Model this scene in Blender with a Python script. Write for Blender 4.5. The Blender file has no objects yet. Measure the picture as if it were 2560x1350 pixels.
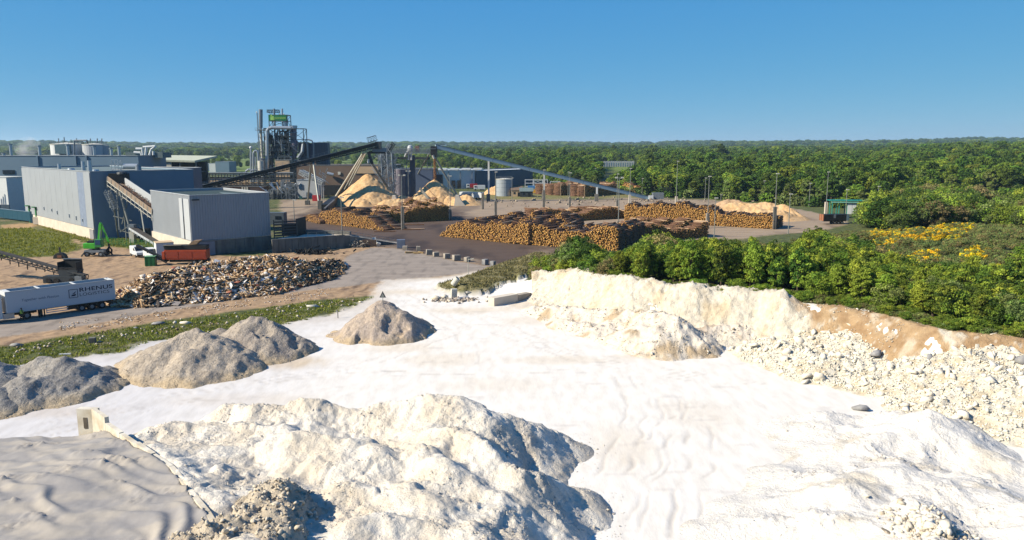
import bpy, math, random
import numpy as np
from mathutils import Vector, Matrix

# ---------------------------------------------------------------- camera, light, exposure
CAMH = 23.0; FPX = 1900.0; PW, PH = 2560, 1350
TILT = math.atan(303.0 / 1900.0)
SP, CP = math.sin(TILT), math.cos(TILT)
scene = bpy.context.scene
col = scene.collection
cam_data = bpy.data.cameras.new('camera')
cam_data.sensor_width = 36.0; cam_data.lens = 36.0 * FPX / PW
cam_data.clip_start = 0.5; cam_data.clip_end = 20000
cam = bpy.data.objects.new('camera', cam_data); col.objects.link(cam)
cam.location = (0, 0, CAMH); cam.rotation_euler = (math.pi / 2 - TILT, 0, 0)
scene.camera = cam

SUN_EL = math.radians(36); SUN_AZ = math.atan2(-0.32, -1.0)      # vector towards the sun in the ground plane
sdir = Vector((math.cos(SUN_AZ) * math.cos(SUN_EL), math.sin(SUN_AZ) * math.cos(SUN_EL), math.sin(SUN_EL)))
world = bpy.data.worlds.new('World'); scene.world = world; world.use_nodes = True
wn = world.node_tree.nodes; wl = world.node_tree.links; wn.clear()
sky = wn.new('ShaderNodeTexSky'); sky.sky_type = 'NISHITA'; sky.sun_disc = False
sky.sun_elevation = SUN_EL; sky.sun_rotation = math.atan2(sdir.x, sdir.y)
sky.air_density = 0.6; sky.dust_density = 0.0; sky.ozone_density = 6.0; sky.altitude = 0
bg = wn.new('ShaderNodeBackground'); bg.inputs['Strength'].default_value = 0.07
wo = wn.new('ShaderNodeOutputWorld')
# the camera's rendering of a clear sky: each channel of the sky gets its own gamma and gain
sep = wn.new('ShaderNodeSeparateColor'); cmb = wn.new('ShaderNodeCombineColor'); wl.new(sky.outputs[0], sep.inputs[0])
for i_, (g_, k_) in enumerate(((0.90, 0.485), (0.40, 0.555), (0.07, 0.69))):
    a_ = wn.new('ShaderNodeMath'); a_.operation = 'MULTIPLY'; a_.inputs[1].default_value = 0.1083; wl.new(sep.outputs[i_], a_.inputs[0])
    p_ = wn.new('ShaderNodeMath'); p_.operation = 'POWER'; p_.inputs[1].default_value = g_; wl.new(a_.outputs[0], p_.inputs[0])
    q_ = wn.new('ShaderNodeMath'); q_.operation = 'MULTIPLY'; q_.inputs[1].default_value = k_ / 0.14; wl.new(p_.outputs[0], q_.inputs[0])
    wl.new(q_.outputs[0], cmb.inputs[i_])
wl.new(cmb.outputs[0], bg.inputs[0]); wl.new(bg.outputs[0], wo.inputs[0])
sun_data = bpy.data.lights.new('sun', 'SUN'); sun_data.energy = 5.0; sun_data.angle = math.radians(0.5)
sun_data.color = (1.0, 0.895, 0.73)
sun = bpy.data.objects.new('sun', sun_data); col.objects.link(sun)
sun.location = (-100, 0, 200); sun.rotation_euler = sdir.to_track_quat('Z', 'Y').to_euler()
vs = scene.view_settings
vs.view_transform = 'Standard'; vs.look = 'None'; vs.exposure = 1.0; vs.gamma = 1.0; vs.use_curve_mapping = False
try:
    scene.cycles.use_denoising = True
    scene.cycles.max_bounces = 6; scene.cycles.transparent_max_bounces = 8
    scene.cycles.volume_bounces = 0
except Exception:
    pass

# ---------------------------------------------------------------- helpers
RNG = np.random.default_rng(7)
rnd = random.Random(11)

def P(px, py, z=0.0):
    """point of the place seen at pixel (px, py) of the photograph and standing z above the yard"""
    u, v = px - PW / 2, py - PH / 2
    t = (CAMH - z) / (FPX * SP + v * CP)
    return Vector((u * t, (FPX * CP - v * SP) * t, z))

def A(px, py, Y):
    """point seen at pixel (px, py) at distance Y in front of the camera"""
    if py == 0: py = 430
    u, v = px - PW / 2, py - PH / 2
    t = Y / (FPX * CP - v * SP)
    return Vector((u * t, Y, CAMH - (FPX * SP + v * CP) * t))

def lin(c):
    c = c / 255.0
    return c / 12.92 if c <= 0.04045 else ((c + 0.055) / 1.055) ** 2.4

def S(r, g, b, k=0.58):
    return (min(lin(r) * k, .9), min(lin(g) * k, .9), min(lin(b) * k, .9), 1.0)

def smooth(a, b, x):
    t = np.clip((np.asarray(x, float) - a) / (b - a), 0, 1)
    return t * t * (3 - 2 * t)

def _hash(ix, iy, seed):
    n = (ix.astype(np.int64) * 374761393 + iy.astype(np.int64) * 668265263 + seed * 982451653) & 0xffffffff
    n = ((n ^ (n >> 13)) * 1274126177) & 0xffffffff
    n = ((n ^ (n >> 15)) * 2246822519) & 0xffffffff
    return ((n ^ (n >> 16)) & 0xffffff) / float(0x1000000)

def perlin(x, y, seed=0):
    x = np.asarray(x, float); y = np.asarray(y, float)
    ix, iy = np.floor(x), np.floor(y); fx, fy = x - ix, y - iy
    ux, uy = fx * fx * fx * (fx * (fx * 6 - 15) + 10), fy * fy * fy * (fy * (fy * 6 - 15) + 10)
    def g(dx, dy):
        a = _hash(ix + dx, iy + dy, seed) * 6.2831853
        return np.cos(a) * (fx - dx) + np.sin(a) * (fy - dy)
    a, b, c, d = g(0, 0), g(1, 0), g(0, 1), g(1, 1)
    return ((a * (1 - ux) + b * ux) * (1 - uy) + (c * (1 - ux) + d * ux) * uy) * 1.5

def fbm(x, y, s, o=4, seed=0, rough=.5):
    r = 0; a = 1.0; f = 1.0 / s
    for i in range(o):
        r = r + a * perlin(x * f + 17.3 * i, y * f - 9.1 * i, seed + i); a *= rough; f *= 2.03
    return r

def ridged(x, y, s, o=4, seed=0):
    r = 0; a = 1.0; f = 1.0 / s
    for i in range(o):
        r = r + a * (1 - np.abs(perlin(x * f + 5.3 * i, y * f + 3.1 * i, seed + i)) * 2); a *= .5; f *= 2.1
    return r

def poly_sd(x, y, pts):
    """signed distance to a closed polygon, positive inside"""
    x = np.asarray(x, float); y = np.asarray(y, float)
    n = len(pts); d = np.full(x.shape, 1e18); ins = np.zeros(x.shape, bool)
    for i in range(n):
        ax, ay = pts[i]; bx, by = pts[(i + 1) % n]
        ex, ey = bx - ax, by - ay
        L = ex * ex + ey * ey + 1e-12
        t = np.clip(((x - ax) * ex + (y - ay) * ey) / L, 0, 1)
        d = np.minimum(d, (x - ax - t * ex) ** 2 + (y - ay - t * ey) ** 2)
        c = (ay > y) != (by > y)
        with np.errstate(divide='ignore', invalid='ignore'):
            xi = (bx - ax) * (y - ay) / (by - ay if by != ay else 1e-12) + ax
        ins ^= c & (x < xi)
    d = np.sqrt(d)
    return np.where(ins, d, -d)

def line_ridge(x, y, pts):
    """distance to a polyline with a height at each vertex: returns (distance, height of nearest point)"""
    best = np.full(x.shape, 1e18); hh = np.zeros(x.shape)
    if len(pts) == 1:
        pts = [pts[0], (pts[0][0] + .01, pts[0][1], pts[0][2])]
    for (ax, ay, az), (bx, by, bz) in zip(pts[:-1], pts[1:]):
        ex, ey = bx - ax, by - ay
        t = np.clip(((x - ax) * ex + (y - ay) * ey) / (ex * ex + ey * ey + 1e-12), 0, 1)
        d = (x - ax - t * ex) ** 2 + (y - ay - t * ey) ** 2
        z = az + t * (bz - az)
        m = d < best
        best = np.where(m, d, best); hh = np.where(m, z, hh)
    return np.sqrt(best), hh

def W2(pts, z=0.0):
    return [tuple(P(a, b, z)[:2]) for a, b in pts]

# ---------------------------------------------------------------- objects
WLOC = {}
def _loc(o):
    return WLOC.get(o.name, Vector((0, 0, 0))) if o else Vector((0, 0, 0))

def tag(o, label=None, cat=None, group=None, kind=None):
    if label: o['label'] = label
    if cat: o['category'] = cat
    if group: o['group'] = group
    if kind or cat: o['kind'] = kind or 'thing'
    return o

def thing(name, label, cat, loc=(0, 0, 0), rz=0.0, group=None):
    o = bpy.data.objects.new(name, None); col.objects.link(o)
    o.location = loc; o.rotation_euler = (0, 0, rz); o.empty_display_size = .2
    WLOC[o.name] = Vector(loc)
    return tag(o, label, cat, group)

def link(name, me, parent=None, loc=None):
    o = bpy.data.objects.new(name, me); col.objects.link(o)
    if parent: o.parent = parent
    if loc is not None: o.location = loc
    return o

def mesh_np(name, V, F, mat=None, smooth_=False, attr=None, attr_name='Col', midx=None):
    V = np.asarray(V, np.float32); F = np.asarray(F, np.int32)
    me = bpy.data.meshes.new(name)
    me.vertices.add(len(V)); me.vertices.foreach_set('co', V.ravel())
    k = F.shape[1]
    me.loops.add(F.size); me.loops.foreach_set('vertex_index', F.ravel())
    me.polygons.add(len(F))
    me.polygons.foreach_set('loop_start', np.arange(0, F.size, k, dtype=np.int32))
    me.polygons.foreach_set('loop_total', np.full(len(F), k, np.int32))
    if smooth_: me.polygons.foreach_set('use_smooth', np.ones(len(F), bool))
    if attr is not None:
        a = me.color_attributes.new(attr_name, 'FLOAT_COLOR', 'POINT')
        attr = np.asarray(attr, np.float32)
        if attr.shape[1] == 3: attr = np.hstack([attr, np.ones((len(attr), 1), np.float32)])
        a.data.foreach_set('color', attr.ravel())
    mats = mat if isinstance(mat, (list, tuple)) else [mat]
    for m in mats:
        if m: me.materials.append(m)
    if midx is not None: me.polygons.foreach_set('material_index', np.asarray(midx, np.int32))
    me.update(calc_edges=True)
    return me

class MB:
    """collects boxes, beams and tubes in yard coordinates; build() links them as ONE mesh object"""
    def __init__(s):
        s.v = []; s.f = []
    def add(s, v, f):
        n = len(s.v); s.v += [tuple(p) for p in v]; s.f += [tuple(i + n for i in q) for q in f]; return s
    def box(s, c, d, rz=0.0):
        cx, cy, cz = c; x, y, z = d[0] / 2, d[1] / 2, d[2] / 2
        ca, sa = math.cos(rz), math.sin(rz)
        vs_ = [(cx + a * x * ca - b * y * sa, cy + a * x * sa + b * y * ca, cz + e * z)
               for e in (-1, 1) for a, b in ((-1, -1), (1, -1), (1, 1), (-1, 1))]
        return s.add(vs_, [(3, 2, 1, 0), (4, 5, 6, 7), (0, 1, 5, 4), (1, 2, 6, 5), (2, 3, 7, 6), (3, 0, 4, 7)])
    def beam(s, p, q, w=.2, h=None, up=(0, 0, 1)):
        p, q = Vector(p), Vector(q); h = h or w
        d = (q - p); L = d.length
        if L < 1e-6: return s
        d /= L; u = Vector(up)
        if abs(d.dot(u)) > .99: u = Vector((1, 0, 0))
        a = d.cross(u).normalized() * (w / 2); b = a.cross(d).normalized() * (h / 2)
        v = [p - a - b, p + a - b, p + a + b, p - a + b, q - a - b, q + a - b, q + a + b, q - a + b]
        return s.add(v, [(0, 1, 2, 3), (7, 6, 5, 4), (4, 5, 1, 0), (5, 6, 2, 1), (6, 7, 3, 2), (7, 4, 0, 3)])
    def tube(s, p, q, r=.1, r2=None, n=8, cap=True):
        p, q = Vector(p), Vector(q); r2 = r if r2 is None else r2
        d = (q - p)
        if d.length < 1e-6: return s
        d.normalize(); u = Vector((0, 0, 1)) if abs(d.z) < .99 else Vector((1, 0, 0))
        a = d.cross(u).normalized(); b = d.cross(a).normalized()
        v = []
        for k in range(n):
            t = 2 * math.pi * k / n; e = a * math.cos(t) + b * math.sin(t)
            v += [p + e * r, q + e * r2]
        f = [(2 * k, 2 * k + 1, (2 * k + 3) % (2 * n), (2 * k + 2) % (2 * n)) for k in range(n)]
        if cap: f += [tuple(2 * k for k in range(n)), tuple(2 * k + 1 for k in reversed(range(n)))]
        return s.add(v, f)
    def path(s, pts, r=.1, n=8):
        for a, b in zip(pts[:-1], pts[1:]): s.tube(a, b, r, r, n)
        return s
    def prism(s, poly, z0, z1):
        n = len(poly)
        v = [(a, b, z0) for a, b in poly] + [(a, b, z1) for a, b in poly]
        f = [tuple(reversed(range(n))), tuple(range(n, 2 * n))] + [(k, (k + 1) % n, n + (k + 1) % n, n + k) for k in range(n)]
        return s.add(v, f)
    def extrude(s, poly3, vec):
        n = len(poly3); vec = Vector(vec)
        v = [Vector(p) for p in poly3] + [Vector(p) + vec for p in poly3]
        f = [tuple(reversed(range(n))), tuple(range(n, 2 * n))] + [(k, (k + 1) % n, n + (k + 1) % n, n + k) for k in range(n)]
        return s.add(v, f)
    def lathe(s, c, prof, n=20):
        v = []; m = len(prof)
        for k in range(n):
            t = 2 * math.pi * k / n
            v += [(c[0] + r * math.cos(t), c[1] + r * math.sin(t), c[2] + z) for r, z in prof]
        f = []
        for k in range(n):
            for j in range(m - 1):
                a = k * m + j; b = ((k + 1) % n) * m + j
                f.append((a, b, b + 1, a + 1))
        f += [tuple(k * m + m - 1 for k in range(n))]
        return s.add(v, f)
    def build(s, name, mat, parent=None, local=False, smooth_=False, bevel=0):
        me = bpy.data.meshes.new(name)
        off = Vector((0, 0, 0))
        base = Vector((0, 0, 0))
        if not local:
            off = _loc(parent)
        me.from_pydata([(p[0] - off.x, p[1] - off.y, p[2] - off.z) for p in s.v], [], s.f)
        if mat: me.materials.append(mat)
        if smooth_: me.polygons.foreach_set('use_smooth', [True] * len(me.polygons))
        me.update()
        o = link(name, me, parent)
        WLOC[o.name] = _loc(parent)
        if bevel:
            m = o.modifiers.new('b', 'BEVEL'); m.width = bevel; m.segments = 2; m.limit_method = 'ANGLE'
        return o

def struct(name, me):
    o = link(name, me); o['kind'] = 'structure'; return o

def copy_tree(o, loc=None, rz=None, sc=None, label=None, parent=None):
    c = o.copy(); col.objects.link(c); c.parent = parent
    if loc is not None: c.location = loc
    if rz is not None: c.rotation_euler = (0, 0, rz)
    if sc is not None: c.scale = (sc, sc, sc) if isinstance(sc, (int, float)) else sc
    if label: c['label'] = label
    for ch in KIDS.get(o.name, []):
        copy_tree(ch, parent=c)
    return c
KIDS = {}
def remember(o):
    """note the children of a thing once, so that copies need no scan of the whole scene"""
    for ob in list(bpy.data.objects):
        if ob.parent and ob.parent.name not in KIDS: pass
    def kids(x): return [b for b in x.children]
    def rec(x):
        KIDS[x.name] = kids(x)
        for b in KIDS[x.name]: rec(b)
    rec(o)

# ---------------------------------------------------------------- materials
MATS = {}
def mat(name, c1, c2=None, rough=.8, scale=2.0, bump=0.0, bscale=None, metal=0.0, attr=False, detail=6, spec=.3,
        contrast=(.35, .65), objrand=0.0, trans=0.0, stretch=None, coord='Object', noise_amt=1.0, bdist=.1):
    m = bpy.data.materials.new(name); m.use_nodes = True
    nt = m.node_tree; N, L = nt.nodes, nt.links
    b = N['Principled BSDF']; b.inputs['Roughness'].default_value = rough; b.inputs['Metallic'].default_value = metal
    try: b.inputs['Specular IOR Level'].default_value = spec
    except Exception: pass
    tc = N.new('ShaderNodeTexCoord'); mp = N.new('ShaderNodeMapping'); L.new(tc.outputs[coord], mp.inputs[0])
    if stretch: mp.inputs['Scale'].default_value = stretch
    nz = N.new('ShaderNodeTexNoise'); nz.inputs['Scale'].default_value = scale; nz.inputs['Detail'].default_value = detail
    L.new(mp.outputs[0], nz.inputs['Vector'])
    cr = N.new('ShaderNodeMapRange'); cr.inputs[1].default_value = contrast[0]; cr.inputs[2].default_value = contrast[1]
    L.new(nz.outputs['Fac'], cr.inputs[0])
    mx = N.new('ShaderNodeMix'); mx.data_type = 'RGBA'; L.new(cr.outputs[0], mx.inputs[0])
    if attr:
        at = N.new('ShaderNodeAttribute'); at.attribute_name = 'Col'
        hs = N.new('ShaderNodeMix'); hs.data_type = 'RGBA'; hs.blend_type = 'MULTIPLY'; hs.inputs[0].default_value = noise_amt
        g = c1 if c1 else (1, 1, 1, 1)
        mx.inputs[6].default_value = g; mx.inputs[7].default_value = c2 or (.7, .7, .7, 1)
        L.new(at.outputs['Color'], hs.inputs[6]); L.new(mx.outputs[2], hs.inputs[7]); out = hs.outputs[2]
    else:
        mx.inputs[6].default_value = c1; mx.inputs[7].default_value = c2 or tuple(x * .75 for x in c1[:3]) + (1,)
        out = mx.outputs[2]
    if objrand:
        oi = N.new('ShaderNodeObjectInfo'); hv = N.new('ShaderNodeHueSaturation')
        mr = N.new('ShaderNodeMapRange'); mr.inputs[3].default_value = 1 - objrand; mr.inputs[4].default_value = 1 + objrand
        L.new(oi.outputs['Random'], mr.inputs[0]); L.new(mr.outputs[0], hv.inputs['Value'])
        m2 = N.new('ShaderNodeMath'); m2.operation = 'MULTIPLY'; m2.inputs[1].default_value = 7.31; L.new(oi.outputs['Random'], m2.inputs[0])
        m3 = N.new('ShaderNodeMath'); m3.operation = 'FRACT'; L.new(m2.outputs[0], m3.inputs[0])
        m4 = N.new('ShaderNodeMapRange'); m4.inputs[3].default_value = .5 - objrand * .09; m4.inputs[4].default_value = .5 + objrand * .05
        L.new(m3.outputs[0], m4.inputs[0]); L.new(m4.outputs[0], hv.inputs['Hue']); L.new(out, hv.inputs['Color']); out = hv.outputs[0]
    L.new(out, b.inputs['Base Color'])
    if trans:
        tr = N.new('ShaderNodeBsdfTranslucent'); L.new(out, tr.inputs[0]); ms = N.new('ShaderNodeMixShader'); ms.inputs[0].default_value = trans
        L.new(b.outputs[0], ms.inputs[1]); L.new(tr.outputs[0], ms.inputs[2]); L.new(ms.outputs[0], N['Material Output'].inputs[0])
    if bump:
        n2 = N.new('ShaderNodeTexNoise'); n2.inputs['Scale'].default_value = bscale or scale * 3; n2.inputs['Detail'].default_value = 8
        n2.inputs['Roughness'].default_value = .65
        L.new(mp.outputs[0], n2.inputs['Vector'])
        bp = N.new('ShaderNodeBump'); bp.inputs['Strength'].default_value = bump; bp.inputs['Distance'].default_value = bdist
        L.new(n2.outputs['Fac'], bp.inputs['Height']); L.new(bp.outputs[0], b.inputs['Normal'])
    MATS[name] = m
    return m
def flat(name, c, rough=.6, metal=0.0, var=.82, scale=1.2):
    return mat(name, c, tuple(x * var for x in c[:3]) + (1,), rough, scale, metal=metal)
# ================================================================ THE GROUND
YARD = W2([(700, 498), (1150, 500), (1640, 496), (1780, 500), (1990, 522), (2100, 545), (2125, 560), (2060, 575), (1900, 592), (1700, 610),
           (1500, 625), (1340, 640), (1300, 668), (1240, 668), (1150, 652), (1000, 624), (900, 606), (740, 592), (700, 560)])
CHALK = W2([(-500, 1020), (-100, 935), (100, 905), (200, 893), (318, 879), (365, 857), (560, 830), (709, 812), (838, 784), (925, 746),
            (960, 700), (1100, 694), (1190, 678), (1275, 690), (1360, 690), (1600, 735), (2000, 775), (2600, 860), (3300, 960), (4200, 1500), (3000, 2600), (-2500, 2600), (-2500, 1500)])
ROAD = W2([(-900, 905), (-300, 838), (0, 795), (310, 765), (480, 744), (640, 724), (780, 700), (845, 662), (870, 640), (930, 618), (1000, 622), (1150, 655), (1240, 668),
           (1190, 682), (1080, 692), (960, 703), (870, 716), (752, 728), (600, 747), (370, 785), (185, 818), (0, 843), (-300, 895), (-900, 990)])
DIRT = W2([(-900, 1010), (-300, 915), (0, 868), (215, 832), (387, 806), (600, 778), (773, 752), (902, 741), (1000, 735), (1150, 745), (1280, 700), (1290, 660), (1180, 655),
           (930, 605), (700, 600), (660, 640), (480, 640), (380, 600), (200, 592), (0, 640), (-900, 760)])
LEFTDIRT = W2([(-900, 720), (0, 648), (150, 645), (225, 612), (185, 590), (95, 566), (0, 580), (0, 562), (110, 556), (260, 605), (330, 640), (420, 660), (480, 700), (250, 745), (-900, 860)])
GRASSL = W2([(-900, 600), (0, 572), (70, 570), (170, 590), (205, 618), (150, 640), (0, 645), (-900, 700)])
GRASSR = W2([(85, 560), (240, 600), (300, 590), (385, 605), (385, 625), (330, 622), (230, 612), (130, 580)])
GRASSROW = W2([(-900, 1015), (-300, 920), (0, 870), (215, 834), (387, 808), (600, 780), (773, 754), (902, 743), (930, 743), (838, 784), (709, 812), (560, 832), (365, 858), (318, 880), (200, 893), (100, 905), (0, 918), (-500, 1030), (-900, 1100)])
DARKYARD = W2([(690, 555), (800, 520), (940, 505), (1120, 515), (1180, 540), (1330, 600), (1400, 620), (1300, 668), (1240, 665), (1000, 622), (860, 600), (740, 592)])
MOUNDGREEN = W2([(1085, 720), (1160, 700), (1230, 672), (1330, 640), (1480, 660), (1600, 715), (1370, 690), (1310, 700), (1230, 735), (1150, 740)])
ridge_px = [(1290, 706, 1.2), (1370, 686, 3.2), (1450, 690, 4.3), (1600, 721, 4.6), (1750, 734, 4.6), (1900, 745, 4.6), (1970, 755, 4.6), (2150, 777, 4.6), (2350, 828, 4.6), (2560, 850, 4.6), (2900, 900, 4.6), (3400, 1000, 4.6)]
bank_w = [tuple(P(a, b, z)) for a, b, z in ridge_px]
PLATEAU = [p[:2] for p in bank_w] + [(260, 20), (900, 100), (900, 900), (140, 900), (100, 330), tuple(P(2125, 560)[:2]), tuple(P(2060, 580)[:2]), tuple(P(1900, 597)[:2]), tuple(P(1700, 615)[:2]), tuple(P(1500, 630)[:2]), tuple(P(1340, 645)[:2]), tuple(P(1300, 670)[:2])]

def height(x, y, detail=True):
    x = np.asarray(x, float); y = np.asarray(y, float)
    sdp = poly_sd(x, y, PLATEAU)
    d, zr = line_ridge(x, y, bank_w)
    edge = np.maximum(sdp, 0)
    # the bank rises from the chalk floor to its top, the land behind it eases down to the yard
    front = smooth(-6.0, .5, np.where(sdp > 0, sdp, -d))
    yd = -poly_sd(x, y, YARD)
    back = .12 + .88 * smooth(2, 34, yd)
    far = smooth(20, 90, d)
    top = zr * (1 - .45 * far) + far * 1.2 * fbm(x, y, 40, 2, 3)
    h = np.where(sdp > 0, top * np.minimum(back, 1), np.where(y > d * 0 + 60, zr * front, zr * front)) * np.where((sdp > 0) | (d < 7), 1, 0)
    h = np.where((sdp <= 0) & (yd < 60) & (y > 150), 0, h)
    # far country
    r = np.hypot(x, y)
    right = smooth(-.25, .15, x / np.maximum(y, 1))
    h = h + right * (6 * smooth(420, 900, y) + 5 * smooth(900, 2000, y)) * (1 + .25 * fbm(x, y, 500, 2, 9))
    h = h + smooth(2200, 4200, r) * (32 + 9 * fbm(x, y, 1100, 3, 5))
    h = h + (1 - right) * smooth(700, 1500, y) * 5
    h = h + smooth(.42, .62, x / np.maximum(y, 1)) * smooth(330, 900, y) * 8
    return h

GW = mat('ground_chalk', (1, 1, 1, 1), (.88, .87, .855, 1), .95, 1.1, bump=.42, bscale=3.0, attr=True, coord='Object', contrast=(.4, .7), bdist=.06, stretch=(1, .35, 1))
GR = mat('ground_concrete', (1, 1, 1, 1), (.80, .79, .78, 1), .9, .5, bump=.1, bscale=6, attr=True, coord='Object', stretch=(.3, 1, 1))
GD = mat('ground_dirt', (1.06, 1.04, 1, 1), (.72, .69, .66, 1), .95, .9, bump=.5, bscale=4, attr=True, coord='Object')
GG = mat('ground_grass', (1.1, 1.1, .9, 1), (.55, .6, .5, 1), .95, .7, bump=.8, bscale=5, attr=True, coord='Object', bdist=.2)

def zone_colors(x, y):
    n1 = fbm(x, y, 9, 5, 21); n2 = fbm(x, y, 2.2, 4, 33); n3 = fbm(x, y * .3, 1.6, 4, 44)
    C = np.zeros(x.shape + (3,))
    def lay(c, w):
        nonlocal C
        C = C * (1 - w[..., None]) + np.asarray(c[:3])[None, :] * w[..., None]
    base = np.asarray(S(96, 104, 58)[:3]); C[...] = base
    lay(S(150, 132, 108), smooth(-.2, .9, n1) * .8 * (y < 420) * (x < 60))
    lay(S(120, 140, 60), smooth(.55, .6, y / 1200.) * 1.0)
    lay(S(176, 190, 60), np.clip(smooth(10, 0, np.abs(poly_sd(x, y, W2([(2440, 508), (2530, 500), (2530, 492), (2440, 494)], 6)))), 0, 1))
    zid = np.zeros(x.shape, int)
    def zone(i, poly, c, soft=.8, wob=1.2, c2=None, f2=None, assign=True):
        nonlocal zid
        sd = poly_sd(x, y, poly) + (n1 * .8 + n2 * .5) * wob
        lay(c, smooth(-soft, soft, sd))
        if c2 is not None: lay(c2, smooth(-soft, soft, sd) * f2)
        if assign: zid = np.where(sd > 0, i, zid)
        return sd
    zone(3, LEFTDIRT, S(190, 158, 116), .8, 1.2, S(140, 116, 92), smooth(.0, .9, n1 + n3 * .4))
    zone(3, DIRT, S(186, 158, 126), .8, 1.0, S(126, 104, 86), smooth(.1, .9, n3 + n1 * .3))
    zone(4, GRASSL, S(116, 118, 34), 1.2, 1.5, S(92, 104, 28), smooth(-.2, .6, n2))
    zone(4, GRASSR, S(118, 116, 40), 1.2, 1.0, S(88, 94, 30), smooth(-.2, .6, n2))
    sdy = zone(2, YARD, S(176, 156, 132), 1.5, 1.5, S(142, 124, 106), smooth(0, .8, fbm(x, y * .25, 12, 5, 77)))
    zone(2, DARKYARD, S(98, 80, 68), 5, 4, S(70, 56, 50), smooth(-.1, .7, fbm(x, y * .4, 9, 5, 78)), assign=False)
    # worn strips beyond the yard
    lay(S(150, 140, 90), smooth(-1, 1, poly_sd(x, y, W2([(1150, 482), (1640, 484), (1640, 494), (1150, 500)]))) * .8)
    zone(1, ROAD, S(170, 158, 146), .5, .45, S(146, 136, 126), smooth(0, .8, n3))
    CHALK_IN = poly_sd(x, y, CHALK)
    zone(5, CHALK, S(242, 238, 230, .65), 1.0, .9, None, None, True)
    beh = (poly_sd(x, y, PLATEAU) > 1.5)
    zid = np.where(beh & (zid == 5), 0, zid); C[beh & (zid == 0)] = base
    # stains on the chalk floor: buff sand dragged off the heaps; floor colour greyer towards the left
    sdc = poly_sd(x, y, CHALK)
    lay(S(214, 196, 168), smooth(5.0, .0, sdc + n1 * 2.5) * smooth(-1, 0, sdc) * .55 * smooth(46, 60, y))
    for (a, b, rx, ry, w) in ((720, 905, 5, 3.2, .95), (300, 930, 6, 2.4, .8), (130, 1030, 7, 2.0, .7), (480, 950, 6, 2.0, .7), (1010, 870, 6, 2.5, .35), (1180, 775, 8, 3, .45), (1330, 760, 6, 4, .5),
                              (1640, 890, 9, 1.5, .4), (1330, 800, 6, 4, .3), (1880, 880, 4, 6, .35), (1100, 900, 6, 4, .3), (1560, 1120, 3, 6, .25), (1250, 960, 9, 3, .2), (1750, 1050, 5, 6, .2), (600, 1000, 10, 2.5, .3), (1420, 900, 9, 2, .3), (1000, 730, 7, 4, .5)):
        p = P(a, b); dd = np.hypot((x - p.x) / rx, (y - p.y) / ry) + n1 * .25 + n3 * .2
        lay(S(226, 204, 168), smooth(1.1, .3, dd) * w * (sdc > -.5))
    lay(S(214, 214, 220), smooth(-12, -38, x + n1 * 4) * .6 * (sdc > -.5))
    lay(S(205, 200, 196), smooth(.5, .95, fbm(x * .35 + y * .1, y * 1.6, 2.2, 4, 91)) * .35 * (sdc > -.5))
    tk = track_depth(x, y)
    lay(S(190, 180, 168), np.clip(-tk / .022, 0, 1) * .35 * (sdc > 0))
    zone(6, MOUNDGREEN, S(128, 122, 76), .9, .8, S(160, 148, 112), smooth(0, .6, n2))
    return C, zid, n1, n2, n3

TRACKS = []
for pts in ([(1490, 1350), (1500, 1240), (1560, 1120), (1600, 1020), (1560, 940)], [(1640, 1350), (1650, 1250), (1700, 1130), (1690, 1050), (1640, 960)], [(1720, 1330), (1730, 1220), (1750, 1120), (1740, 1010)],
            [(1100, 900), (1180, 910), (1170, 850), (1100, 800)], [(900, 930), (1150, 935), (1400, 930)], [(1540, 1300), (1590, 1180), (1640, 1100), (1720, 1040)], [(600, 960), (900, 915), (1160, 820), (1000, 735)],
            [(0, 1080), (400, 990), (800, 940)], [(0, 1110), (420, 1010), (850, 965)], [(1250, 830), (1450, 900), (1800, 960)], [(1180, 780), (1420, 880), (1700, 930), (1900, 960)], [(290, 935), (400, 945), (560, 950)]):
    TRACKS.append(W2(pts))
def track_depth(x, y):
    r = np.zeros(x.shape)
    wx = x + fbm(x, y, 5, 2, 140) * .6; wy = y + fbm(x, y, 5, 2, 141) * .6
    for t in TRACKS:
        for o in (-.95, .95):
            d, _ = line_ridge(wx, wy, [(a + o, b, 0) for a, b in t])
            r = r - .022 * np.exp(-(d / .16) ** 2) + .012 * np.exp(-((d - .38) / .12) ** 2)
    return r * smooth(-.3, .5, fbm(x, y, 4, 2, 142) + .2)
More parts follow.
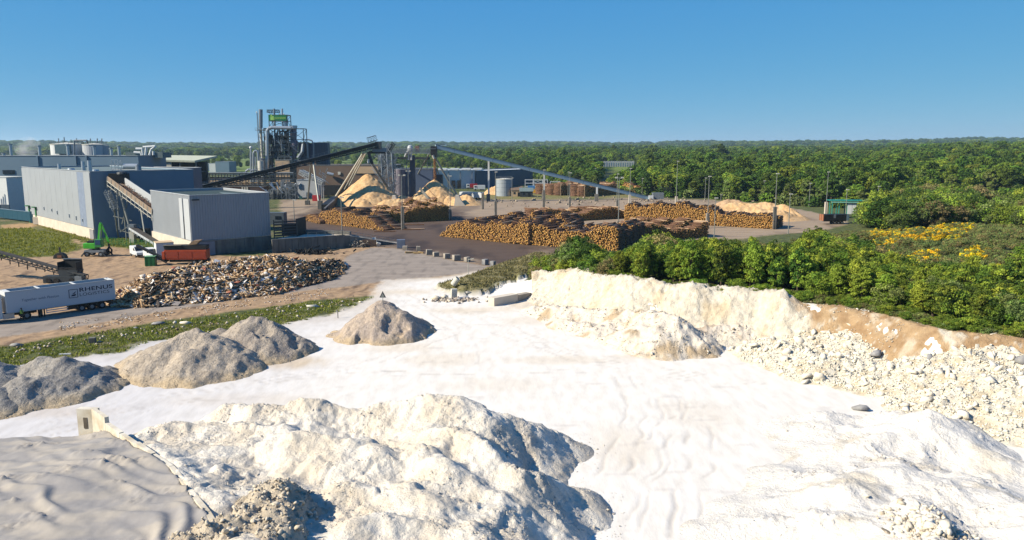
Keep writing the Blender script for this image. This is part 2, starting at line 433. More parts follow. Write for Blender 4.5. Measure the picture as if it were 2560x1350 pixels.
def build_ground():
    us = np.concatenate([np.linspace(-1.5, -.74, 40, endpoint=False), np.linspace(-.74, .74, 560, endpoint=False), np.linspace(.74, 1.5, 41)])
    ys = np.concatenate([[6, 14, 20, 25], np.exp(np.linspace(math.log(30), math.log(320), 330)), np.exp(np.linspace(math.log(324), math.log(9000), 110))])
    U, Yg = np.meshgrid(us, ys); X = U * Yg
    x, y = X.ravel(), Yg.ravel()
    C, zid, n1, n2, n3 = zone_colors(x, y)
    z = height(x, y)
    near = smooth(320, 200, y)
    z = z + near * np.select([zid == 5, zid == 2, zid == 1, zid == 3, zid == 4, zid == 6], [n3 * .012 + n2 * .012 + track_depth(x, y), n2 * .01, 0 * n2, n2 * .10 + n3 * .04, n2 * .12, .5 + n2 * .3], n2 * .15) - .02
    z = z + np.where(zid == 6, smooth(0, 3, poly_sd(x, y, MOUNDGREEN)) * .8, 0)
    V = np.stack([x, y, z], 1)
    nu, ny = len(us), len(ys)
    idx = np.arange(nu * ny).reshape(ny, nu)
    F = np.stack([idx[:-1, :-1].ravel(), idx[:-1, 1:].ravel(), idx[1:, 1:].ravel(), idx[1:, :-1].ravel()], 1)
    fz = zid[F[:, 0]]
    for i, (nm, m) in enumerate([('ground', GG), ('road', GR), ('yard_pavement', GR), ('dirt_ground', GD), ('grass_ground', GG), ('chalk_floor', GW), ('weedy_bank', GG)]):
        f = F[fz == i]
        if not len(f): continue
        uq, inv = np.unique(f, return_inverse=True)
        struct(nm, mesh_np(nm, V[uq], inv.reshape(f.shape), m, True, C[uq]))
build_ground()

def build_bank():
    xs = np.arange(0, 92, .24); ys = np.arange(46, 128, .24)
    X, Y = np.meshgrid(xs, ys); x, y = X.ravel(), Y.ravel()
    sdp = poly_sd(x, y, PLATEAU); d, zr = line_ridge(x, y, bank_w)
    s = np.where(sdp > 0, d, -d)
    keep = (s > -9) & (s < 3.2 + fbm(x, y, 2, 3, 5)) & ((sdp <= 0) | (d < 5)) & (x > 3.0)
    h0 = height(x, y)
    amp = smooth(-9, -6, s) * smooth(3.5, 1.0, s)
    wh = smooth(35.5, 33.0, x + fbm(x, y, 3, 3, 8) * 1.5)
    rub = ridged(x, y, 1.6, 4, 61) * .22 + np.abs(fbm(x, y, .55, 3, 62)) * .42 + ridged(x * .6 + y * .5, y * .3, 3.1, 3, 64) * .2 + fbm(x, y, 5, 3, 68) * .55 * smooth(-7, -1, s)
    gully = ridged(x, y * .35, 3.0, 3, 63) * .3
    z = h0 + amp * (wh * (rub + .15) + (1 - wh) * (gully * .6 + fbm(x, y, .7, 3, 66) * .08)) - .12 * (1 - amp) - .06 + wh * amp * smooth(-3, 0, s) * .3
    chalk = np.asarray(S(236, 228, 210, .61)[:3]); tan = np.asarray(S(206, 176, 136)[:3]); tan2 = np.asarray(S(182, 150, 112)[:3]); top = np.asarray(S(110, 112, 60)[:3])
    n = fbm(x, y, 1.8, 4, 70)
    C = chalk * wh[:, None] + (tan * smooth(-.6, .5, n)[:, None] + tan2 * (1 - smooth(-.6, .5, n))[:, None]) * (1 - wh)[:, None]
    buff = smooth(.15, .7, fbm(x, y, 5, 4, 73)) * .5 * wh
    C = C * (1 - buff)[:, None] + np.asarray(S(222, 196, 152)[:3]) * buff[:, None]
    spots = smooth(.5, .72, fbm(x, y, .9, 3, 74)) * (1 - wh) * .7
    for xx, ww in ((44.5, 1.0), (40.8, .5)):
        spots = np.maximum(spots, smooth(.9, .2, np.abs(x - xx + fbm(x, y, 1.5, 2, 75) * .8)) * ww * (1 - wh) * smooth(-.4, .3, n))
    C = C * (1 - spots)[:, None] + chalk * spots[:, None]
    g = smooth(.6, 2.2, s + n * .8)
    C = C * (1 - g)[:, None] + top * g[:, None]
    V = np.stack([x, y, z], 1); nx, ny = len(xs), len(ys)
    idx = np.arange(nx * ny).reshape(ny, nx)
    F = np.stack([idx[:-1, :-1].ravel(), idx[:-1, 1:].ravel(), idx[1:, 1:].ravel(), idx[1:, :-1].ravel()], 1)
    F = F[keep[F].all(1)]
    uq, inv = np.unique(F, return_inverse=True)
    m = mat('bank_soil', (1, 1, 1, 1), (.82, .80, .76, 1), .95, 1.5, bump=.9, bscale=2.6, attr=True, bdist=.3)
    struct('embankment', mesh_np('embankment', V[uq], inv.reshape(F.shape), m, True, C[uq]))
build_bank()
# ================================================================ HEAPS
def grid_heap(name, label, x0, x1, y0, y1, res, hfun, matr, colfun, group=None, cat='heap', cut=.0):
    xs = np.arange(x0, x1, res); ys = np.arange(y0, y1, res)
    X, Y = np.meshgrid(xs, ys); x, y = X.ravel(), Y.ravel()
    h = hfun(x, y)
    C = colfun(x, y, h)
    V = np.stack([x, y, h], 1); nx, ny = len(xs), len(ys)
    idx = np.arange(nx * ny).reshape(ny, nx)
    F = np.stack([idx[:-1, :-1].ravel(), idx[:-1, 1:].ravel(), idx[1:, 1:].ravel(), idx[1:, :-1].ravel()], 1)
    F = F[(h[F] > cut - .12).any(1)]
    uq, inv = np.unique(F, return_inverse=True)
    V = V[uq]; c = V[:, :2].mean(0)
    V = V - np.array([c[0], c[1], 0])
    o = thing(name, label, cat, (c[0], c[1], 0), group=group)
    link('surface', mesh_np(name, V, inv.reshape(F.shape), matr, True, C[uq]), o)
    return o

def ridge_h(x, y, ridges, tan_=.72, k=1.6, wob=.0, seed=1):
    """union of ridges with sides at the angle of repose, softly blended"""
    n = fbm(x, y, 3.0, 4, seed) * wob
    acc = np.zeros(x.shape)
    e = np.zeros(x.shape)
    for r in ridges:
        t = tan_
        if isinstance(r, tuple) and len(r) == 2 and isinstance(r[1], float): r, t = r
        pts = [tuple(P(a, b, c)) for a, b, c in r]
        d, z = line_ridge(x, y, pts)
        hh = z - np.sqrt(d * d + .25) * t * (1 + n * .25) + .3
        e = e + np.exp(np.clip(hh, -6, 9) * k * 1.6)
    return np.log(e + 1e-9) / (k * 1.6)

# rock and clod shapes shared by every heap
def rock_mesh(seed, n=11, flat_=.7, jag=.3):
    import bmesh
    r = random.Random(seed); bm = bmesh.new()
    ax = (r.uniform(.9, 1.35), r.uniform(.65, 1.0), r.uniform(.45, .75) * flat_ / .7)
    for _ in range(n):
        d = Vector((r.gauss(0, 1), r.gauss(0, 1), r.gauss(0, 1))).normalized() * r.uniform(1 - jag, 1.05)
        bm.verts.new((d.x * ax[0], d.y * ax[1], d.z * ax[2]))
    bmesh.ops.convex_hull(bm, input=bm.verts[:]); bmesh.ops.delete(bm, geom=[v for v in bm.verts if not v.link_faces], context='VERTS')
    bmesh.ops.triangulate(bm, faces=bm.faces[:]); bm.verts.index_update()
    V = np.array([v.co[:] for v in bm.verts]); F = np.array([[v.index for v in f.verts] for f in bm.faces]); bm.free(); return V, F
ROCKS = [rock_mesh(s, 13) for s in range(10)]
ROCKS_S = [rock_mesh(40 + s, 9, jag=.4) for s in range(6)]
GRITS = [rock_mesh(70 + s, 6, jag=.3) for s in range(5)]
def _low():
    out = []
    for s in range(5):
        r = random.Random(s)
        V = np.array([[a * r.uniform(.5, 1), b * r.uniform(.5, 1), c * r.uniform(.4, .8)] for c in (-1, 1) for a, b in ((-1, -1), (1, -1), (1, 1), (-1, 1))])
        F = np.array([[3, 2, 1, 0], [4, 5, 6, 7], [0, 1, 5, 4], [1, 2, 6, 5], [2, 3, 7, 6], [3, 0, 4, 7]])
        out.append((V, F))
    return out
BLOCKS = _low()

def rotm(n, rng, flatness=1.0):
    a = rng.uniform(0, 2 * math.pi, n); b = rng.normal(0, .5 * flatness, n); c = rng.normal(0, .5 * flatness, n)
    ca, sa, cb, sb, cc, sc = np.cos(a), np.sin(a), np.cos(b), np.sin(b), np.cos(c), np.sin(c)
    R = np.empty((n, 3, 3))
    R[:, 0, 0] = ca * cb; R[:, 0, 1] = ca * sb * sc - sa * cc; R[:, 0, 2] = ca * sb * cc + sa * sc
    R[:, 1, 0] = sa * cb; R[:, 1, 1] = sa * sb * sc + ca * cc; R[:, 1, 2] = sa * sb * cc - ca * sc
    R[:, 2, 0] = -sb; R[:, 2, 1] = cb * sc; R[:, 2, 2] = cb * cc
    return R

def merge(templates, locs, R, scl, cols=None, pick=None, rng=RNG):
    """many small solids in one mesh: arrays of vertices, faces and colours"""
    n = len(locs)
    pick = rng.integers(0, len(templates), n) if pick is None else pick
    scl = np.asarray(scl); scl = scl[:, None] * np.ones((1, 3)) if scl.ndim == 1 else scl
    Vs, Fs, Cs = [], [], []; off = 0
    for t, (V, F) in enumerate(templates):
        m = np.where(pick == t)[0]
        if not len(m): continue
        v = V[None] * scl[m][:, None, :]
        v = np.einsum('nij,nkj->nki', R[m], v) + locs[m][:, None, :]
        f = F[None] + (np.arange(len(m)) * len(V))[:, None, None] + off
        Vs.append(v.reshape(-1, 3)); Fs.append(f.reshape(-1, F.shape[1])); off += len(m) * len(V)
        if cols is not None: Cs.append(np.repeat(cols[m], len(V), 0))
    return np.concatenate(Vs), np.concatenate(Fs), (np.concatenate(Cs) if cols is not None else None)

def stuff_part(name, parent, templates, locs, scl, matr, cols=None, R=None, flatness=1.0, smooth_=False):
    R = rotm(len(locs), RNG, flatness) if R is None else R
    V, F, C = merge(templates, np.asarray(locs, float), R, scl, cols)
    V = V - np.array(parent.location)
    o = link(name, mesh_np(name, V, F, matr, smooth_, C), parent); o['kind'] = 'stuff'
    return o

def rock_parts(name, parent, locs, scl, matr, rocks=ROCKS, flatness=.6):
    key = matr.name + str(len(rocks[0][0]))
    if key not in ROCKME: ROCKME[key] = [mesh_np(name, V, F, matr) for V, F in rocks]
    for p, s in zip(locs, scl):
        o = link(name, rnd.choice(ROCKME[key]), parent, Vector(p) - parent.location)
        o.rotation_euler = (rnd.gauss(0, flatness), rnd.gauss(0, flatness), rnd.uniform(0, 6.28)); o.scale = (s, s, s)
ROCKME = {}

def cmix(a, b, w):
    a = np.asarray(a[:3]); b = np.asarray(b[:3]); w = np.asarray(w)[:, None]
    return a * (1 - w) + b * w

MHEAP = mat('heap_chalk', (1, 1, 1, 1), (.88, .87, .85, 1), .95, 2.0, bump=.85, bscale=4.2, attr=True, bdist=.2)
MGRAV = mat('heap_gravel', (1.05, 1.05, 1.05, 1), (.74, .73, .72, 1), .95, 3.0, bump=.9, bscale=4.5, attr=True, bdist=.22)
MROCK = mat('chalk_rock', S(240, 234, 220, .66), S(230, 218, 194, .66), .9, 1.2, bump=.4, bscale=5)
MROCKG = mat('grey_rock', S(176, 176, 174), S(132, 132, 136), .9, 1.2, bump=.4, bscale=5)
MCLOD = mat('clods', (1, 1, 1, 1), (.86, .85, .83, 1), .95, 2.0, bump=.3, bscale=5, attr=True)

GREYC = S(206, 194, 180); GREYD = S(184, 176, 166); BUFF = S(214, 190, 150)
# ---- five grey gravel heaps on the left
def grey_heap(name, label, ridges, tan_, seed, c1=GREYC, c2=GREYD, span=11, nclod=2200, scoop=None):
    pts = [P(*q) for r in ridges for q in r]
    x0, x1 = min(p.x for p in pts) - span, max(p.x for p in pts) + span
    y0, y1 = min(p.y for p in pts) - span, max(p.y for p in pts) + span
    def H(x, y):
        h = ridge_h(x, y, ridges, tan_, 1.8, .55, seed)
        m = smooth(-.3, 1.2, h)
        h = h + m * (fbm(x, y, 2.6, 4, seed + 5) * .20 + ridged(x, y * .45, 1.9, 4, seed + 6) * .15 - .14 + fbm(x, y, .4, 3, seed + 7) * .05)
        if scoop:
            for (a, b, zz, r, dep) in scoop:
                p = P(a, b, zz); dd = np.hypot(x - p.x, y - p.y)
                h = h - smooth(r, r * .55, dd + fbm(x, y, 1, 2, seed) * .3) * dep
        return h
    def Cf(x, y, h):
        n = fbm(x, y, 2.6, 4, seed + 9)
        C = cmix(c1, c2, smooth(-.4, .6, n))
        w = smooth(.9, .05, h + n * .4)[:, None] * .7
        return C * (1 - w) + np.asarray(BUFF[:3]) * w
    o = grid_heap(name, label, x0, x1, y0, y1, .17, H, MGRAV, Cf, 'grey gravel heaps beside the white haul road')
    n = nclod
    lx = RNG.uniform(x0, x1, n * 4); ly = RNG.uniform(y0, y1, n * 4); lh = H(lx, ly)
    den = smooth(.8, -.1, lh) * .6 + smooth(.0, .7, fbm(lx, ly, 2.0, 3, seed + 3))
    k = np.where((lh > -.05) & (den > RNG.uniform(0, 1.1, n * 4)))[0][:n]
    if len(k):
        s = RNG.lognormal(-3.0, .5, len(k)).clip(.03, .26)
        stuff_part('clods', o, GRITS, np.stack([lx[k], ly[k], np.maximum(lh[k], 0) + s * .25], 1), s, MCLOD, cmix(c1, BUFF, RNG.uniform(0, .6, len(k))))
    return o
grey_heap('gravel_heap', 'conical grey heap with a scooped top, just left of the little triangular sign', [[(955, 748, 4.3)], [(985, 775, 3.2), (1060, 800, .8)], [(900, 800, 2.2)]], .75, 101, S(212, 194, 174), S(188, 174, 162),
          scoop=[(985, 800, 2.4, 1.9, .7), (905, 790, 3.4, 1.2, .5)])
grey_heap('gravel_heap', 'darker steep grey heap behind and right of the broad buff one', [[(638, 786, 4.2), (660, 800, 3.7)], [(700, 825, 2.2)]], .70, 131, S(196, 184, 168), S(172, 162, 152), scoop=[(660, 820, 3, 1.3, .5)])
grey_heap('gravel_heap', 'broad buff-grey heap with a rounded top in the middle of the row', [[(430, 845, 3.2), (490, 824, 3.7), (520, 835, 3.4)], [(400, 880, 2.0), (470, 880, 2.4), (560, 870, 2.2)], [(350, 885, 1.0)]], .58, 151, S(212, 198, 178), S(190, 178, 162))
grey_heap('gravel_heap', 'low blue-grey heap ending near the left edge of the photo', [[(100, 895, 2.9), (160, 893, 3.0)], [(60, 940, 2.4), (110, 950, 1.8)], [(225, 925, 1.0)]], .60, 171, S(188, 182, 172), S(164, 160, 154))
grey_heap('gravel_heap', 'grey heap cut off by the left edge, with a track round its foot', [[(-150, 900, 3.2), (-10, 905, 3.0)], [(-30, 960, 2.2)]], .60, 191, S(182, 178, 170), S(158, 156, 152))
grey_heap('gravel_heap', 'small pale heap tucked behind the two middle grey heaps', [[(548, 822, 1.9), (580, 830, 1.7)]], .6, 211, S(194, 182, 166), S(170, 160, 148), 6, 200)

# ---- big chalk heap in the foreground
def fg_heap():
    ridges = [([(560, 1022, 3.6), (640, 1016, 4.2), (780, 1012, 4.3), (900, 1016, 4.2), (1000, 1008, 4.4), (1075, 990, 5.0), (1150, 985, 5.2), (1210, 1004, 4.8), (1290, 1050, 3.2), (1400, 1088, 1.3)], .62),
              ([(1060, 1056, 4.4), (1130, 1075, 4.5), (1210, 1120, 4.2), (1290, 1175, 3.6), (1370, 1196, 2.5), (1420, 1212, 1.7)], .66),
              ([(1050, 1130, 4.0), (1120, 1165, 4.0), (1190, 1205, 3.6), (1260, 1250, 3.0), (1300, 1275, 2.6)], .7),
              ([(345, 1098, 4.2), (440, 1170, 4.4), (530, 1270, 4.5), (610, 1400, 4.4)], .35), ([(330, 1088, 3.8), (430, 1068, 3.8), (560, 1060, 3.9), (700, 1075, 3.9)], .6),
              ([(640, 1105, 4.0), (800, 1100, 4.3), (950, 1120, 4.3)], .5),
              ([(470, 1140, 3.5), (560, 1130, 3.6)], .6), ([(860, 1220, 3.7), (1000, 1225, 4.0), (1100, 1250, 3.9)], .55),
              ([(780, 1350, 3.8), (950, 1300, 3.7), (1150, 1330, 3.6)], .55), ([(700, 1180, 3.4), (760, 1250, 3.3)], .6),
              ([(1210, 1300, 3.0), (1270, 1290, 2.4), (1290, 1350, 2.0)], .8), ([(600, 1450, 3.6), (900, 1430, 3.9), (1120, 1450, 3.3), (1200, 1500, 2.2)], .55), ([(500, 1600, 3.4), (1200, 1650, 3.4)], .5)]
    rng = np.random.default_rng(5)
    mounds = []
    for _ in range(75):
        x, y = rng.uniform(-27, 4), rng.uniform(30, 56)
        mounds.append((x, y, rng.uniform(1.6, 4.2), rng.uniform(.4, 1.25), rng.uniform(0, 6.28)))
    wl_ = [tuple(P(235, 1040, 4.4)), tuple(P(430, 1172, 4.4)), tuple(P(520, 1285, 4.4)), tuple(P(600, 1420, 4.4)), tuple(P(760, 1700, 4.4))]
    def H(x, y):
        h = ridge_h(x, y, ridges, .6, 1.5, .5, 301)
        m = smooth(.2, 2.0, h)
        add = np.zeros(x.shape)
        wx, wy = x + fbm(x, y, 2, 3, 310) * .7, y + fbm(x, y, 2, 3, 311) * .7
        for a, b, r, hh, an in mounds:
            dx, dy = wx - a, wy - b; ca, sa = math.cos(an), math.sin(an)
            d = np.hypot((dx * ca + dy * sa) * .75, -dx * sa + dy * ca) / r
            add = np.maximum(add, hh * np.clip(1.25 - 1.25 * d, 0, 1) ** .9)
        crack = np.exp(-np.abs(fbm(x, y, 3.4, 3, 320)) * 26) * smooth(-.1, .4, fbm(x, y, 5, 2, 322))
        right = smooth(-6, 1, x + (y - 45) * .3)
        h = h + m * (add * .68 - .34 + ridged(x + y * .4, y, 4.2, 3, 318) * .20 - .2 + fbm(x, y, 1.2, 3, 312) * .06 - crack * .20 + fbm(x, y, .42, 3, 319) * .035
                     + smooth(.1, .6, fbm(x, y, 4, 3, 316) + right * .5) * np.abs(fbm(x, y, .3, 3, 317)) * .16)
        # the far foot runs out onto the floor, the left side stops at the concrete wall
        return h
    WX = np.array([p[0] for p in wl_]); WY = np.array([p[1] for p in wl_])
    def wallx(y): return np.interp(-y, -WY, WX)
    def H2(x, y):
        h = H(x, y)
        return np.where(x < wallx(y) - .1, -1, h)
    def Cf(x, y, h):
        n = fbm(x, y, 3.5, 4, 330)
        C = cmix(S(241, 234, 220, .67), S(230, 219, 200, .65), smooth(-.5, .5, n))
        w = (smooth(.0, .6, fbm(x, y, 4, 3, 316)) * smooth(-3, 4, x + (y - 45) * .3))[:, None] * .45
        return C * (1 - w) + np.asarray(S(190, 184, 176)[:3]) * w
    o = grid_heap('chalk_heap', 'huge cream-white chalk heap of dumped loads filling the lower middle', -32, 12, 24, 60, .105, H2, MHEAP, Cf, 'chalk heaps')
    n = 90000
    lx = RNG.uniform(-30, 10, n); ly = RNG.uniform(32, 59, n); lh = H2(lx, ly)
    den = smooth(.05, .6, fbm(lx, ly, 4, 3, 316) + smooth(-6, 1, lx + (ly - 45) * .3) * .35) * smooth(.1, .6, fbm(lx, ly, 1.1, 2, 340) + .3) + .03
    k = np.where((lh > .1) & (den > RNG.uniform(0, 1, n)))[0]
    k = k[:22000]; s = RNG.lognormal(-3.35, .5, len(k)).clip(.02, .2)
    stuff_part('clods', o, GRITS, np.stack([lx[k], ly[k], lh[k]], 1), s, MCLOD, cmix(S(236, 226, 208, .66), S(206, 198, 186), RNG.uniform(0, 1, len(k))))
    # crumbs around the foot
    n = 2500
    lx = RNG.uniform(-2, 11, n); ly = RNG.uniform(34, 60, n); lh = H2(lx, ly)
    k = np.where((lh < .1) & (lh > -.9))[0]; s = RNG.lognormal(-3.4, .5, len(k)).clip(.02, .13)
    stuff_part('crumbs', o, GRITS, np.stack([lx[k], ly[k], s * .1], 1), s, MCLOD, cmix(S(226, 216, 198, .66), S(190, 184, 176), RNG.uniform(0, 1, len(k))))
    return H2, wallx, wl_
HEAPH, WALLX, WALLPTS = fg_heap()

# ---- clod ridge against the wall, with its hard blue shadow
def clod_heap():
    ridges = [([(690, 1196, 5.2), (655, 1225, 5.0), (610, 1290, 4.9), (560, 1345, 4.7), (520, 1420, 4.6)], .95), ([(700, 1240, 4.8), (690, 1300, 4.9), (650, 1370, 4.9), (600, 1450, 4.6)], 1.1), ([(440, 1350, 4.7), (540, 1300, 4.9)], .9)]
    def H(x, y):
        h = ridge_h(x, y, ridges, .9, 2.0, .4, 401)
        return h + smooth(1, 3, h) * (fbm(x, y, .8, 4, 402) * .35 + np.abs(fbm(x, y, .4, 2, 403)) * .25)
    pts = [P(*q) for r in ridges for q in r[0]]
    x0, x1 = min(p.x for p in pts) - 5, max(p.x for p in pts) + 5; y0, y1 = min(p.y for p in pts) - 5, max(p.y for p in pts) + 5
    o = grid_heap('clod_heap', 'steep ridge of broken cream clods casting a blue shadow beside the wall end', x0, x1, y0, y1, .14, H, MHEAP,
                  lambda x, y, h: cmix(S(228, 214, 190), S(206, 192, 170), smooth(-.4, .4, fbm(x, y, 1, 3, 404))), 'chalk heaps')
    n = 9000
    lx = RNG.uniform(x0, x1, n); ly = RNG.uniform(y0, y1, n); lh = H(lx, ly)
    base = np.maximum(HEAPH(lx, ly), 3.6)
    k = np.where(lh > base - .3)[0]; k = k[:5200]
    s = RNG.lognormal(-2.45, .55, len(k)).clip(.04, .42)
    order = np.argsort(-s); k = k[order]; s = s[order]
    L = np.stack([lx[k], ly[k], np.maximum(lh[k], base[k] - .4) + s * .2], 1)
    nb = 160
    rock_parts('clod', o, L[:nb], s[:nb] * .8, mat('clod_chalk', S(234, 222, 200, .66), S(214, 200, 176), .95, 1.6, bump=.5, bscale=5))
    stuff_part('clods', o, ROCKS_S, L[nb:], s[nb:], MCLOD, cmix(S(236, 224, 202), S(206, 194, 174), RNG.uniform(0, 1, len(k) - nb)))
clod_heap()

# ---- smooth grey sand tip in the lower left bay
def sand_tip():
    def H(x, y):
        wy = y + fbm(x, y, 8, 3, 501) * 2.2 + .16 * (x + 25)
        far = np.interp(x, [-50, -41, -36, -31, -27], [44, 45.5, 47.6, 49.2, 49.6])
        q = (wy * 1.0 + .018 * (x + 34) ** 2 * .9) / 1.75
        fr = q - np.floor(q)
        cell = np.floor(q); ph = _hash(cell, cell * 0 + 3, 9)
        saw = .5 - .5 * np.cos(2 * np.pi * fr ** 1.35)
        am = .05 + .17 * smooth(-.3, .5, perlin(x / 4.5 + ph * 9, cell * 1.7, 505))
        base = 4.75 + fbm(x, y, 9, 2, 506) * .35 - .005 * (x + 24) ** 2 - .012 * np.maximum(y - 43, 0) ** 2
        h = base + saw * am - .3 + fbm(x, y, 1.2, 3, 507) * .04 + smooth(.25, .6, fbm(x * .6 + 3, y, 2.2, 3, 509)) * np.abs(fbm(x, y, .35, 2, 510)) * .22
        d = far - y + fbm(x, y, 2, 3, 511) * .4
        h = np.minimum(h, base + .1 + d * .75)
        return np.where(x > WALLX(y) - .05, -1, h)
    def Cf(x, y, h):
        n = fbm(x, y * 2, 3, 4, 520)
        return cmix(S(172, 168, 164), S(192, 184, 172), smooth(-.4, .5, n))
    o = grid_heap('sand_tip', 'smooth rippled grey sand heap filling the bay in the lower left corner', -52, -10, 26, 54, .13, H, mat('sand', (1, 1, 1, 1), (.93, .93, .93, 1), .95, 3, bump=.25, bscale=9, attr=True, bdist=.05), Cf)
    return H
sand_tip()

# concrete bay wall between sand and chalk
def bay_wall():
    m = mat('bay_concrete', S(232, 226, 210, .66), S(206, 192, 166), .9, .8, bump=.2)
    w = thing('bay_wall', 'pale concrete bay wall running down between the grey sand and the chalk heap', 'wall', (WALLPTS[0][0], WALLPTS[0][1], 0))
    for i, ((a, b, c), (d, e, f)) in enumerate(zip(WALLPTS[:-1], WALLPTS[1:])):
        p, q = Vector((a, b, 0)), Vector((d, e, 0)); L = (q - p).length; n = max(1, int(L / 2.4)); dr = (q - p) / n
        for j in range(n):
            s = p + dr * j; t = p + dr * (j + 1) - dr.normalized() * .05
            zt = 4.62 + (.35 if (i == 0 and j < 1) else 0) - .05 * ((j * 7 + i) % 3)
            MB().beam((s.x, s.y, zt / 2), (t.x, t.y, zt / 2), .28, zt).build('wall_panel', m, w)
    p = Vector(WALLPTS[0])
    MB().beam((p.x - 1.2, p.y + .3, 2.45), (p.x + .2, p.y + .1, 2.45), .5, 4.9).build('end_pier', m, w)
    MB().beam((p.x - .75, p.y - .0, 3.9), (p.x - .45, p.y - .02, 3.9), .12, .8).build('slot', mat('slot_dark', S(120, 110, 96)), w)
bay_wall()

# ---- chalk spoil in front of the bank, centre right
def spoil():
    ridges = [([(1330, 762, 1.0), (1420, 765, 2.0), (1520, 775, 2.4), (1600, 775, 3.2), (1650, 778, 3.9), (1690, 792, 3.6)], .70), ([(1560, 820, 1.8), (1650, 820, 2.6)], .7), ([(1400, 800, .9), (1500, 815, 1.2)], .6),
              ([(1750, 812, 1.6), (1850, 812, 1.8), (1900, 818, 1.6)], .6)]
    def H(x, y):
        h = ridge_h(x, y, ridges, .7, 1.8, .6, 601)
        m = smooth(0, 1, h)
        h = h + m * (ridged(x, y, 2.4, 4, 602) * .22 - .2 + fbm(x, y, .9, 3, 603) * .16)
        p = P(1730, 800, 1.0)
        return h - smooth(3.6, 1.6, np.hypot((x - p.x) * 1.0, (y - p.y) * .6) + fbm(x, y, 1, 2, 604) * .3) * 3.4
    def Cf(x, y, h):
        n = fbm(x, y, 3, 4, 610)
        C = cmix(S(232, 222, 206, .66), S(206, 184, 152), smooth(.0, .7, n))
        p = P(1720, 820, 1); q = smooth(4.2, 2.0, np.hypot(x - p.x + .8, (y - p.y) * .7))[:, None] * .8
        return C * (1 - q) + np.asarray(S(172, 156, 142)[:3]) * q
    o = grid_heap('chalk_heap', 'cream spoil ridge with a sheer grey broken end, right of centre below the bushes', -2, 42, 74, 108, .17, H, MHEAP, Cf, 'chalk heaps')
    n = 26000
    lx = RNG.uniform(2, 42, n); ly = RNG.uniform(78, 118, n)
    lh = np.maximum(H(lx, ly), height(lx, ly) + .1)
    sdp = poly_sd(lx, ly, PLATEAU)
    k = np.where((lh > .15) & (sdp < 1.0) & (fbm(lx, ly, 2, 3, 620) > -.1))[0][:7000]
    s = RNG.lognormal(-2.7, .55, len(k)).clip(.05, .4)
    stuff_part('clods', o, ROCKS_S, np.stack([lx[k], ly[k], lh[k] + s * .3], 1), s, MCLOD, cmix(S(236, 228, 212, .66), S(186, 172, 150), RNG.uniform(0, 1, len(k)) ** 2))
spoil()

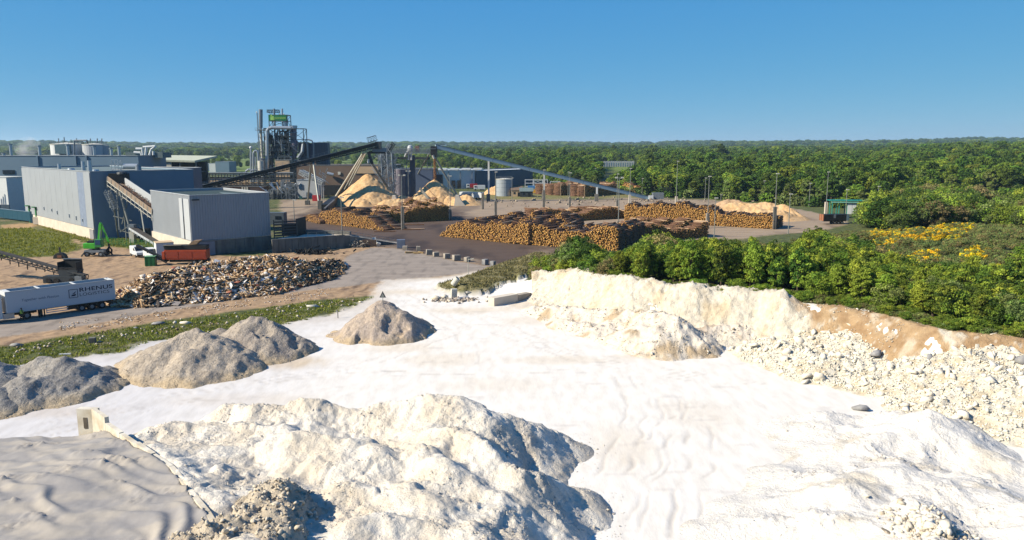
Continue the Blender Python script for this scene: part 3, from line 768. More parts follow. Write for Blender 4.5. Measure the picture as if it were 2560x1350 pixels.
# ---- the boulder heap on the right
def boulders():
    ridges = [([(1985, 795, 2.6), (2034, 810, 2.6), (2096, 816, 2.7), (2176, 836, 2.7), (2274, 852, 2.6), (2312, 866, 2.4), (2348, 857, 3.0), (2413, 834, 4.4), (2457, 836, 4.5), (2517, 875, 3.8), (2600, 930, 3.0)], .42),
              ([(1925, 850, 1.6), (2050, 890, 1.8), (2200, 905, 1.8), (2330, 930, 2.0), (2480, 960, 2.4), (2650, 1000, 2.4)], .45), ([(2420, 880, 3.8), (2500, 930, 3.0)], .4),
              ([(2340, 1000, 1.2), (2500, 1020, 1.4), (2700, 1060, 1.6)], .4)]
    def H(x, y):
        h = ridge_h(x, y, ridges, .42, 1.6, .5, 701)
        m = smooth(0, .8, h)
        return h + m * (ridged(x, y, 2.0, 3, 702) * .20 - .2 + fbm(x, y, .7, 3, 703) * .18)
    def Cf(x, y, h):
        return cmix(S(236, 230, 214, .60), S(220, 206, 178, .58), smooth(-.2, .6, fbm(x, y, 1.6, 4, 710)))
    o = grid_heap('boulder_heap', 'long heap of broken white chalk blocks along the foot of the orange bank', 20, 72, 50, 100, .2, H, MHEAP, Cf, 'chalk heaps')
    n = 60000
    lx = RNG.uniform(22, 66, n); ly = RNG.uniform(54, 97, n); lh = H(lx, ly)
    inv = (lh > .1) & (ly > lx * 1.36)
    k = np.where(inv)[0][:21000]
    s = RNG.lognormal(-2.15, .62, len(k)).clip(.05, .95)
    order = np.argsort(-s * (1 + 0 * s)); k = k[order]; s = s[order]
    L = np.stack([lx[k], ly[k], lh[k] + s * .02], 1)
    nb = 290
    rock_parts('rock', o, L[:nb], s[:nb] * 1.0, MROCK)
    stuff_part('rocks', o, ROCKS_S, L[nb:5600], s[nb:5600] * .95, MCLOD, cmix(S(240, 236, 220, .66), S(230, 220, 196, .66), RNG.uniform(0, 1, 5600 - nb) ** 2))
    stuff_part('small_rocks', o, GRITS, L[5600:], s[5600:] * 1.2, MCLOD, cmix(S(240, 236, 220, .66), S(226, 214, 188, .66), RNG.uniform(0, 1, len(k) - 5600) ** 2))
    # outliers lying on the floor, each its own stone
    me = {}
    spots = [((2195, 965), .75, MROCK, 'pointed white chalk block standing alone on the white slope'), ((1922, 912), .5, MROCK, 'white chalk block at the left end of the boulder heap foot'),
             ((2152, 1022), .8, MROCKG, 'lone grey broken slab lying on the white floor'), ((2190, 888), .8, MROCKG, 'large dark blue-grey boulder among white ones'),
             ((2207, 842), .8, MROCKG, 'dark grey block on the crest of the boulder heap'), ((1964, 792), .75, MROCKG, 'dark grey boulder beside the corner of the orange bank'),
             ((2405, 1050), .7, MROCK, 'cream block at the lowest foot of the boulder heap'), ((2560, 905), 1.2, MROCKG, 'big blue-grey slab at the right edge on the boulder heap'),
             ((1885, 862), .45, MROCK, 'single rounded cream stone at the sandy toe of the bank'), ((2320, 895), .6, MROCKG, 'small grey stone on the smooth white shoulder')]
    for i, ((a, b), sc, m, lab) in enumerate(spots):
        q = P(a, b, 0)
        for _ in range(12):
            z = max(float(H(np.array([q.x]), np.array([q.y]))[0]), 0); q = P(a, b, z + .1)
        V, F = ROCKS[i % 8]
        ob = link('chalk_boulder', mesh_np('chalk_boulder', V * sc, F, m), None, (q.x, q.y, z + sc * .25)); ob.rotation_euler = (.2, .3, i * 1.1)
        tag(ob, lab, 'boulder', 'stray blocks around the boulder heap')
    return H
BOULH = boulders()

# ---- low overexposed chalk heaps in the lower right
def low_right():
    ridges = [([(1980, 1010, .6), (2060, 1040, 1.0), (2110, 1075, .9)], .2), ([(2150, 1110, 1.5), (2250, 1070, 2.2), (2325, 1032, 3.0), (2400, 1080, 2.3), (2520, 1150, 1.4)], .42),
              ([(2000, 1190, .9), (2120, 1190, 1.7), (2250, 1180, 2.2), (2330, 1200, 2.4)], .3), ([(1850, 1260, .5), (1980, 1245, 1.2), (2110, 1205, 2.4), (2160, 1220, 2.3)], .38),
              ([(1760, 1320, .3), (1900, 1300, .9), (2050, 1290, 1.7), (2200, 1290, 2.4), (2400, 1350, 2.6)], .32), ([(2290, 1240, 3.2), (2320, 1262, 3.3), (2345, 1330, 3.2), (2350, 1400, 3.0)], .9),
              ([(2420, 1200, 2.2), (2600, 1280, 2.8), (2750, 1380, 3.4)], .5), ([(1800, 1420, .6), (2300, 1430, 2.6), (2700, 1500, 3)], .4)]
    def H(x, y):
        h = ridge_h(x, y, ridges, .4, 1.7, .45, 801) - .12
        m = smooth(0, 1.5, h)
        return h + m * (fbm(x, y, 3.0, 4, 802) * .26 + ridged(x + y * .3, y, 3.4, 3, 807) * .16 - .12 + smooth(.0, .5, fbm(x, y, 4, 2, 805)) * np.abs(fbm(x, y, .4, 3, 803)) * .34)
    def Cf(x, y, h):
        return cmix(S(241, 237, 229, .65), S(228, 218, 198, .62), smooth(.1, .7, fbm(x, y, 4, 4, 810)) * .7)
    o = grid_heap('chalk_heap', 'low blinding-white chalk mounds spread over the lower right corner', 8, 52, 26, 62, .16, H, MHEAP, Cf, 'chalk heaps')
    n = 9000
    lx = RNG.uniform(9, 44, n); ly = RNG.uniform(30, 60, n); lh = H(lx, ly)
    k = np.where((lh > .3) & (fbm(lx, ly, 4, 2, 805) > .12))[0][:2600]
    s = RNG.lognormal(-3.3, .6, len(k)).clip(.02, .25)
    stuff_part('clods', o, GRITS, np.stack([lx[k], ly[k], lh[k]], 1), s, MCLOD, cmix(S(236, 230, 218, .66), S(206, 198, 186), RNG.uniform(0, 1, len(k))))
    p = P(2330, 1300, 3.2)
    n = 500
    lx = RNG.normal(p.x, .9, n); ly = RNG.normal(p.y, 1.4, n); lh = H(lx, ly); s = RNG.lognormal(-1.8, .5, n).clip(.05, .6)
    rock_parts('rock', o, np.stack([lx, ly, lh + s * .2], 1)[:70], s[:70], MROCK)
    stuff_part('rocks', o, ROCKS_S, np.stack([lx, ly, lh + s * .05], 1)[70:], s[70:], MCLOD, cmix(S(236, 230, 214, .66), S(206, 188, 160), RNG.uniform(0, 1, n - 70)))
low_right()
# ================================================================ TREES AND BUSHES
def leafmat(name, c, rand=.3):
    return mat(name, (1.15, 1.15, 1.1, 1), (.8, .85, .8, 1), .75, .6, attr=True, objrand=rand, trans=.3, spec=.2, detail=3)
ML = leafmat('leaves', None)
MT = flat('bark', S(96, 84, 68))
LEAFC = {'dark': S(60, 84, 30, 1.05), 'mid': S(86, 110, 36, 1.08), 'light': S(114, 130, 44, 1.1), 'grey': S(108, 122, 68, .9), 'brown': S(124, 116, 74, .9), 'yellow': S(226, 196, 36, .8), 'far': S(70, 100, 52, .95)}

def crown_arrays(seed, n_clump, n_leaf, rx, rz, leaf, colr, clump_r=.34, low=-.75, colr2=None, f2=0.0):
    r = np.random.default_rng(seed)
    d = r.normal(0, 1, (n_clump, 3)); d /= np.linalg.norm(d, axis=1)[:, None]
    d[:, 2] = np.clip(d[:, 2], low, 1)
    rad = r.uniform(.35, 1.0, n_clump) ** .5
    cen = d * rad[:, None] * np.array([rx, rx, rz]) * .80
    cen += r.normal(0, .05, cen.shape) * rx
    cr = clump_r * rx * r.uniform(.6, 1.25, n_clump)
    n = n_clump * n_leaf
    e = r.normal(0, 1, (n, 3)); e /= np.linalg.norm(e, axis=1)[:, None]
    e[:, 2] = np.where(e[:, 2] < -.4, -e[:, 2], e[:, 2])
    ci = np.repeat(np.arange(n_clump), n_leaf)
    p = cen[ci] + e * (cr[ci] * r.uniform(.55, 1.12, n))[:, None] * np.array([1, 1, .75])
    nrm = e + r.normal(0, .55, (n, 3)); nrm /= np.linalg.norm(nrm, axis=1)[:, None]
    t = np.cross(nrm, r.normal(0, 1, (n, 3))); t /= np.linalg.norm(t, axis=1)[:, None]; b = np.cross(nrm, t)
    s = leaf * r.uniform(.6, 1.3, n); s2 = s * r.uniform(.5, .8, n)
    V = np.stack([p - t * s[:, None], p - b * s2[:, None], p + t * s[:, None], p + b * s2[:, None]], 1).reshape(-1, 3)
    F = np.arange(n * 4).reshape(n, 4)
    cl = np.clip(r.normal(1, .16, n_clump), .6, 1.45)[ci] * np.clip(r.normal(1, .12, n), .7, 1.3)
    base = np.asarray(colr[:3])[None] * np.ones((n, 1))
    if colr2 is not None:
        mk = (r.uniform(0, 1, n_clump)[ci] < f2)[:, None]
        base = np.where(mk, np.asarray(colr2[:3])[None], base)
    C = np.repeat(base * cl[:, None], 4, 0)
    return V, F, C

def trunk_arrays(seed, h, r0, limbs=5, spread=.5, top=.75):
    m = MB(); r = random.Random(seed)
    p = Vector((0, 0, -.3)); q = Vector((r.uniform(-.2, .2), r.uniform(-.2, .2), h * .45)); t = Vector((q.x + r.uniform(-.3, .3), q.y + r.uniform(-.3, .3), h * top))
    m.tube(p, q, r0, r0 * .7, 7); m.tube(q, t, r0 * .7, r0 * .25, 6)
    for k in range(limbs):
        a = k * 2.4 + r.uniform(-.4, .4); z = h * r.uniform(.3, .6); s = Vector((q.x * .8, q.y * .8, z))
        m.tube(s, s + Vector((math.cos(a) * h * spread * .5, math.sin(a) * h * spread * .5, h * r.uniform(.15, .3))), r0 * .35, r0 * .1, 5)
    return m

def make_tree(name, seed, h, rx, rz, colr, ncl=60, nlf=44, leaf=.42, stems=1, **kw):
    V, F, C = crown_arrays(seed, ncl, nlf, rx, rz, leaf, colr, **kw)
    V = V + np.array([0, 0, h - rz * .92])
    root = bpy.data.objects.new(name, None)
    crown = bpy.data.objects.new('crown', mesh_np(name + '_crown', V, F, ML, False, C)); crown.parent = root
    me = bpy.data.meshes.new('trunk'); tm = MB()
    if stems == 1: tm = trunk_arrays(seed, h, h * .022 + .04)
    else:
        r = random.Random(seed)
        for k in range(stems):
            a = r.uniform(0, 6.28); tm.tube((0, 0, -.2), (math.cos(a) * rx * .5, math.sin(a) * rx * .5, h * .6), .05, .02, 5)
    me.from_pydata(tm.v, [], tm.f); me.materials.append(MT)
    tr = bpy.data.objects.new('trunk', me); tr.parent = root
    return root, crown, tr

def place_tree(proto, loc, sc, rz, label, cat, group, zs=1.0):
    root, crown, tr = proto
    o = root.copy(); col.objects.link(o); o.location = loc; o.rotation_euler = (0, 0, rz); o.scale = (sc, sc, sc * zs)
    tag(o, label, cat, group)
    for ch in (crown, tr):
        c = ch.copy(); col.objects.link(c); c.parent = o
    return o

def gn_scatter(name, pts, scl, rot, templates, label, cat=None, group=None, kind='stuff', zs=None):
    """one object whose points carry copies of the template shapes"""
    me = bpy.data.meshes.new(name); me.vertices.add(len(pts)); me.vertices.foreach_set('co', np.asarray(pts, np.float32).ravel())
    a = me.attributes.new('sc', 'FLOAT_VECTOR', 'POINT'); s3 = np.stack([scl, scl, scl * (zs if zs is not None else 1)], 1); a.data.foreach_set('vector', s3.astype(np.float32).ravel())
    a = me.attributes.new('rz', 'FLOAT_VECTOR', 'POINT'); a.data.foreach_set('vector', np.stack([rot * 0, rot * 0, rot], 1).astype(np.float32).ravel())
    a = me.attributes.new('pick', 'INT', 'POINT'); a.data.foreach_set('value', RNG.integers(0, len(templates), len(pts)).astype(np.int32))
    o = link(name, me); tag(o, label, cat, group, kind)
    g = bpy.data.node_groups.new(name, 'GeometryNodeTree'); g.interface.new_socket('Geometry', in_out='INPUT', socket_type='NodeSocketGeometry'); g.interface.new_socket('Geometry', in_out='OUTPUT', socket_type='NodeSocketGeometry')
    N, L = g.nodes, g.links; i = N.new('NodeGroupInput'); out = N.new('NodeGroupOutput'); j = N.new('GeometryNodeJoinGeometry')
    def at(nm, ty):
        n = N.new('GeometryNodeInputNamedAttribute'); n.data_type = ty; n.inputs[0].default_value = nm; return n.outputs[0]
    for k, t in enumerate(templates):
        ip = N.new('GeometryNodeInstanceOnPoints'); oi = N.new('GeometryNodeObjectInfo'); oi.inputs[0].default_value = t; oi.inputs['As Instance'].default_value = True
        cmpn = N.new('FunctionNodeCompare'); cmpn.data_type = 'INT'; cmpn.operation = 'EQUAL'
        ins = [s for s in cmpn.inputs if s.type == 'INT']; L.new(at('pick', 'INT'), ins[0]); ins[1].default_value = k
        L.new(i.outputs[0], ip.inputs['Points']); L.new(cmpn.outputs[0], ip.inputs['Selection']); L.new(oi.outputs['Geometry'], ip.inputs['Instance'])
        L.new(at('rz', 'FLOAT_VECTOR'), ip.inputs['Rotation']); L.new(at('sc', 'FLOAT_VECTOR'), ip.inputs['Scale']); L.new(ip.outputs[0], j.inputs[0])
    L.new(j.outputs[0], out.inputs[0])
    o.modifiers.new('scatter', 'NODES').node_group = g
    return o

FOREST = [(-140, 980), (-60, 860), (15, 600), (34, 470), (60, 385), (72, 366), (96, 352), (117, 312), (132, 285), (150, 296), (200, 345), (300, 352), (700, 330), (1800, 900), (1700, 2600), (-300, 2600)]
def grid_pts(poly, sp, y0, y1, jit=.38, umax=.80, seed=0):
    r = np.random.default_rng(seed)
    xs = np.array(poly)[:, 0]
    X, Y = np.meshgrid(np.arange(xs.min(), min(xs.max(), y1 * umax), sp), np.arange(y0, y1, sp * .95))
    X = X + (np.arange(X.shape[0]) % 2)[:, None] * sp * .5
    x = X.ravel() + r.uniform(-jit, jit, X.size) * sp; y = Y.ravel() + r.uniform(-jit, jit, X.size) * sp
    pxx = 1280 + x * (FPX * CP) / y
    k = (poly_sd(x, y, poly) > 0) & (np.abs(x / y) < umax) & ~((pxx > 1494) & (pxx < 1596) & (y > 425) & (y < 800)) & ~((pxx > 1105) & (pxx < 1225) & (y > 600) & (y < 760))
    return x[k], y[k]

def landmark(x, y, marks):
    px = 1280 + x * (FPX * CP) / y
    for lim, w in marks:
        if px < lim: return w
    return marks[-1][1]
FM = [(1180, 'behind the white warehouse'), (1340, 'behind the navy warehouse'), (1500, 'behind the bolster stacks'), (1610, 'above the conveyor tail'), (1700, 'behind the bare dark trunks'), (1800, 'behind the tallest thin mast'), (1900, 'behind the long sawdust heap'),
      (2000, 'right of the sawdust heap'), (2080, 'left of the green shelter'), (2170, 'behind the green shelter'), (2260, 'right of the green shelter'), (2420, 'above the yellow broom'), (9999, 'beyond the meadow strip')]
BM = [(1400, 'beside the weedy bank'), (1500, 'at the left end of the chalk bank'), (1600, 'in front of the tall split pillar'), (1720, 'above the sheer grey spoil end'), (1850, 'before the right-hand log stack'), (1970, 'above the corner of the white bank'),
      (2100, 'above the left end of the orange bank'), (2220, 'below the dark trailer'), (2330, 'above the middle of the orange bank'), (2450, 'below the yellow broom'), (9999, 'at the right edge above the orange bank')]
def sz(h, a, b): return 'small' if h < a else ('tall' if h > b else 'mid-size')

def forest():
    protos = []
    for k, (c, h, rx, rz, c2) in enumerate([('mid', 14, 4.6, 5.6, 'light'), ('dark', 15, 4.8, 6.4, 'mid'), ('mid', 12.5, 4.0, 5.2, 'light'), ('dark', 13, 4.4, 5.0, 'dark'), ('mid', 16, 5.0, 6.2, 'dark'), ('light', 11, 3.8, 4.6, 'mid'), ('grey', 12.5, 3.4, 5.4, 'mid')]):
        protos.append(make_tree('forest_tree', 100 + k, h, rx, rz, LEAFC[c], 90, 44, .38, colr2=LEAFC[c2], f2=.35, clump_r=.27))
    labs = ['mid-green round tree', 'dark green broadleaf tree', 'light yellow-green tree', 'deep green low-domed tree', 'big mid-green oak-like tree', 'bright green slight tree', 'greyish willow-like tree']
    x, y = grid_pts(FOREST, 6.7, 280, 720, seed=1)
    x2, y2 = grid_pts(FOREST, 9.0, 720, 1250, seed=2); x3, y3 = grid_pts(FOREST, 17, 1250, 2400, seed=3)
    sd = poly_sd(x, y, FOREST)
    z = height(x, y)
    vis = sd / 60.0 + y / 900.0
    order = np.argsort(vis); nI = 290
    r = np.random.default_rng(3)
    kindn = fbm(x, y, 60, 2, 900) + r.normal(0, .35, len(x))
    def pickk(v, q): return int(np.clip((v + 1) * .5 * 7 + q, 0, 6.99))
    for i in order[:nI]:
        k = pickk(kindn[i], r.uniform(-2, 2)); edge = smooth(0, 12, sd[i])
        s = r.uniform(.66, 1.06) * (.75 + .25 * float(edge))
        place_tree(protos[k], (x[i], y[i], z[i] - .2), s, r.uniform(0, 6.28), '%s %s %s, %s' % (sz(s, .8, .97), labs[k], landmark(x[i], y[i], FM), 'front row' if sd[i] < 9 else 'second row' if sd[i] < 17 else 'third row' if sd[i] < 26 else 'deeper in'), 'tree', 'trees along the edge of the wood', zs=r.uniform(.85, 1.15))
    rest = order[nI:]
    xs = np.concatenate([x[rest], x2, x3]); ys = np.concatenate([y[rest], y2, y3])
    sc = np.concatenate([r.uniform(.72, 1.08, len(rest)), r.uniform(.8, 1.25, len(x2)), r.uniform(1.3, 2.1, len(x3))])
    zs = np.concatenate([np.ones(len(rest)), np.full(len(x2), .85), np.full(len(x3), .62)]) * r.uniform(.85, 1.2, len(xs))
    lone = r.uniform(0, 1, len(xs)) < .012
    zs = np.where(lone, zs * 1.25, zs)
    zz = height(xs, ys) - .3
    gn_scatter('forest', np.stack([xs, ys, zz], 1), sc, r.uniform(0, 6.28, len(xs)), [p[1] for p in protos], 'deep green broadleaf forest rolling back to the skyline', 'forest', zs=zs)
    # undergrowth along the wood's edge closes the view between the trunks
    fe = [p for p in FOREST[:12]]
    lx, ly = [], []
    for (ax, ay), (bx, by) in zip(fe[:-1], fe[1:]):
        L = math.hypot(bx - ax, by - ay); n = int(L / 1.5)
        for q in range(n):
            t = r.uniform(0, 1); lx.append(ax + (bx - ax) * t + r.uniform(-2, 6)); ly.append(ay + (by - ay) * t + r.uniform(-1, 7))
    lx, ly = np.array(lx), np.array(ly)
    ug = [make_tree('undergrowth', 150 + k, 3.4, 2.4, 2.3, LEAFC[c], 34, 30, .34, stems=3) for k, c in enumerate(['mid', 'dark', 'grey'])]
    gn_scatter('undergrowth', np.stack([lx, ly, height(lx, ly) - .3], 1), r.uniform(.7, 1.5, len(lx)), r.uniform(0, 6.28, len(lx)), [u[1] for u in ug], 'low green undergrowth at the foot of the wood', 'undergrowth')
    # the wooded hills far off and the tree belts of the plain on the left
    n = 9000
    u = r.uniform(-.80, .84, n); yy = r.uniform(1500, 5200, n) ** 1.0; xx = u * yy
    k = (fbm(xx, yy, 600, 2, 950) > -.15 - smooth(2600, 3600, yy) * .8) & (poly_sd(xx, yy, FOREST) < 0)
    xx, yy = xx[k], yy[k]
    gn_scatter('far_woods', np.stack([xx, yy, height(xx, yy) - 1], 1), r.uniform(2.0, 4.2, len(xx)), r.uniform(0, 6.28, len(xx)), [protos[1][1], protos[3][1], protos[0][1]], 'bluish wooded hills on the far skyline', 'woods', zs=np.full(len(xx), .42))
    bx, by, bs = [], [], []
    for (x0, y0, x1, y1, n, s) in ((-560, 900, -150, 820, 150, 1.0), (-420, 1200, 60, 1000, 190, 1.1), (-230, 700, -90, 660, 40, .8), (-620, 1300, -200, 1250, 120, 1.2), (-140, 900, 40, 640, 60, .9)):
        t = r.uniform(0, 1, n); bx += list(x0 + (x1 - x0) * t + r.normal(0, 12, n)); by += list(y0 + (y1 - y0) * t + r.normal(0, 14, n)); bs += list(r.uniform(.6, 1.1, n) * s)
    bx, by, bs = map(np.array, (bx, by, bs))
    gn_scatter('tree_belt', np.stack([bx, by, height(bx, by) - .3], 1), bs, r.uniform(0, 6.28, len(bx)), [p[1] for p in protos], 'green tree belts of the plain behind the factory', 'woods')
forest()

def bushes():
    r = np.random.default_rng(17)
    kinds = {}
    for nm, c, c2 in (('mid', 'mid', 'light'), ('dark', 'dark', 'mid'), ('light', 'light', 'mid'), ('grey', 'grey', 'mid'), ('brown', 'brown', 'grey')):
        kinds[nm] = [make_tree('bush', 200 + len(kinds) * 10 + q, 3.0, 1.75, 1.65, LEAFC[c], 70, 56, .085, stems=4, colr2=LEAFC[c2], f2=.35, low=-.95, clump_r=.26) for q in range(3)]
    tall = [make_tree('small_tree', 260 + q, 6.0, 1.7, 3.1, LEAFC[c], 100, 56, .115, colr2=LEAFC['light'], f2=.4, low=-.95, clump_r=.27) for q, c in enumerate(['mid', 'light', 'dark'])]
    broom = [make_tree('broom', 280 + q, 1.6, 1.1, .95, LEAFC['grey'], 30, 40, .10, stems=4, colr2=LEAFC['yellow'], f2=.5) for q in range(3)]
    broomg = [make_tree('broom', 290 + q, 1.5, 1.15, .9, LEAFC['grey'], 30, 40, .10, stems=4, colr2=LEAFC['brown'], f2=.4) for q in range(3)]
    lab = {'mid': 'mid-green leafy bush', 'dark': 'dark green leafy bush', 'light': 'yellow-green leafy bush', 'grey': 'grey-green willow bush', 'brown': 'thin brownish bush'}
    CX = [1200, 1300, 1340, 1400, 1440, 1500, 1560, 1620, 1650, 1700, 1760, 1800, 1860, 1920, 1990, 2040, 2080, 2140, 2200, 2300, 2400, 2480, 2560, 2800]
    CY = [690, 650, 622, 592, 574, 622, 628, 584, 555, 600, 588, 602, 604, 606, 602, 566, 596, 590, 600, 640, 650, 640, 640, 640]
    def topcap(x, y, z):
        px = 1280 + x * (FPX * CP) / y
        v = np.interp(px, CX, CY) - 675
        t = y / (FPX * CP - v * SP)
        return CAMH - (FPX * SP + v * CP) * t - z
    def inpix(pts, z): return [tuple(P(a, b, z)[:2]) for a, b in pts]
    R1 = inpix([(1308, 672), (1330, 694), (1400, 686), (1600, 714), (1960, 746), (2200, 782), (2330, 812), (2480, 836), (2700, 850), (2900, 800), (2700, 730), (2350, 725), (2200, 690), (2150, 650), (2060, 610), (1900, 618), (1700, 636), (1500, 648), (1340, 655)], 4.2)
    R2 = inpix([(1700, 612), (1900, 598), (2060, 582), (2150, 566), (2300, 566), (2520, 560), (2900, 640), (2900, 790), (2700, 730), (2350, 725), (2200, 690), (2150, 650), (2060, 615), (1900, 620), (1700, 632)], 3.0)
    R3 = inpix([(2150, 548), (2250, 566), (2440, 556), (2450, 520), (2300, 500), (2200, 520)], 3.0)
    R4 = inpix([(2490, 560), (2560, 570), (2900, 640), (2900, 520), (2520, 520)], 3.0)
    def dfr(x, y): return float(poly_sd(np.array([x]), np.array([y]), PLATEAU)[0])
    items = []
    for poly, sp, h0, h1, capped, seed in ((R1, 2.0, 3.2, 6.8, True, 1), (R2, 2.3, 1.0, 2.1, False, 2), (R3, 3.6, 6.0, 10.5, False, 3), (R4, 3.6, 5.0, 9.5, False, 4)):
        a = np.array(poly)
        X, Y = np.meshgrid(np.arange(a[:, 0].min(), min(a[:, 0].max(), 260), sp), np.arange(a[:, 1].min(), a[:, 1].max(), sp))
        x = X.ravel() + r.uniform(-.45, .45, X.size) * sp; y = Y.ravel() + r.uniform(-.45, .45, X.size) * sp
        k = (poly_sd(x, y, poly) > .3) & (np.abs(x / y) < .82) & (poly_sd(x, y, YARD) < -1.5) & (poly_sd(x, y, PLATEAU) > .9)
        x, y = x[k], y[k]; z = height(x, y)
        big = smooth(-.5, .8, fbm(x, y, 9, 3, 977 + seed))
        h = h0 + (h1 - h0) * np.clip(big * .6 + r.uniform(-.05, .45, len(x)), 0, 1.1)
        dfront = poly_sd(x, y, PLATEAU)
        if capped:
            h = h * (.62 + .38 * smooth(1, 5, dfront))
            h = np.minimum(h, topcap(x, y, z) * r.uniform(.86, 1.0, len(x)))
            ok = h > .8; x, y, z, h, big = x[ok], y[ok], z[ok], h[ok], big[ok]
        for q in range(len(x)): items.append((x[q], y[q], z[q], h[q], poly is R2))
    YEL = [(2290, 588, 118, 20), (2230, 600, 60, 12), (2200, 612, 30, 10), (2310, 655, 34, 14), (2250, 688, 26, 12), (2236, 706, 20, 14), (2440, 642, 24, 16), (2200, 652, 26, 10), (1925, 599, 70, 9), (2010, 596, 20, 8), (2490, 690, 14, 10), (1870, 603, 40, 7), (2520, 540, 14, 8), (2270, 665, 18, 10), (2415, 650, 16, 10), (2392, 575, 30, 10)]
    ind = sorted(items, key=lambda i: (i[1] - (i[3]) * 6))
    n_ind = 0; rest = {'b': [], 'y': [], 'g': []}
    for (x, y, z, h, low) in ind:
        px = 1280 + x * (FPX * CP) / y; py = 675 + ((CAMH - z) * FPX * CP - y * FPX * SP) / (y * CP + (CAMH - z) * SP)
        yel = any(((px - a) / (c * 1.05)) ** 2 + ((py - b) / (d * 1.25)) ** 2 < 1 for a, b, c, d in YEL)
        if ((low and yel) or (yel and h < 3)) and r.uniform() < .8:
            rest['y'].append((x, y, z, max(h, 1.5) * .62)); continue
        if low: rest['g'].append((x, y, z, h * .62)); continue
        nz = float(fbm(np.array([x]), np.array([y]), 7, 2, 990)[0]) + r.normal(0, .3)
        k = 'light' if nz < -.45 else 'mid' if nz < .05 else 'dark' if nz < .45 else 'grey' if nz < .75 else 'brown'
        if y > 190 and k in ('grey', 'brown'): k = 'mid'
        if n_ind < 285:
            n_ind += 1
            if h > 4.0 and y < 190:
                pr = tall[int(r.integers(0, 3))]
                place_tree(pr, (x, y, z - .1), h / 6.0 * r.uniform(.9, 1.0), r.uniform(0, 6.28), '%s %s sapling %s, %s' % (sz(h, 4.6, 5.5), ('mid-green', 'light green', 'dark green')[tall.index(pr)], landmark(x, y, BM), 'near the brink' if dfr(x, y) < 6 else 'set back' if dfr(x, y) < 12 else 'far back'), 'tree', 'young trees in the thicket', zs=r.uniform(.95, 1.3) if x / y < .42 else r.uniform(.85, 1.0))
            else:
                place_tree(kinds[k][int(r.integers(0, 3))], (x, y, z - .1), h / 3.0, r.uniform(0, 6.28), '%s %s %s, %s' % (sz(h, 3.0, 4.0), lab[k], landmark(x, y, BM), 'on the brink' if dfr(x, y) < 3.2 else 'near the brink' if dfr(x, y) < 6.5 else 'mid-thicket' if dfr(x, y) < 11 else 'deep inside'), 'bush', 'bushes of the thicket above the bank')
        else: rest['b'].append((x, y, z, h))
    for key, tm, nm, lb, ct in (('b', [k[0] for v in kinds.values() for k in [v]], 'thicket', 'dense green thicket of bushes behind the chalk bank', 'bushes'), ('y', broom, 'broom_flowers', 'yellow flowering broom spread over the green slope', 'broom'), ('g', broomg, 'low_scrub', 'low grey-green scrub between the bushes', 'scrub')):
        A_ = np.array(rest[key])
        if not len(A_): continue
        tm = [t[1] if isinstance(t, tuple) else t for t in tm]
        hh = {'b': 3.0, 'y': .95, 'g': .95}[key]
        gn_scatter(nm, A_[:, :3] - np.array([0, 0, .15]), A_[:, 3] / hh, r.uniform(0, 6.28, len(A_)), tm, lb, ct)
    # big free-standing trees that rise out of the thicket
    for nn_, (px, py, yb, h, k) in enumerate(((1640, 640, 0, 5.8, 0), (1432, 655, 0, 5.2, 1), (2040, 640, 0, 5.4, 2), (1760, 652, 0, 4.6, 0), (1880, 660, 0, 4.4, 1), (2130, 668, 0, 5.0, 0), (2420, 760, 0, 5.4, 1), (2540, 740, 0, 6.2, 0))):
        p = P(px, py, 3.5); zz = float(height(np.array([p.x]), np.array([p.y]))[0])
        place_tree(tall[k], (p.x, p.y, zz - .1), h / 6, px * .1, 'tallest bushy tree %s, its crown above the thicket' % landmark(p.x, p.y, BM), 'tree', 'taller trees in the thicket')
    n = 2000; t_ = r.uniform(0, len(bank_w) - 1.001, n); ii = t_.astype(int); ff = t_ - ii; bw = np.array([q[:2] for q in bank_w]); q = bw[ii] * (1 - ff)[:, None] + bw[ii + 1] * ff[:, None] + np.stack([r.uniform(-.3, 3.4, n), r.uniform(-.3, 3.4, n)], 1)
    dd_ = poly_sd(q[:, 0], q[:, 1], PLATEAU); k = (dd_ > .9) & (dd_ < 4.4) & (q[:, 0] > 12); q = q[k]
    gn_scatter('brink_scrub', np.stack([q[:, 0], q[:, 1], height(q[:, 0], q[:, 1]) - .1], 1), r.lognormal(-1.0, .4, len(q)).clip(.15, .9), r.uniform(0, 6.28, len(q)), [t[1] for t in broomg] + [kinds['mid'][0][1]], 'low green scrub and weeds along the brink of the bank', 'scrub', zs=np.full(len(q), .7))
    # weeds on the grey-green bank left of the thicket, and grass tufts
    def tufts(name, poly, n, h, c, c2, lb):
        a = np.array(poly); x = r.uniform(a[:, 0].min(), a[:, 0].max(), n); y = r.uniform(a[:, 1].min(), a[:, 1].max(), n)
        k = poly_sd(x, y, poly) + fbm(x, y, 2, 2, 5) > .4; x, y = x[k], y[k]; m = len(x)
        z = height(x, y) + (.5 + smooth(0, 3, poly_sd(x, y, poly)) * .8 if name == 'weeds' else 0)
        nb = 5
        an = r.uniform(0, 6.28, (m, nb)); hh = (h * r.lognormal(0, .35, (m, nb))); w = .06 + hh * .10; ln = r.uniform(.1, .8, (m, nb)) * hh
        bx = x[:, None] + r.normal(0, .12, (m, nb)); by = y[:, None] + r.normal(0, .12, (m, nb)); bz = z[:, None] + np.zeros((m, nb)) - .03
        ca, sa = np.cos(an), np.sin(an)
        V = np.stack([np.stack([bx - sa * w, by + ca * w, bz], -1), np.stack([bx + sa * w, by - ca * w, bz], -1), np.stack([bx + ca * ln, by + sa * ln, bz + hh], -1)], 2).reshape(-1, 3)
        F = np.arange(len(V)).reshape(-1, 3)
        C = np.repeat(cmix(c, c2, r.uniform(0, 1, m * nb)), 3, 0)
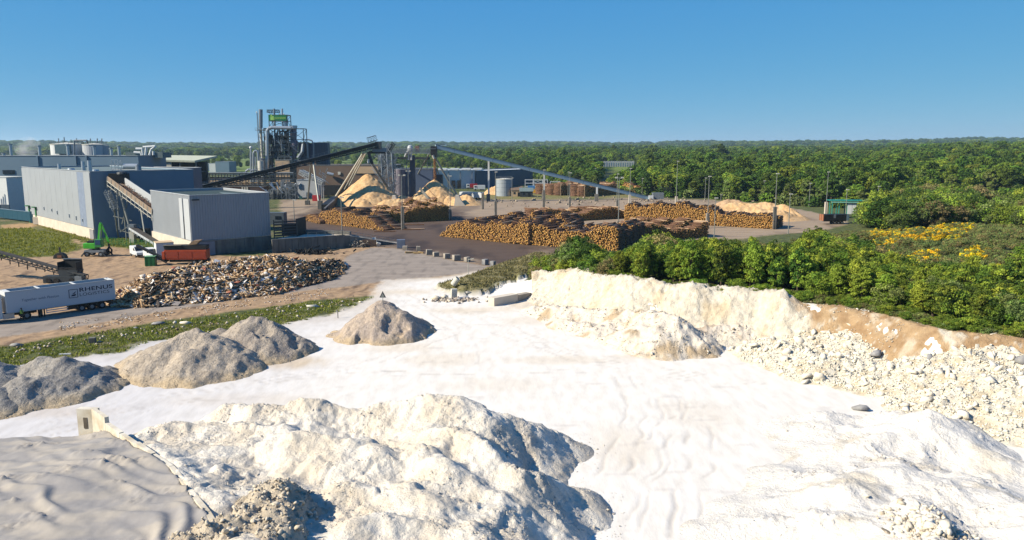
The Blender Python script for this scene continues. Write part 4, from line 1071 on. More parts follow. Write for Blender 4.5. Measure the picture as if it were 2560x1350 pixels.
        o = link(name, mesh_np(name, V, F, ML, False, C)); tag(o, lb, 'grass', None, 'stuff')
    tufts('grass', GRASSROW, 26000, .16, S(100, 116, 36, .85), S(140, 136, 60, .85), 'strip of short green grass between the road and the grey heaps')
    tufts('grass', GRASSL, 14000, .35, S(110, 118, 32, .95), S(140, 134, 46, .95), 'green meadow patch at the left beside the factory path')
    tufts('grass', GRASSR, 8000, .3, S(108, 114, 36, .9), S(136, 128, 54, .9), 'grass strip along the foot of the grey factory hall')
    tufts('weeds', MOUNDGREEN, 9000, .22, S(118, 114, 66, .7), S(164, 150, 110, .7), 'dry grey-green weeds on the small bank left of the thicket')
bushes()
# the air
def haze():
    m = bpy.data.materials.new('haze'); m.use_nodes = True; nt = m.node_tree; nt.nodes.remove(nt.nodes['Principled BSDF'])
    v = nt.nodes.new('ShaderNodeVolumePrincipled'); v.inputs['Density'].default_value = .00008; v.inputs['Color'].default_value = (.58, .82, 1, 1); v.inputs['Anisotropy'].default_value = .2
    nt.links.new(v.outputs[0], nt.nodes['Material Output'].inputs['Volume'])
    b = MB().box((0, 4200, 50), (17000, 8800, 112)); o = b.build('haze', m); o['kind'] = 'stuff'
    for k, vv in enumerate(o.data.vertices): vv.co.z = -6 if vv.co.z < 0 else 118
haze()
# ================================================================ THE WORKS
def V2(p): return Vector((p.x, p.y, 0))
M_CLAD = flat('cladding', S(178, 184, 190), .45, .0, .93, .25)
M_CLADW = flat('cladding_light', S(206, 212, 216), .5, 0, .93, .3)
M_BLUE = flat('cladding_blue', S(122, 148, 168), .5, 0, .92, .2)
M_NAVY = flat('cladding_navy', S(88, 106, 128), .5, 0, .92, .2)
M_TEAL = flat('teal_panel', S(26, 82, 104), .5, 0, .9)
M_WHITE = flat('white_paint', S(236, 240, 240), .45, 0, .94)
M_OFFW = flat('off_white', S(222, 220, 206), .6, 0, .9)
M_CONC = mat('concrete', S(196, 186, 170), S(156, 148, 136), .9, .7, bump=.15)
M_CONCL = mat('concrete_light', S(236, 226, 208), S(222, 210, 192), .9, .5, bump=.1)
M_CONCD = mat('concrete_dark_streaked', S(138, 136, 128), S(90, 92, 90), .9, .6, bump=.2, stretch=(1, 1, .25))  # dark concrete; carries the shade of the dock wall and hall front
M_BROWN = flat('brown_render', S(128, 108, 92), .85, 0, .9, .3)
M_BEIGE = flat('beige_render', S(214, 186, 150), .85, 0, .92, .3)
M_STEEL = flat('galvanised', S(150, 160, 168), .4, .35, .8)
M_STEELB = flat('bright_duct', S(206, 214, 220), .3, .5, .85)
M_DARK = flat('dark_steel', S(62, 70, 76), .6, .1, .8)
M_BLACK = flat('black_steel', S(34, 36, 38), .6, 0, .8)
M_RUST = flat('rust', S(140, 92, 66), .8, 0, .75, 3)
M_BELT = flat('belt', S(78, 74, 70), .9, 0, .8)
M_ROOF = flat('roof_felt', S(116, 134, 136), .9, 0, .85, .3)
M_ROOFD = flat('roof_dark', S(52, 74, 76), .95, 0, .85, .3)
M_GREEN = flat('machine_green', S(76, 190, 50), .4)
M_GREEND = flat('container_green', S(52, 138, 74), .5)
M_SIGNG = flat('sign_green', S(20, 128, 72), .5, 0, .95)
M_LIME = flat('lime', S(170, 226, 110), .5, 0, .97)
M_ORANGE = flat('machine_orange', S(206, 84, 40), .5, 0, .8, 1.5)
M_RUBBER = flat('rubber', S(30, 30, 32), .8)
M_GLASS = flat('window_dark', S(36, 46, 56), .15, 0, .8)
M_GLASSB = flat('window_blue', S(52, 84, 118), .15, 0, .8)
M_TEALP = flat('shelter_green', S(54, 158, 140), .5)
M_NAVYP = flat('print_navy', S(22, 40, 72, .5), .5, 0, .97)
M_RED = flat('red_paint', S(190, 46, 54), .5)
M_YELL = flat('yellow_paint', S(230, 176, 50), .5)
M_BLUEP = flat('blue_paint', S(70, 140, 214), .5)
M_GALV = flat('mast_grey', S(158, 162, 156), .5, .2, .9)
M_CHIP = mat('wood_chips', (1.05, 1.05, 1.05, 1), (.8, .78, .75, 1), .95, 1.2, bump=.5, bscale=3, attr=True, bdist=.15)

def text_mesh(s, size, font_scale=(1, 1), depth=.01, shear=0.0, spacing=1.0, bold=0.0):
    cu = bpy.data.curves.new('t', 'FONT'); cu.body = s; cu.size = size; cu.extrude = depth; cu.shear = shear; cu.space_character = spacing; cu.offset = bold
    o = bpy.data.objects.new('t', cu); col.objects.link(o)
    dg = bpy.context.evaluated_depsgraph_get(); me = bpy.data.meshes.new_from_object(o.evaluated_get(dg))
    col.objects.unlink(o); bpy.data.objects.remove(o)
    me.transform(Matrix.Diagonal((font_scale[0], font_scale[1], 1, 1)))
    return me

def lettering(name, s, size, matr, parent, org, xdir, nrm, scale=(1, 1), depth=.01, kw=None, local=False):
    """flat print: lies in the plane through org spanned by xdir and up, a hair proud of it"""
    me = text_mesh(s, size, scale, depth, **(kw or {}))
    x = Vector(xdir).normalized(); n = Vector(nrm).normalized(); y = n.cross(x)
    if y.z < 0: y = -y
    R = Matrix(((x.x, y.x, n.x, 0), (x.y, y.y, n.y, 0), (x.z, y.z, n.z, 0), (0, 0, 0, 1)))
    me.transform(R)
    off = Vector((0, 0, 0)) if local else _loc(parent)
    me.transform(Matrix.Translation(Vector(org) - off)); me.name = name
    while me.materials: me.materials.pop()
    me.materials.append(matr)
    return link(name, me, parent)

def wall_ribbed(mb, p, q, z0, z1, pitch=.6, dep=.10, n=None):
    """a folded metal sheet from p to q"""
    p, q = V2(Vector(p)), V2(Vector(q)); L = (q - p).length; d = (q - p) / L
    n = Vector(n) if n else Vector((d.y, -d.x, 0))
    k = max(1, int(L / pitch)); st = L / k
    prof = []
    for i in range(k):
        a = i * st
        prof += [(a, 0), (a + st * .45, 0), (a + st * .55, dep), (a + st * .95, dep)]
    prof.append((L, 0))
    v = []
    for a, o in prof:
        b = p + d * a + n * o; v += [(b.x, b.y, z0), (b.x, b.y, z1)]
    f = [(2 * i, 2 * i + 2, 2 * i + 3, 2 * i + 1) for i in range(len(prof) - 1)]
    mb.add(v, f)

def lattice(mb, p, q, w=.12, n=8, side=1.5, up=(0, 0, 1), faces=4, deep=None):
    """a square trussed girder from p to q"""
    p, q = Vector(p), Vector(q); d = (q - p).normalized(); u = Vector(up)
    if abs(d.dot(u)) > .95: u = Vector((0, 1, 0))
    a = d.cross(u).normalized() * side / 2; b = a.cross(d).normalized() * (deep or side) / 2
    cs = [(-1, -1), (1, -1), (1, 1), (-1, 1)]
    for i, j in cs: mb.beam(p + a * i + b * j, q + a * i + b * j, w)
    for k in range(n + 1):
        c = p + (q - p) * k / n; e = p + (q - p) * min(k + 1, n) / n
        for m in range(4):
            i, j = cs[m]; i2, j2 = cs[(m + 1) % 4]
            mb.beam(c + a * i + b * j, c + a * i2 + b * j2, w * .7)
            if k < n: mb.beam(c + a * i + b * j, e + a * i2 + b * j2, w * .6)

def frame_tower(mb, c, sx, sy, z0, z1, lev, w=.3, brace=True, rot=0):
    ca, sa = math.cos(rot), math.sin(rot)
    pts = [Vector((c[0] + a * sx / 2 * ca - b * sy / 2 * sa, c[1] + a * sx / 2 * sa + b * sy / 2 * ca, 0)) for a, b in ((-1, -1), (1, -1), (1, 1), (-1, 1))]
    for p in pts: mb.beam((p.x, p.y, z0), (p.x, p.y, z1), w)
    for k in range(lev + 1):
        z = z0 + (z1 - z0) * k / lev
        for i in range(4):
            p, q = pts[i], pts[(i + 1) % 4]
            mb.beam((p.x, p.y, z), (q.x, q.y, z), w * .8)
            if brace and k < lev:
                zz = z0 + (z1 - z0) * (k + 1) / lev
                if (k + i) % 2: p, q = q, p
                mb.beam((p.x, p.y, z), (q.x, q.y, zz), w * .5)

def railing(mb, pts, h=1.1, w=.06, step=2.0):
    for a, b in zip(pts[:-1], pts[1:]):
        a, b = Vector(a), Vector(b); L = (b - a).length; n = max(1, int(L / step)); up = Vector((0, 0, h))
        mb.beam(a + up, b + up, w); mb.beam(a + up * .5, b + up * .5, w * .8)
        for i in range(n + 1):
            c = a + (b - a) * i / n; mb.beam(c, c + up, w)

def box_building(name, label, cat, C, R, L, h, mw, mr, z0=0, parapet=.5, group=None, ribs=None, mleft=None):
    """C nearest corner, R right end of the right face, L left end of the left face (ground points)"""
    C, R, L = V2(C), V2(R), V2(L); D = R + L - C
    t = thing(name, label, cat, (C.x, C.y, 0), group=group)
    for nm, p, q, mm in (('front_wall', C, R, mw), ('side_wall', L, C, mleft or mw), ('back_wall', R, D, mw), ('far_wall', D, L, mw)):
        m = MB()
        if ribs: wall_ribbed(m, p, q, z0, h + parapet, ribs)
        n = (q - p).normalized(); nn = Vector((-n.y, n.x, 0)) * .16
        m.add([(p.x + nn.x * .1, p.y + nn.y * .1, z0), (q.x + nn.x * .1, q.y + nn.y * .1, z0), (q.x + nn.x, q.y + nn.y, z0), (p.x + nn.x, p.y + nn.y, z0),
               (p.x + nn.x * .1, p.y + nn.y * .1, h + parapet), (q.x + nn.x * .1, q.y + nn.y * .1, h + parapet), (q.x + nn.x, q.y + nn.y, h + parapet), (p.x + nn.x, p.y + nn.y, h + parapet)],
              [(0, 1, 5, 4), (2, 3, 7, 6), (4, 5, 6, 7), (1, 2, 6, 5), (3, 0, 4, 7)])
        m.build(nm, mm, t)
    MB().prism([(p.x, p.y) for p in (C * .995 + D * .005, R * .995 + L * .005, D * .995 + C * .005, L * .995 + R * .005)], h - .3, h).build('roof', mr, t)
    m = MB()
    for p, q in ((C, R), (L, C), (R, D), (D, L)): m.beam((p.x, p.y, h + parapet + .06), (q.x, q.y, h + parapet + .06), .3, .12)
    m.build('coping', M_CLADW, t)
    return t, D

# ---------------------------------------------------------------- grey bunker building (corrugated)
C2, R2_, L2 = P(484, 641), P(679, 624), P(386, 611)
u_, w_ = (V2(R2_) - V2(C2)).normalized(), (V2(L2) - V2(C2)).normalized()
b2, D2 = box_building('bunker_hall', 'grey corrugated hall on a pale concrete plinth behind the waste wood', 'hall', C2, R2_, L2, 12.6, M_CLAD, M_ROOFD, z0=3.3, ribs=.55, mleft=M_CLADW)  # left wall in lighter cladding: sunlight put into its colour
C2, R2_, L2 = V2(C2), V2(R2_), V2(L2)
nf = Vector((u_.y, -u_.x, 0)); ns = Vector((-w_.y, w_.x, 0))
if nf.y > 0: nf = -nf
if ns.x > 0: ns = -ns
m = MB(); m.beam((L2 + ns * .15).to_3d() + Vector((0, 0, 1.65)), (C2 + ns * .15) + Vector((0, 0, 1.65)), .5, 3.3); m.build('plinth', M_CONCL, b2)  # sunlit left plinth: light put into the pale colour
nb_ = 6
for i in range(nb_):
    for j in range(3):
        a = C2 + u_ * (4.9 + (R2_ - C2).length * .0 + i * ((R2_ - C2).length - 5.0) / nb_ + .03); b = C2 + u_ * (4.9 + (i + 1) * ((R2_ - C2).length - 5.0) / nb_ - .03)
        MB().beam(a + nf * .05 + Vector((0, 0, .55 + 1.08 * j)), b + nf * .05 + Vector((0, 0, .55 + 1.08 * j)), .5, 1.05).build('concrete_panel', M_CONCD, b2)
MB().beam(C2 + nf * .0 + Vector((0, 0, 1.65)), R2_ + Vector((0, 0, 1.65)), .3, 3.2).build('plinth', M_CONCD, b2)  # front plinth and panels in dark concrete: shade put into the colour
MB().beam(C2 + u_ * .5 + nf * .2 + Vector((0, 0, 1.5)), C2 + u_ * 4.6 + nf * .2 + Vector((0, 0, 1.5)), .2, 3.0).build('sliding_door', flat('door_grey', S(150, 158, 172), .5), b2)
MB().beam(C2 + u_ * .3 + nf * .3 + Vector((0, 0, 3.2)), C2 + u_ * 11 + nf * .3 + Vector((0, 0, 3.2)), .12, .14).build('door_rail', M_STEEL, b2)
# torn gap and loose sheets in the left face
s = C2 + w_ * 3.9 + ns * .14
MB().extrude([s + Vector((0, 0, 3.4)), s + w_ * .45 + Vector((0, 0, 3.4)), s + w_ * .2 + Vector((0, 0, 8.4))], ns * .06).build('torn_gap', M_BLACK, b2)
for k, (a, b) in enumerate(((.2, 3.7), (4.5, 6.6))):
    q = C2 + w_ * a; e = C2 + w_ * b
    MB().beam(q + ns * .2 + Vector((0, 0, 7.9)), e + ns * .2 + Vector((0, 0, 7.9)), .08, 8.9).build('loose_sheet', M_CLADW, b2)
m = MB(); e1 = C2 + w_ * 3 + u_ * 9; m.extrude([e1 + Vector((0, 0, 12.65)), R2_ - u_ * .6 + w_ * 1 + Vector((0, 0, 12.65)), R2_ - u_ * 5 + w_ * 17 + Vector((0, 0, 12.65))], (0, 0, .05)); m.build('roof_triangle', M_ROOF, b2)  # lighter flat triangle laid on the dark roof
m = MB(); m.box((C2.x + nf.x * .4 + .8, C2.y + nf.y * .4 + .6, 12.2), (1.6, .3, .3), math.atan2(u_.y, u_.x)); m.build('gutter_bracket', M_DARK, b2)

# ---------------------------------------------------------------- big grey hall on the left
C1, L1 = P(239, 599), P(68, 553); R1v = V2(P(294, 574))
w1 = (V2(L1) - V2(C1)).normalized(); R1v = V2(C1) + Vector((-w1.y, w1.x, 0)) * (-26 if Vector((-w1.y, w1.x, 0)).x < 0 else 26)
b1, D1 = box_building('processing_hall', 'tall plain grey hall with pale plinth and two green door frames, far left', 'hall', C1, R1v, L1, 17.0, M_BLUE, M_ROOF, z0=0, parapet=.3, mleft=M_CLAD)  # left wall grey as lit, the others bluer: shade put into colour
C1, L1 = V2(C1), V2(L1); n1_ = Vector((-w1.y, w1.x, 0)); n1_ = n1_ if n1_.x < 0 else -n1_
Ls = (L1 - C1).length; npn = 13
for i in range(npn):
    a = C1 + w1 * (Ls * i / npn + .04); b = C1 + w1 * (Ls * (i + 1) / npn - .04)
    MB().beam(a + n1_ * .12 + Vector((0, 0, 9.9)), b + n1_ * .12 + Vector((0, 0, 9.9)), .12, 14.2).build('wall_panel', M_CLAD if i != 1 else flat('cladding_patch', S(150, 164, 188), .5), b1)
MB().beam(C1 + n1_ * .15 + Vector((0, 0, 1.35)), C1 + w1 * Ls * .86 + n1_ * .15 + Vector((0, 0, 1.35)), .3, 2.7).build('plinth', M_CONCL, b1)
MB().beam(C1 + n1_ * .34 + Vector((0, 0, 1.3)), C1 + w1 * 3.2 + n1_ * .34 + Vector((0, 0, 1.3)), .1, 2.5).build('louvre', flat('louvre', S(170, 168, 170)), b1)
for a in (.915, .80):
    q = C1 + w1 * Ls * a + n1_ * .3
    MB().beam(q + Vector((0, 0, 2.6)), q + w1 * 1.0 + Vector((0, 0, 2.6)), .3, 5.2).build('door', M_GREEND, b1)
    MB().beam(q - w1 * .8 + n1_ * .5 + Vector((0, 0, 5.3)), q + w1 * 1.3 + n1_ * .5 + Vector((0, 0, 5.3)), 1.0, .25).build('door_canopy', M_GREEND, b1)
for a, zz, hh in ((.12, 4.4, 1.0), (.20, 4.6, 1.4), (.29, 4.8, 1.2), (.46, 5.0, 1.3), (.54, 5.4, 1.0), (.66, 5.4, 1.2)):
    q = C1 + w1 * Ls * a + n1_ * .2
    f = MB().beam(q + Vector((0, 0, zz)), q + w1 * .9 + Vector((0, 0, zz)), .1, hh).build('window', M_CLADW, b1)
    MB().beam(q + n1_ * .06 + w1 * .1 + Vector((0, 0, zz)), q + n1_ * .06 + w1 * .8 + Vector((0, 0, zz)), .05, hh * .8).build('pane', M_GLASSB, f)
for a, rr, hh in ((.28, .55, 2.6), (.20, .6, 2.9), (.62, .5, 1.6), (.13, .9, .6), (.45, 1.0, .5)):
    q = C1 + w1 * Ls * a - n1_ * 4
    MB().tube(q + Vector((0, 0, 17)), q + Vector((0, 0, 17 + hh)), rr, rr * .85, 12).build('roof_vent', M_STEELB, b1)
# rear part of the hall, its shade put into dark blue, behind the wood conveyor
p, q = A(286, 500, 222), A(418, 500, 214)
b1b, _ = box_building('rear_hall', 'flat-roofed hall, shade put into its dark blue walls, behind the trussed wood conveyor', 'hall', Vector((p.x, p.y, 0)), Vector((q.x, q.y, 0)), Vector((p.x - 2, p.y + 30, 0)), 16.6, M_NAVY, M_ROOFD)
t = b1b
m = MB(); a = A(348, 420, 213); m.path([A(310, 416, 213), A(345, 416, 213)], .75, 12); m.build('duct', M_STEELB, t)
m = MB(); m.path([A(345, 414, 213), A(347, 437, 212.5), A(352, 476, 212)], .8, 12); m.build('duct', M_STEEL, t)
m = MB(); frame_tower(m, (A(290, 400, 213).x, 213, 0), 1.8, 1.8, 14, 20, 4, .12); m.build('ladder_frame', M_STEELB, t)

# ---------------------------------------------------------------- far blue hall, its vents, the tanks behind it
def Y_(px, Y): return (px - PW / 2) / (FPX * CP) * Y * 1.0
yl = 300
fx0, fx1 = A(-900, 388, yl).x, A(345, 388, yl).x
zt = A(0, 389, yl).z
th, _ = box_building('blue_factory_hall', 'very long dark blue factory hall with a row of roof vents, far left', 'hall', Vector((fx0, yl, 0)), Vector((fx1, yl, 0)), Vector((fx0, yl + 24, 0)), zt - .6, M_BLUE, M_ROOF)
for px in (95, 217, 340 - 150):
    x = A(px, 400, yl).x; MB().box((x, yl - .25, zt / 2), (.5, .4, zt)).build('downpipe', M_BLUE, th)
f = MB().box((A(22, 430, yl).x, yl - .12, A(22, 430, yl).z), (4.6, .2, 1.5)).build('window_band', M_GLASS, th)
for px, tp in ((26, 362), (98, 366), (169, 364), (235, 367), (297, 366), (10, 385), (-60, 364), (-150, 364), (278, 372)):
    p = A(px, tp, yl + 3)
    v = MB(); v.tube((p.x, p.y, zt - 1), (p.x, p.y, p.z), .55, .55, 12); v.build('roof_vent', M_STEELB, th)
    v = MB(); v.tube((p.x, p.y, p.z), (p.x, p.y, p.z + .35), .85, .8, 12); v.build('vent_cap', M_STEEL, th)
def tank(name, label, px0, px1, top, Y, mm, group=None, base=0, extra=True, n=28):
    a, b = A(px0, top, Y), A(px1, top, Y); r = (b.x - a.x) / 2; c = Vector(((a.x + b.x) / 2, Y + r, 0)); h = a.z
    t = thing(name, label, 'tank', (c.x, c.y, base), group=group)
    MB().lathe((c.x, c.y, base), [(r, 0), (r, h - base), (r * .98, h - base)], n).build('shell', mm, t, smooth_=False)
    MB().lathe((c.x, c.y, h), [(r * 1.03, -.25), (r * 1.03, 0), (0.05, r * .12)], n).build('roof', M_OFFW, t)
    if extra:
        m = MB(); k = 20
        pts = [(c.x + r * 1.0 * math.cos(6.2832 * i / k), c.y + r * math.sin(6.2832 * i / k), h) for i in range(k + 1)]
        railing(m, pts, 1.1, .07, 4); m.build('railing', M_STEEL, t)
    return t, c, r, h
t, c, r, h = tank('storage_tank', 'big pale tank with a green-tinted cabin, left one of the two behind the blue hall', 108, 183, 360, 335, M_WHITE, 'pale tanks behind the blue hall')
MB().box((c.x + 2.5, c.y - r - 1.0, h - 2.2), (5.5, 3, 4.0)).build('cabin', flat('cabin_blue', S(96, 130, 140)), t)
for dx in (-3.5, -1, 2, 4.5): MB().tube((c.x + dx, c.y, h), (c.x + dx, c.y, h + 2.0 + (dx % 2)), .22, .22, 8).build('pipe', M_STEEL, t)
t, c, r, h = tank('storage_tank', 'big grey-white tank under the arched pipe, right one of the two behind the blue hall', 193, 249, 361, 335, M_CLADW, 'pale tanks behind the blue hall')
m = MB(); m.path([A(186, 392, 330), A(186, 351, 330), A(217, 351, 330), A(219, 358, 332)], .35, 8); m.build('arched_pipe', M_STEEL, t)
for dx in (-2, 1, 3): MB().tube((c.x + dx, c.y, h), (c.x + dx + .5, c.y, h + 2.6), .25, .25, 8).build('pipe', M_STEEL, t)
tank('storage_tank', 'narrower grey tank partly behind the arched-pipe tank', 246, 266, 363, 338, M_CLAD, 'pale tanks behind the blue hall', extra=False)
# rooftop ducting beside the tanks
t = thing('rooftop_ducts', 'cluster of white bent ducts on the roof right of the pale tanks', 'ducts', A(370, 392, 312))
MB().box((A(372, 388, 316).x, 316, zt + .1), (15, 8, 2.2)).build('plant_box', M_ROOF, t)
for pts in ([(340, 372), (356, 372), (358, 388)], [(358, 368), (388, 366)], [(366, 368), (364, 388)], [(388, 366), (378, 374), (374, 388)], [(335, 381), (352, 382), (355, 388)], [(384, 378), (384, 388)]):
    MB().path([A(a, b, 312) for a, b in pts], .5, 10).build('duct', M_WHITE, t)
# steam
t = MB().build
m = bpy.data.materials.new('steam'); m.use_nodes = True; nt = m.node_tree; nt.nodes.remove(nt.nodes['Principled BSDF'])
v = nt.nodes.new('ShaderNodeVolumePrincipled'); v.inputs['Color'].default_value = (1, 1, 1, 1)
nz = nt.nodes.new('ShaderNodeTexNoise'); nz.inputs['Scale'].default_value = .22; nz.inputs['Detail'].default_value = 3; tc = nt.nodes.new('ShaderNodeTexCoord'); nt.links.new(tc.outputs['Object'], nz.inputs[0])
mr = nt.nodes.new('ShaderNodeMapRange'); mr.inputs[1].default_value = .42; mr.inputs[2].default_value = .75; mr.inputs[4].default_value = .22; nt.links.new(nz.outputs[0], mr.inputs[0]); nt.links.new(mr.outputs[0], v.inputs['Density'])
nt.links.new(v.outputs[0], nt.nodes['Material Output'].inputs['Volume'])
p = A(70, 385, 316); st = MB()
import bmesh
bm = bmesh.new(); bmesh.ops.create_icosphere(bm, subdivisions=3, radius=1)
for vv in bm.verts: vv.co = Vector((vv.co.x * 5.5 + vv.co.z * 1.0, vv.co.y * 3, vv.co.z * 4.2))
me = bpy.data.meshes.new('steam'); bm.to_mesh(me); bm.free(); me.materials.append(m)
o = link('steam', me, None, (p.x, 316, zt + 3.4)); tag(o, 'thin white steam drifting over the blue hall roof', 'steam', None, 'stuff')
# white annex and dark bay at the left edge
p0, p1 = A(-60, 500, 262), A(21, 500, 258)
an, _ = box_building('annex', 'small white annex with tall window strips at the left edge', 'building', Vector((p1.x, p1.y, 0)), Vector((p1.x + 2, p1.y + 8, 0)), Vector((p0.x, p0.y + 1, 0)), A(0, 447, 260).z, M_WHITE, M_ROOF)
for k in range(3):
    x = A(4 - k * 14, 470, 260).x
    f = MB().box((x, 257.9, 5.6), (.25, .3, 7)).build('window_strip', M_GLASS, an)
MB().box((A(-5, 500, 257).x, 258.0, 2.2), (6, .3, 4.2)).build('gate', flat('gate_grey', S(84, 104, 120)), an)
bp0, bp1 = A(20, 500, 266), A(62, 500, 266)
bay = thing('loading_bay', 'dark open loading bay under a grey fascia between annex and grey hall', 'loading bay', (bp0.x, 266, 0))
ztb = A(40, 445, 266).z; zf = A(40, 467, 266).z
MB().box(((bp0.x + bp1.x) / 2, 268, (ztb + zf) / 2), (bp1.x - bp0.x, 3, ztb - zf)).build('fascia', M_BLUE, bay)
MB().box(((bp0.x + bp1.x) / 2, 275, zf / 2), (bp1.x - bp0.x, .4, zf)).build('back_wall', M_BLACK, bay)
for x in (bp0.x + .2, (bp0.x + bp1.x) / 2 + .3, bp1.x - .2): MB().box((x, 267, zf / 2), (.35, .35, zf)).build('post', M_TEAL, bay)
MB().box(((bp0.x + bp1.x) / 2, 270.5, ztb + .05), (bp1.x - bp0.x + 1, 9, .3)).build('roof', M_ROOF, bay)
# teal low shed wall
p0, p1, p2 = P(-220, 545), P(0, 547), P(82, 557)
tw = thing('teal_wall', 'long low dark teal sheet-metal wall at the left edge before the grey hall', 'wall', V2(p2))
for (a, b) in ((p0, p1), (p1, p2)):
    a, b = V2(a), V2(b); n = max(1, int((b - a).length / 3)); d = (b - a) / n
    for i in range(n):
        MB().beam(a + d * i + Vector((0, 0, 1.9)), a + d * (i + 1) - d.normalized() * .06 + Vector((0, 0, 1.9)), .25, 2.9).build('wall_sheet', M_TEAL, tw)
    MB().beam(a + Vector((0, 0, 3.42)), b + Vector((0, 0, 3.42)), .5, .14).build('coping', M_BLUE, tw)
MB().box((p2.x + .2, p2.y, 1.8), (1.4, .6, 3.6)).build('end_block', M_TEAL, tw)
MB().box((P(97, 561).x, P(97, 561).y, 1.2), (2.6, 1.4, 2.2)).build('pale_block', M_CONCL, tw)

# ---------------------------------------------------------------- open steel building in the middle left
Yo = 330
ob = thing('open_steel_building', 'open unfinished concrete frame building with cream roof edge and dark bays', 'building', (A(400, 460, Yo).x, Yo, 0))
x0, x1 = A(330, 400, Yo).x, A(489, 400, Yo).x; zr = A(400, 399, Yo).z; z1 = A(400, 458, Yo).z; zm = A(400, 430, Yo).z
m = MB(); m.extrude([(x0 - 3, Yo - 1, zr - .4), (x1, Yo - 1, zr - 1.2), (x1, Yo + 24, zr + .6), (x0, Yo + 24, zr + 1)], (0, 0, .8)); m.build('roof', flat('cream_roof', S(214, 220, 196), .8), ob)
MB().box(((x0 * .6 + x1 * .4), Yo - .2, zr - 2.1), (12, .5, 2.2)).build('fascia', M_OFFW, ob)
for k in range(5):
    x = x0 + (x1 - x0) * k / 4
    MB().box((x, Yo, (zr) / 2 - .5), (.6 if k != 1 else 1.0, .6, zr - 1)).build('column', M_OFFW if k == 1 else M_CONCD, ob)
    MB().box((x, Yo + 12, (zr) / 2 - .5), (.6, .6, zr - 1)).build('column', M_CONCD, ob)
for z in (zm, (zr + zm) / 2 - 1, z1): MB().box(((x0 + x1) / 2, Yo + .1, z), (x1 - x0, .5, .7)).build('floor_beam', M_CONCD, ob)
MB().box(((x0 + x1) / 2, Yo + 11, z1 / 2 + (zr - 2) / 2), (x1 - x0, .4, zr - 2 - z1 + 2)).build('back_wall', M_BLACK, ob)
for z in (zm, z1): MB().box(((x0 + x1) / 2, Yo + 6, z), (x1 - x0, 11, .4)).build('floor_slab', M_CONCD, ob)
MB().box(((x0 + x1) / 2 + 3, Yo - .3, (z1) / 2), (x1 - x0 + 8, .5, z1 - .6)).build('lower_wall', flat('lower_wall', S(106, 118, 130)), ob)
MB().box((A(311, 411, Yo - 1).x, Yo - 1, A(311, 411, Yo).z), (3.6, 3, 4.6)).build('white_block', M_WHITE, ob)
for px in (462, 470): MB().box((A(px, 452, Yo).x, Yo + .2, A(px, 452, Yo).z), (1.1, .3, 2.4)).build('white_lit_patch', M_WHITE, ob)  # white boxes put light into the openings by colour

# ---------------------------------------------------------------- process plant with the green sign
Yt = 387; K = Yt / 1915.0
def T(px, py, dy=0): return A(px, py, Yt + dy)
pl = thing('process_tower', 'tall tangled steel process tower carrying the green pavatex sign', 'process plant', (T(695, 480).x, Yt, 0))
ztop = T(700, 318).z
for nm, px0, px1, z0p, z1p, d, lv, mt_ in (('main_frame', 700, 726, 482, 318, 8, 7, M_DARK), ('main_frame', 674, 700, 482, 322, 8, 7, M_DARK), ('stair_tower', 660, 672, 482, 325, 3, 9, M_STEEL), ('sign_frame', 678, 722, 318, 288, 6, 2, M_DARK), ('cyclone_frame', 733, 762, 482, 322, 6, 6, M_DARK)):
    a, b = T(px0, z0p), T(px1, z1p); m = MB()
    frame_tower(m, ((a.x + b.x) / 2, Yt + (0 if nm != 'stair_tower' else -3), 0), b.x - a.x, d, max(a.z, 0), b.z, lv, .42 if nm == 'main_frame' else .32)
    m.build(nm, mt_, pl)
for k, (px0, px1, ty, by, dy, mm) in enumerate([(689, 699, 332, 400, 0, M_DARK), (708, 722, 326, 400, 1, M_BLACK), (676, 682, 330, 430, -1, M_STEEL), (684, 687, 326, 430, -2, M_STEEL), (701, 706, 335, 430, -2, M_DARK), (724, 728, 322, 480, -3, M_DARK),
                                              (681, 690, 420, 470, 2, M_DARK), (698, 703, 345, 402, -3.4, M_STEEL), (713, 716, 350, 430, -3.4, M_STEEL), (694, 696, 322, 402, -3.6, M_STEEL)]):
    a, b = T(px0, ty), T(px1, by); r = (b.x - a.x) / 2
    MB().tube((a.x + r, Yt + dy, max(b.z, 0)), (a.x + r, Yt + dy, a.z), r, r, 14).build('vessel' if r > .6 else 'riser_pipe', mm, pl)
for py in (340, 358, 378, 396):
    z = T(700, py).z; a, b = T(674, py), T(727, py)
    MB().box(((a.x + b.x) / 2, Yt, z), (b.x - a.x, 8.6, .18)).build('platform', M_DARK, pl)
    m = MB(); railing(m, [(a.x, Yt - 4.3, z), (b.x, Yt - 4.3, z)], 1.1, .09, 1.6); m.build('railing', M_STEEL, pl)
m = MB(); rr = random.Random(3)
for k in range(110):
    a = T(rr.uniform(674, 728), rr.uniform(325, 470), rr.uniform(-5, 2)); L = rr.uniform(2, 9)
    dv = rr.choice([(1, 0, 0), (0, 0, -1), (0, 0, -1), (.6, 0, -.6)]); b = a + Vector(dv) * L
    if b.z < 1: b.z = 1
    m.tube(a, b, rr.uniform(.12, .3), None, 7)
m.build('small_pipework', M_STEEL, pl)
m = MB(); m.path([T(668, 430, -5), T(668, 328, -5), T(672, 321, -5), T(680, 319, -5), T(728, 320, -5)], .85, 12); m.build('crossover_duct', M_STEELB, pl)
m = MB(); rr = random.Random(13)
for k in range(46):
    a = T(rr.uniform(674, 726), rr.uniform(330, 460), rr.uniform(-3, 4)); m.tube(a, a - Vector((0, 0, min(rr.uniform(5, 16), a.z))), rr.uniform(.18, .5), None, 8)
m.build('dark_risers', M_BLACK, pl)
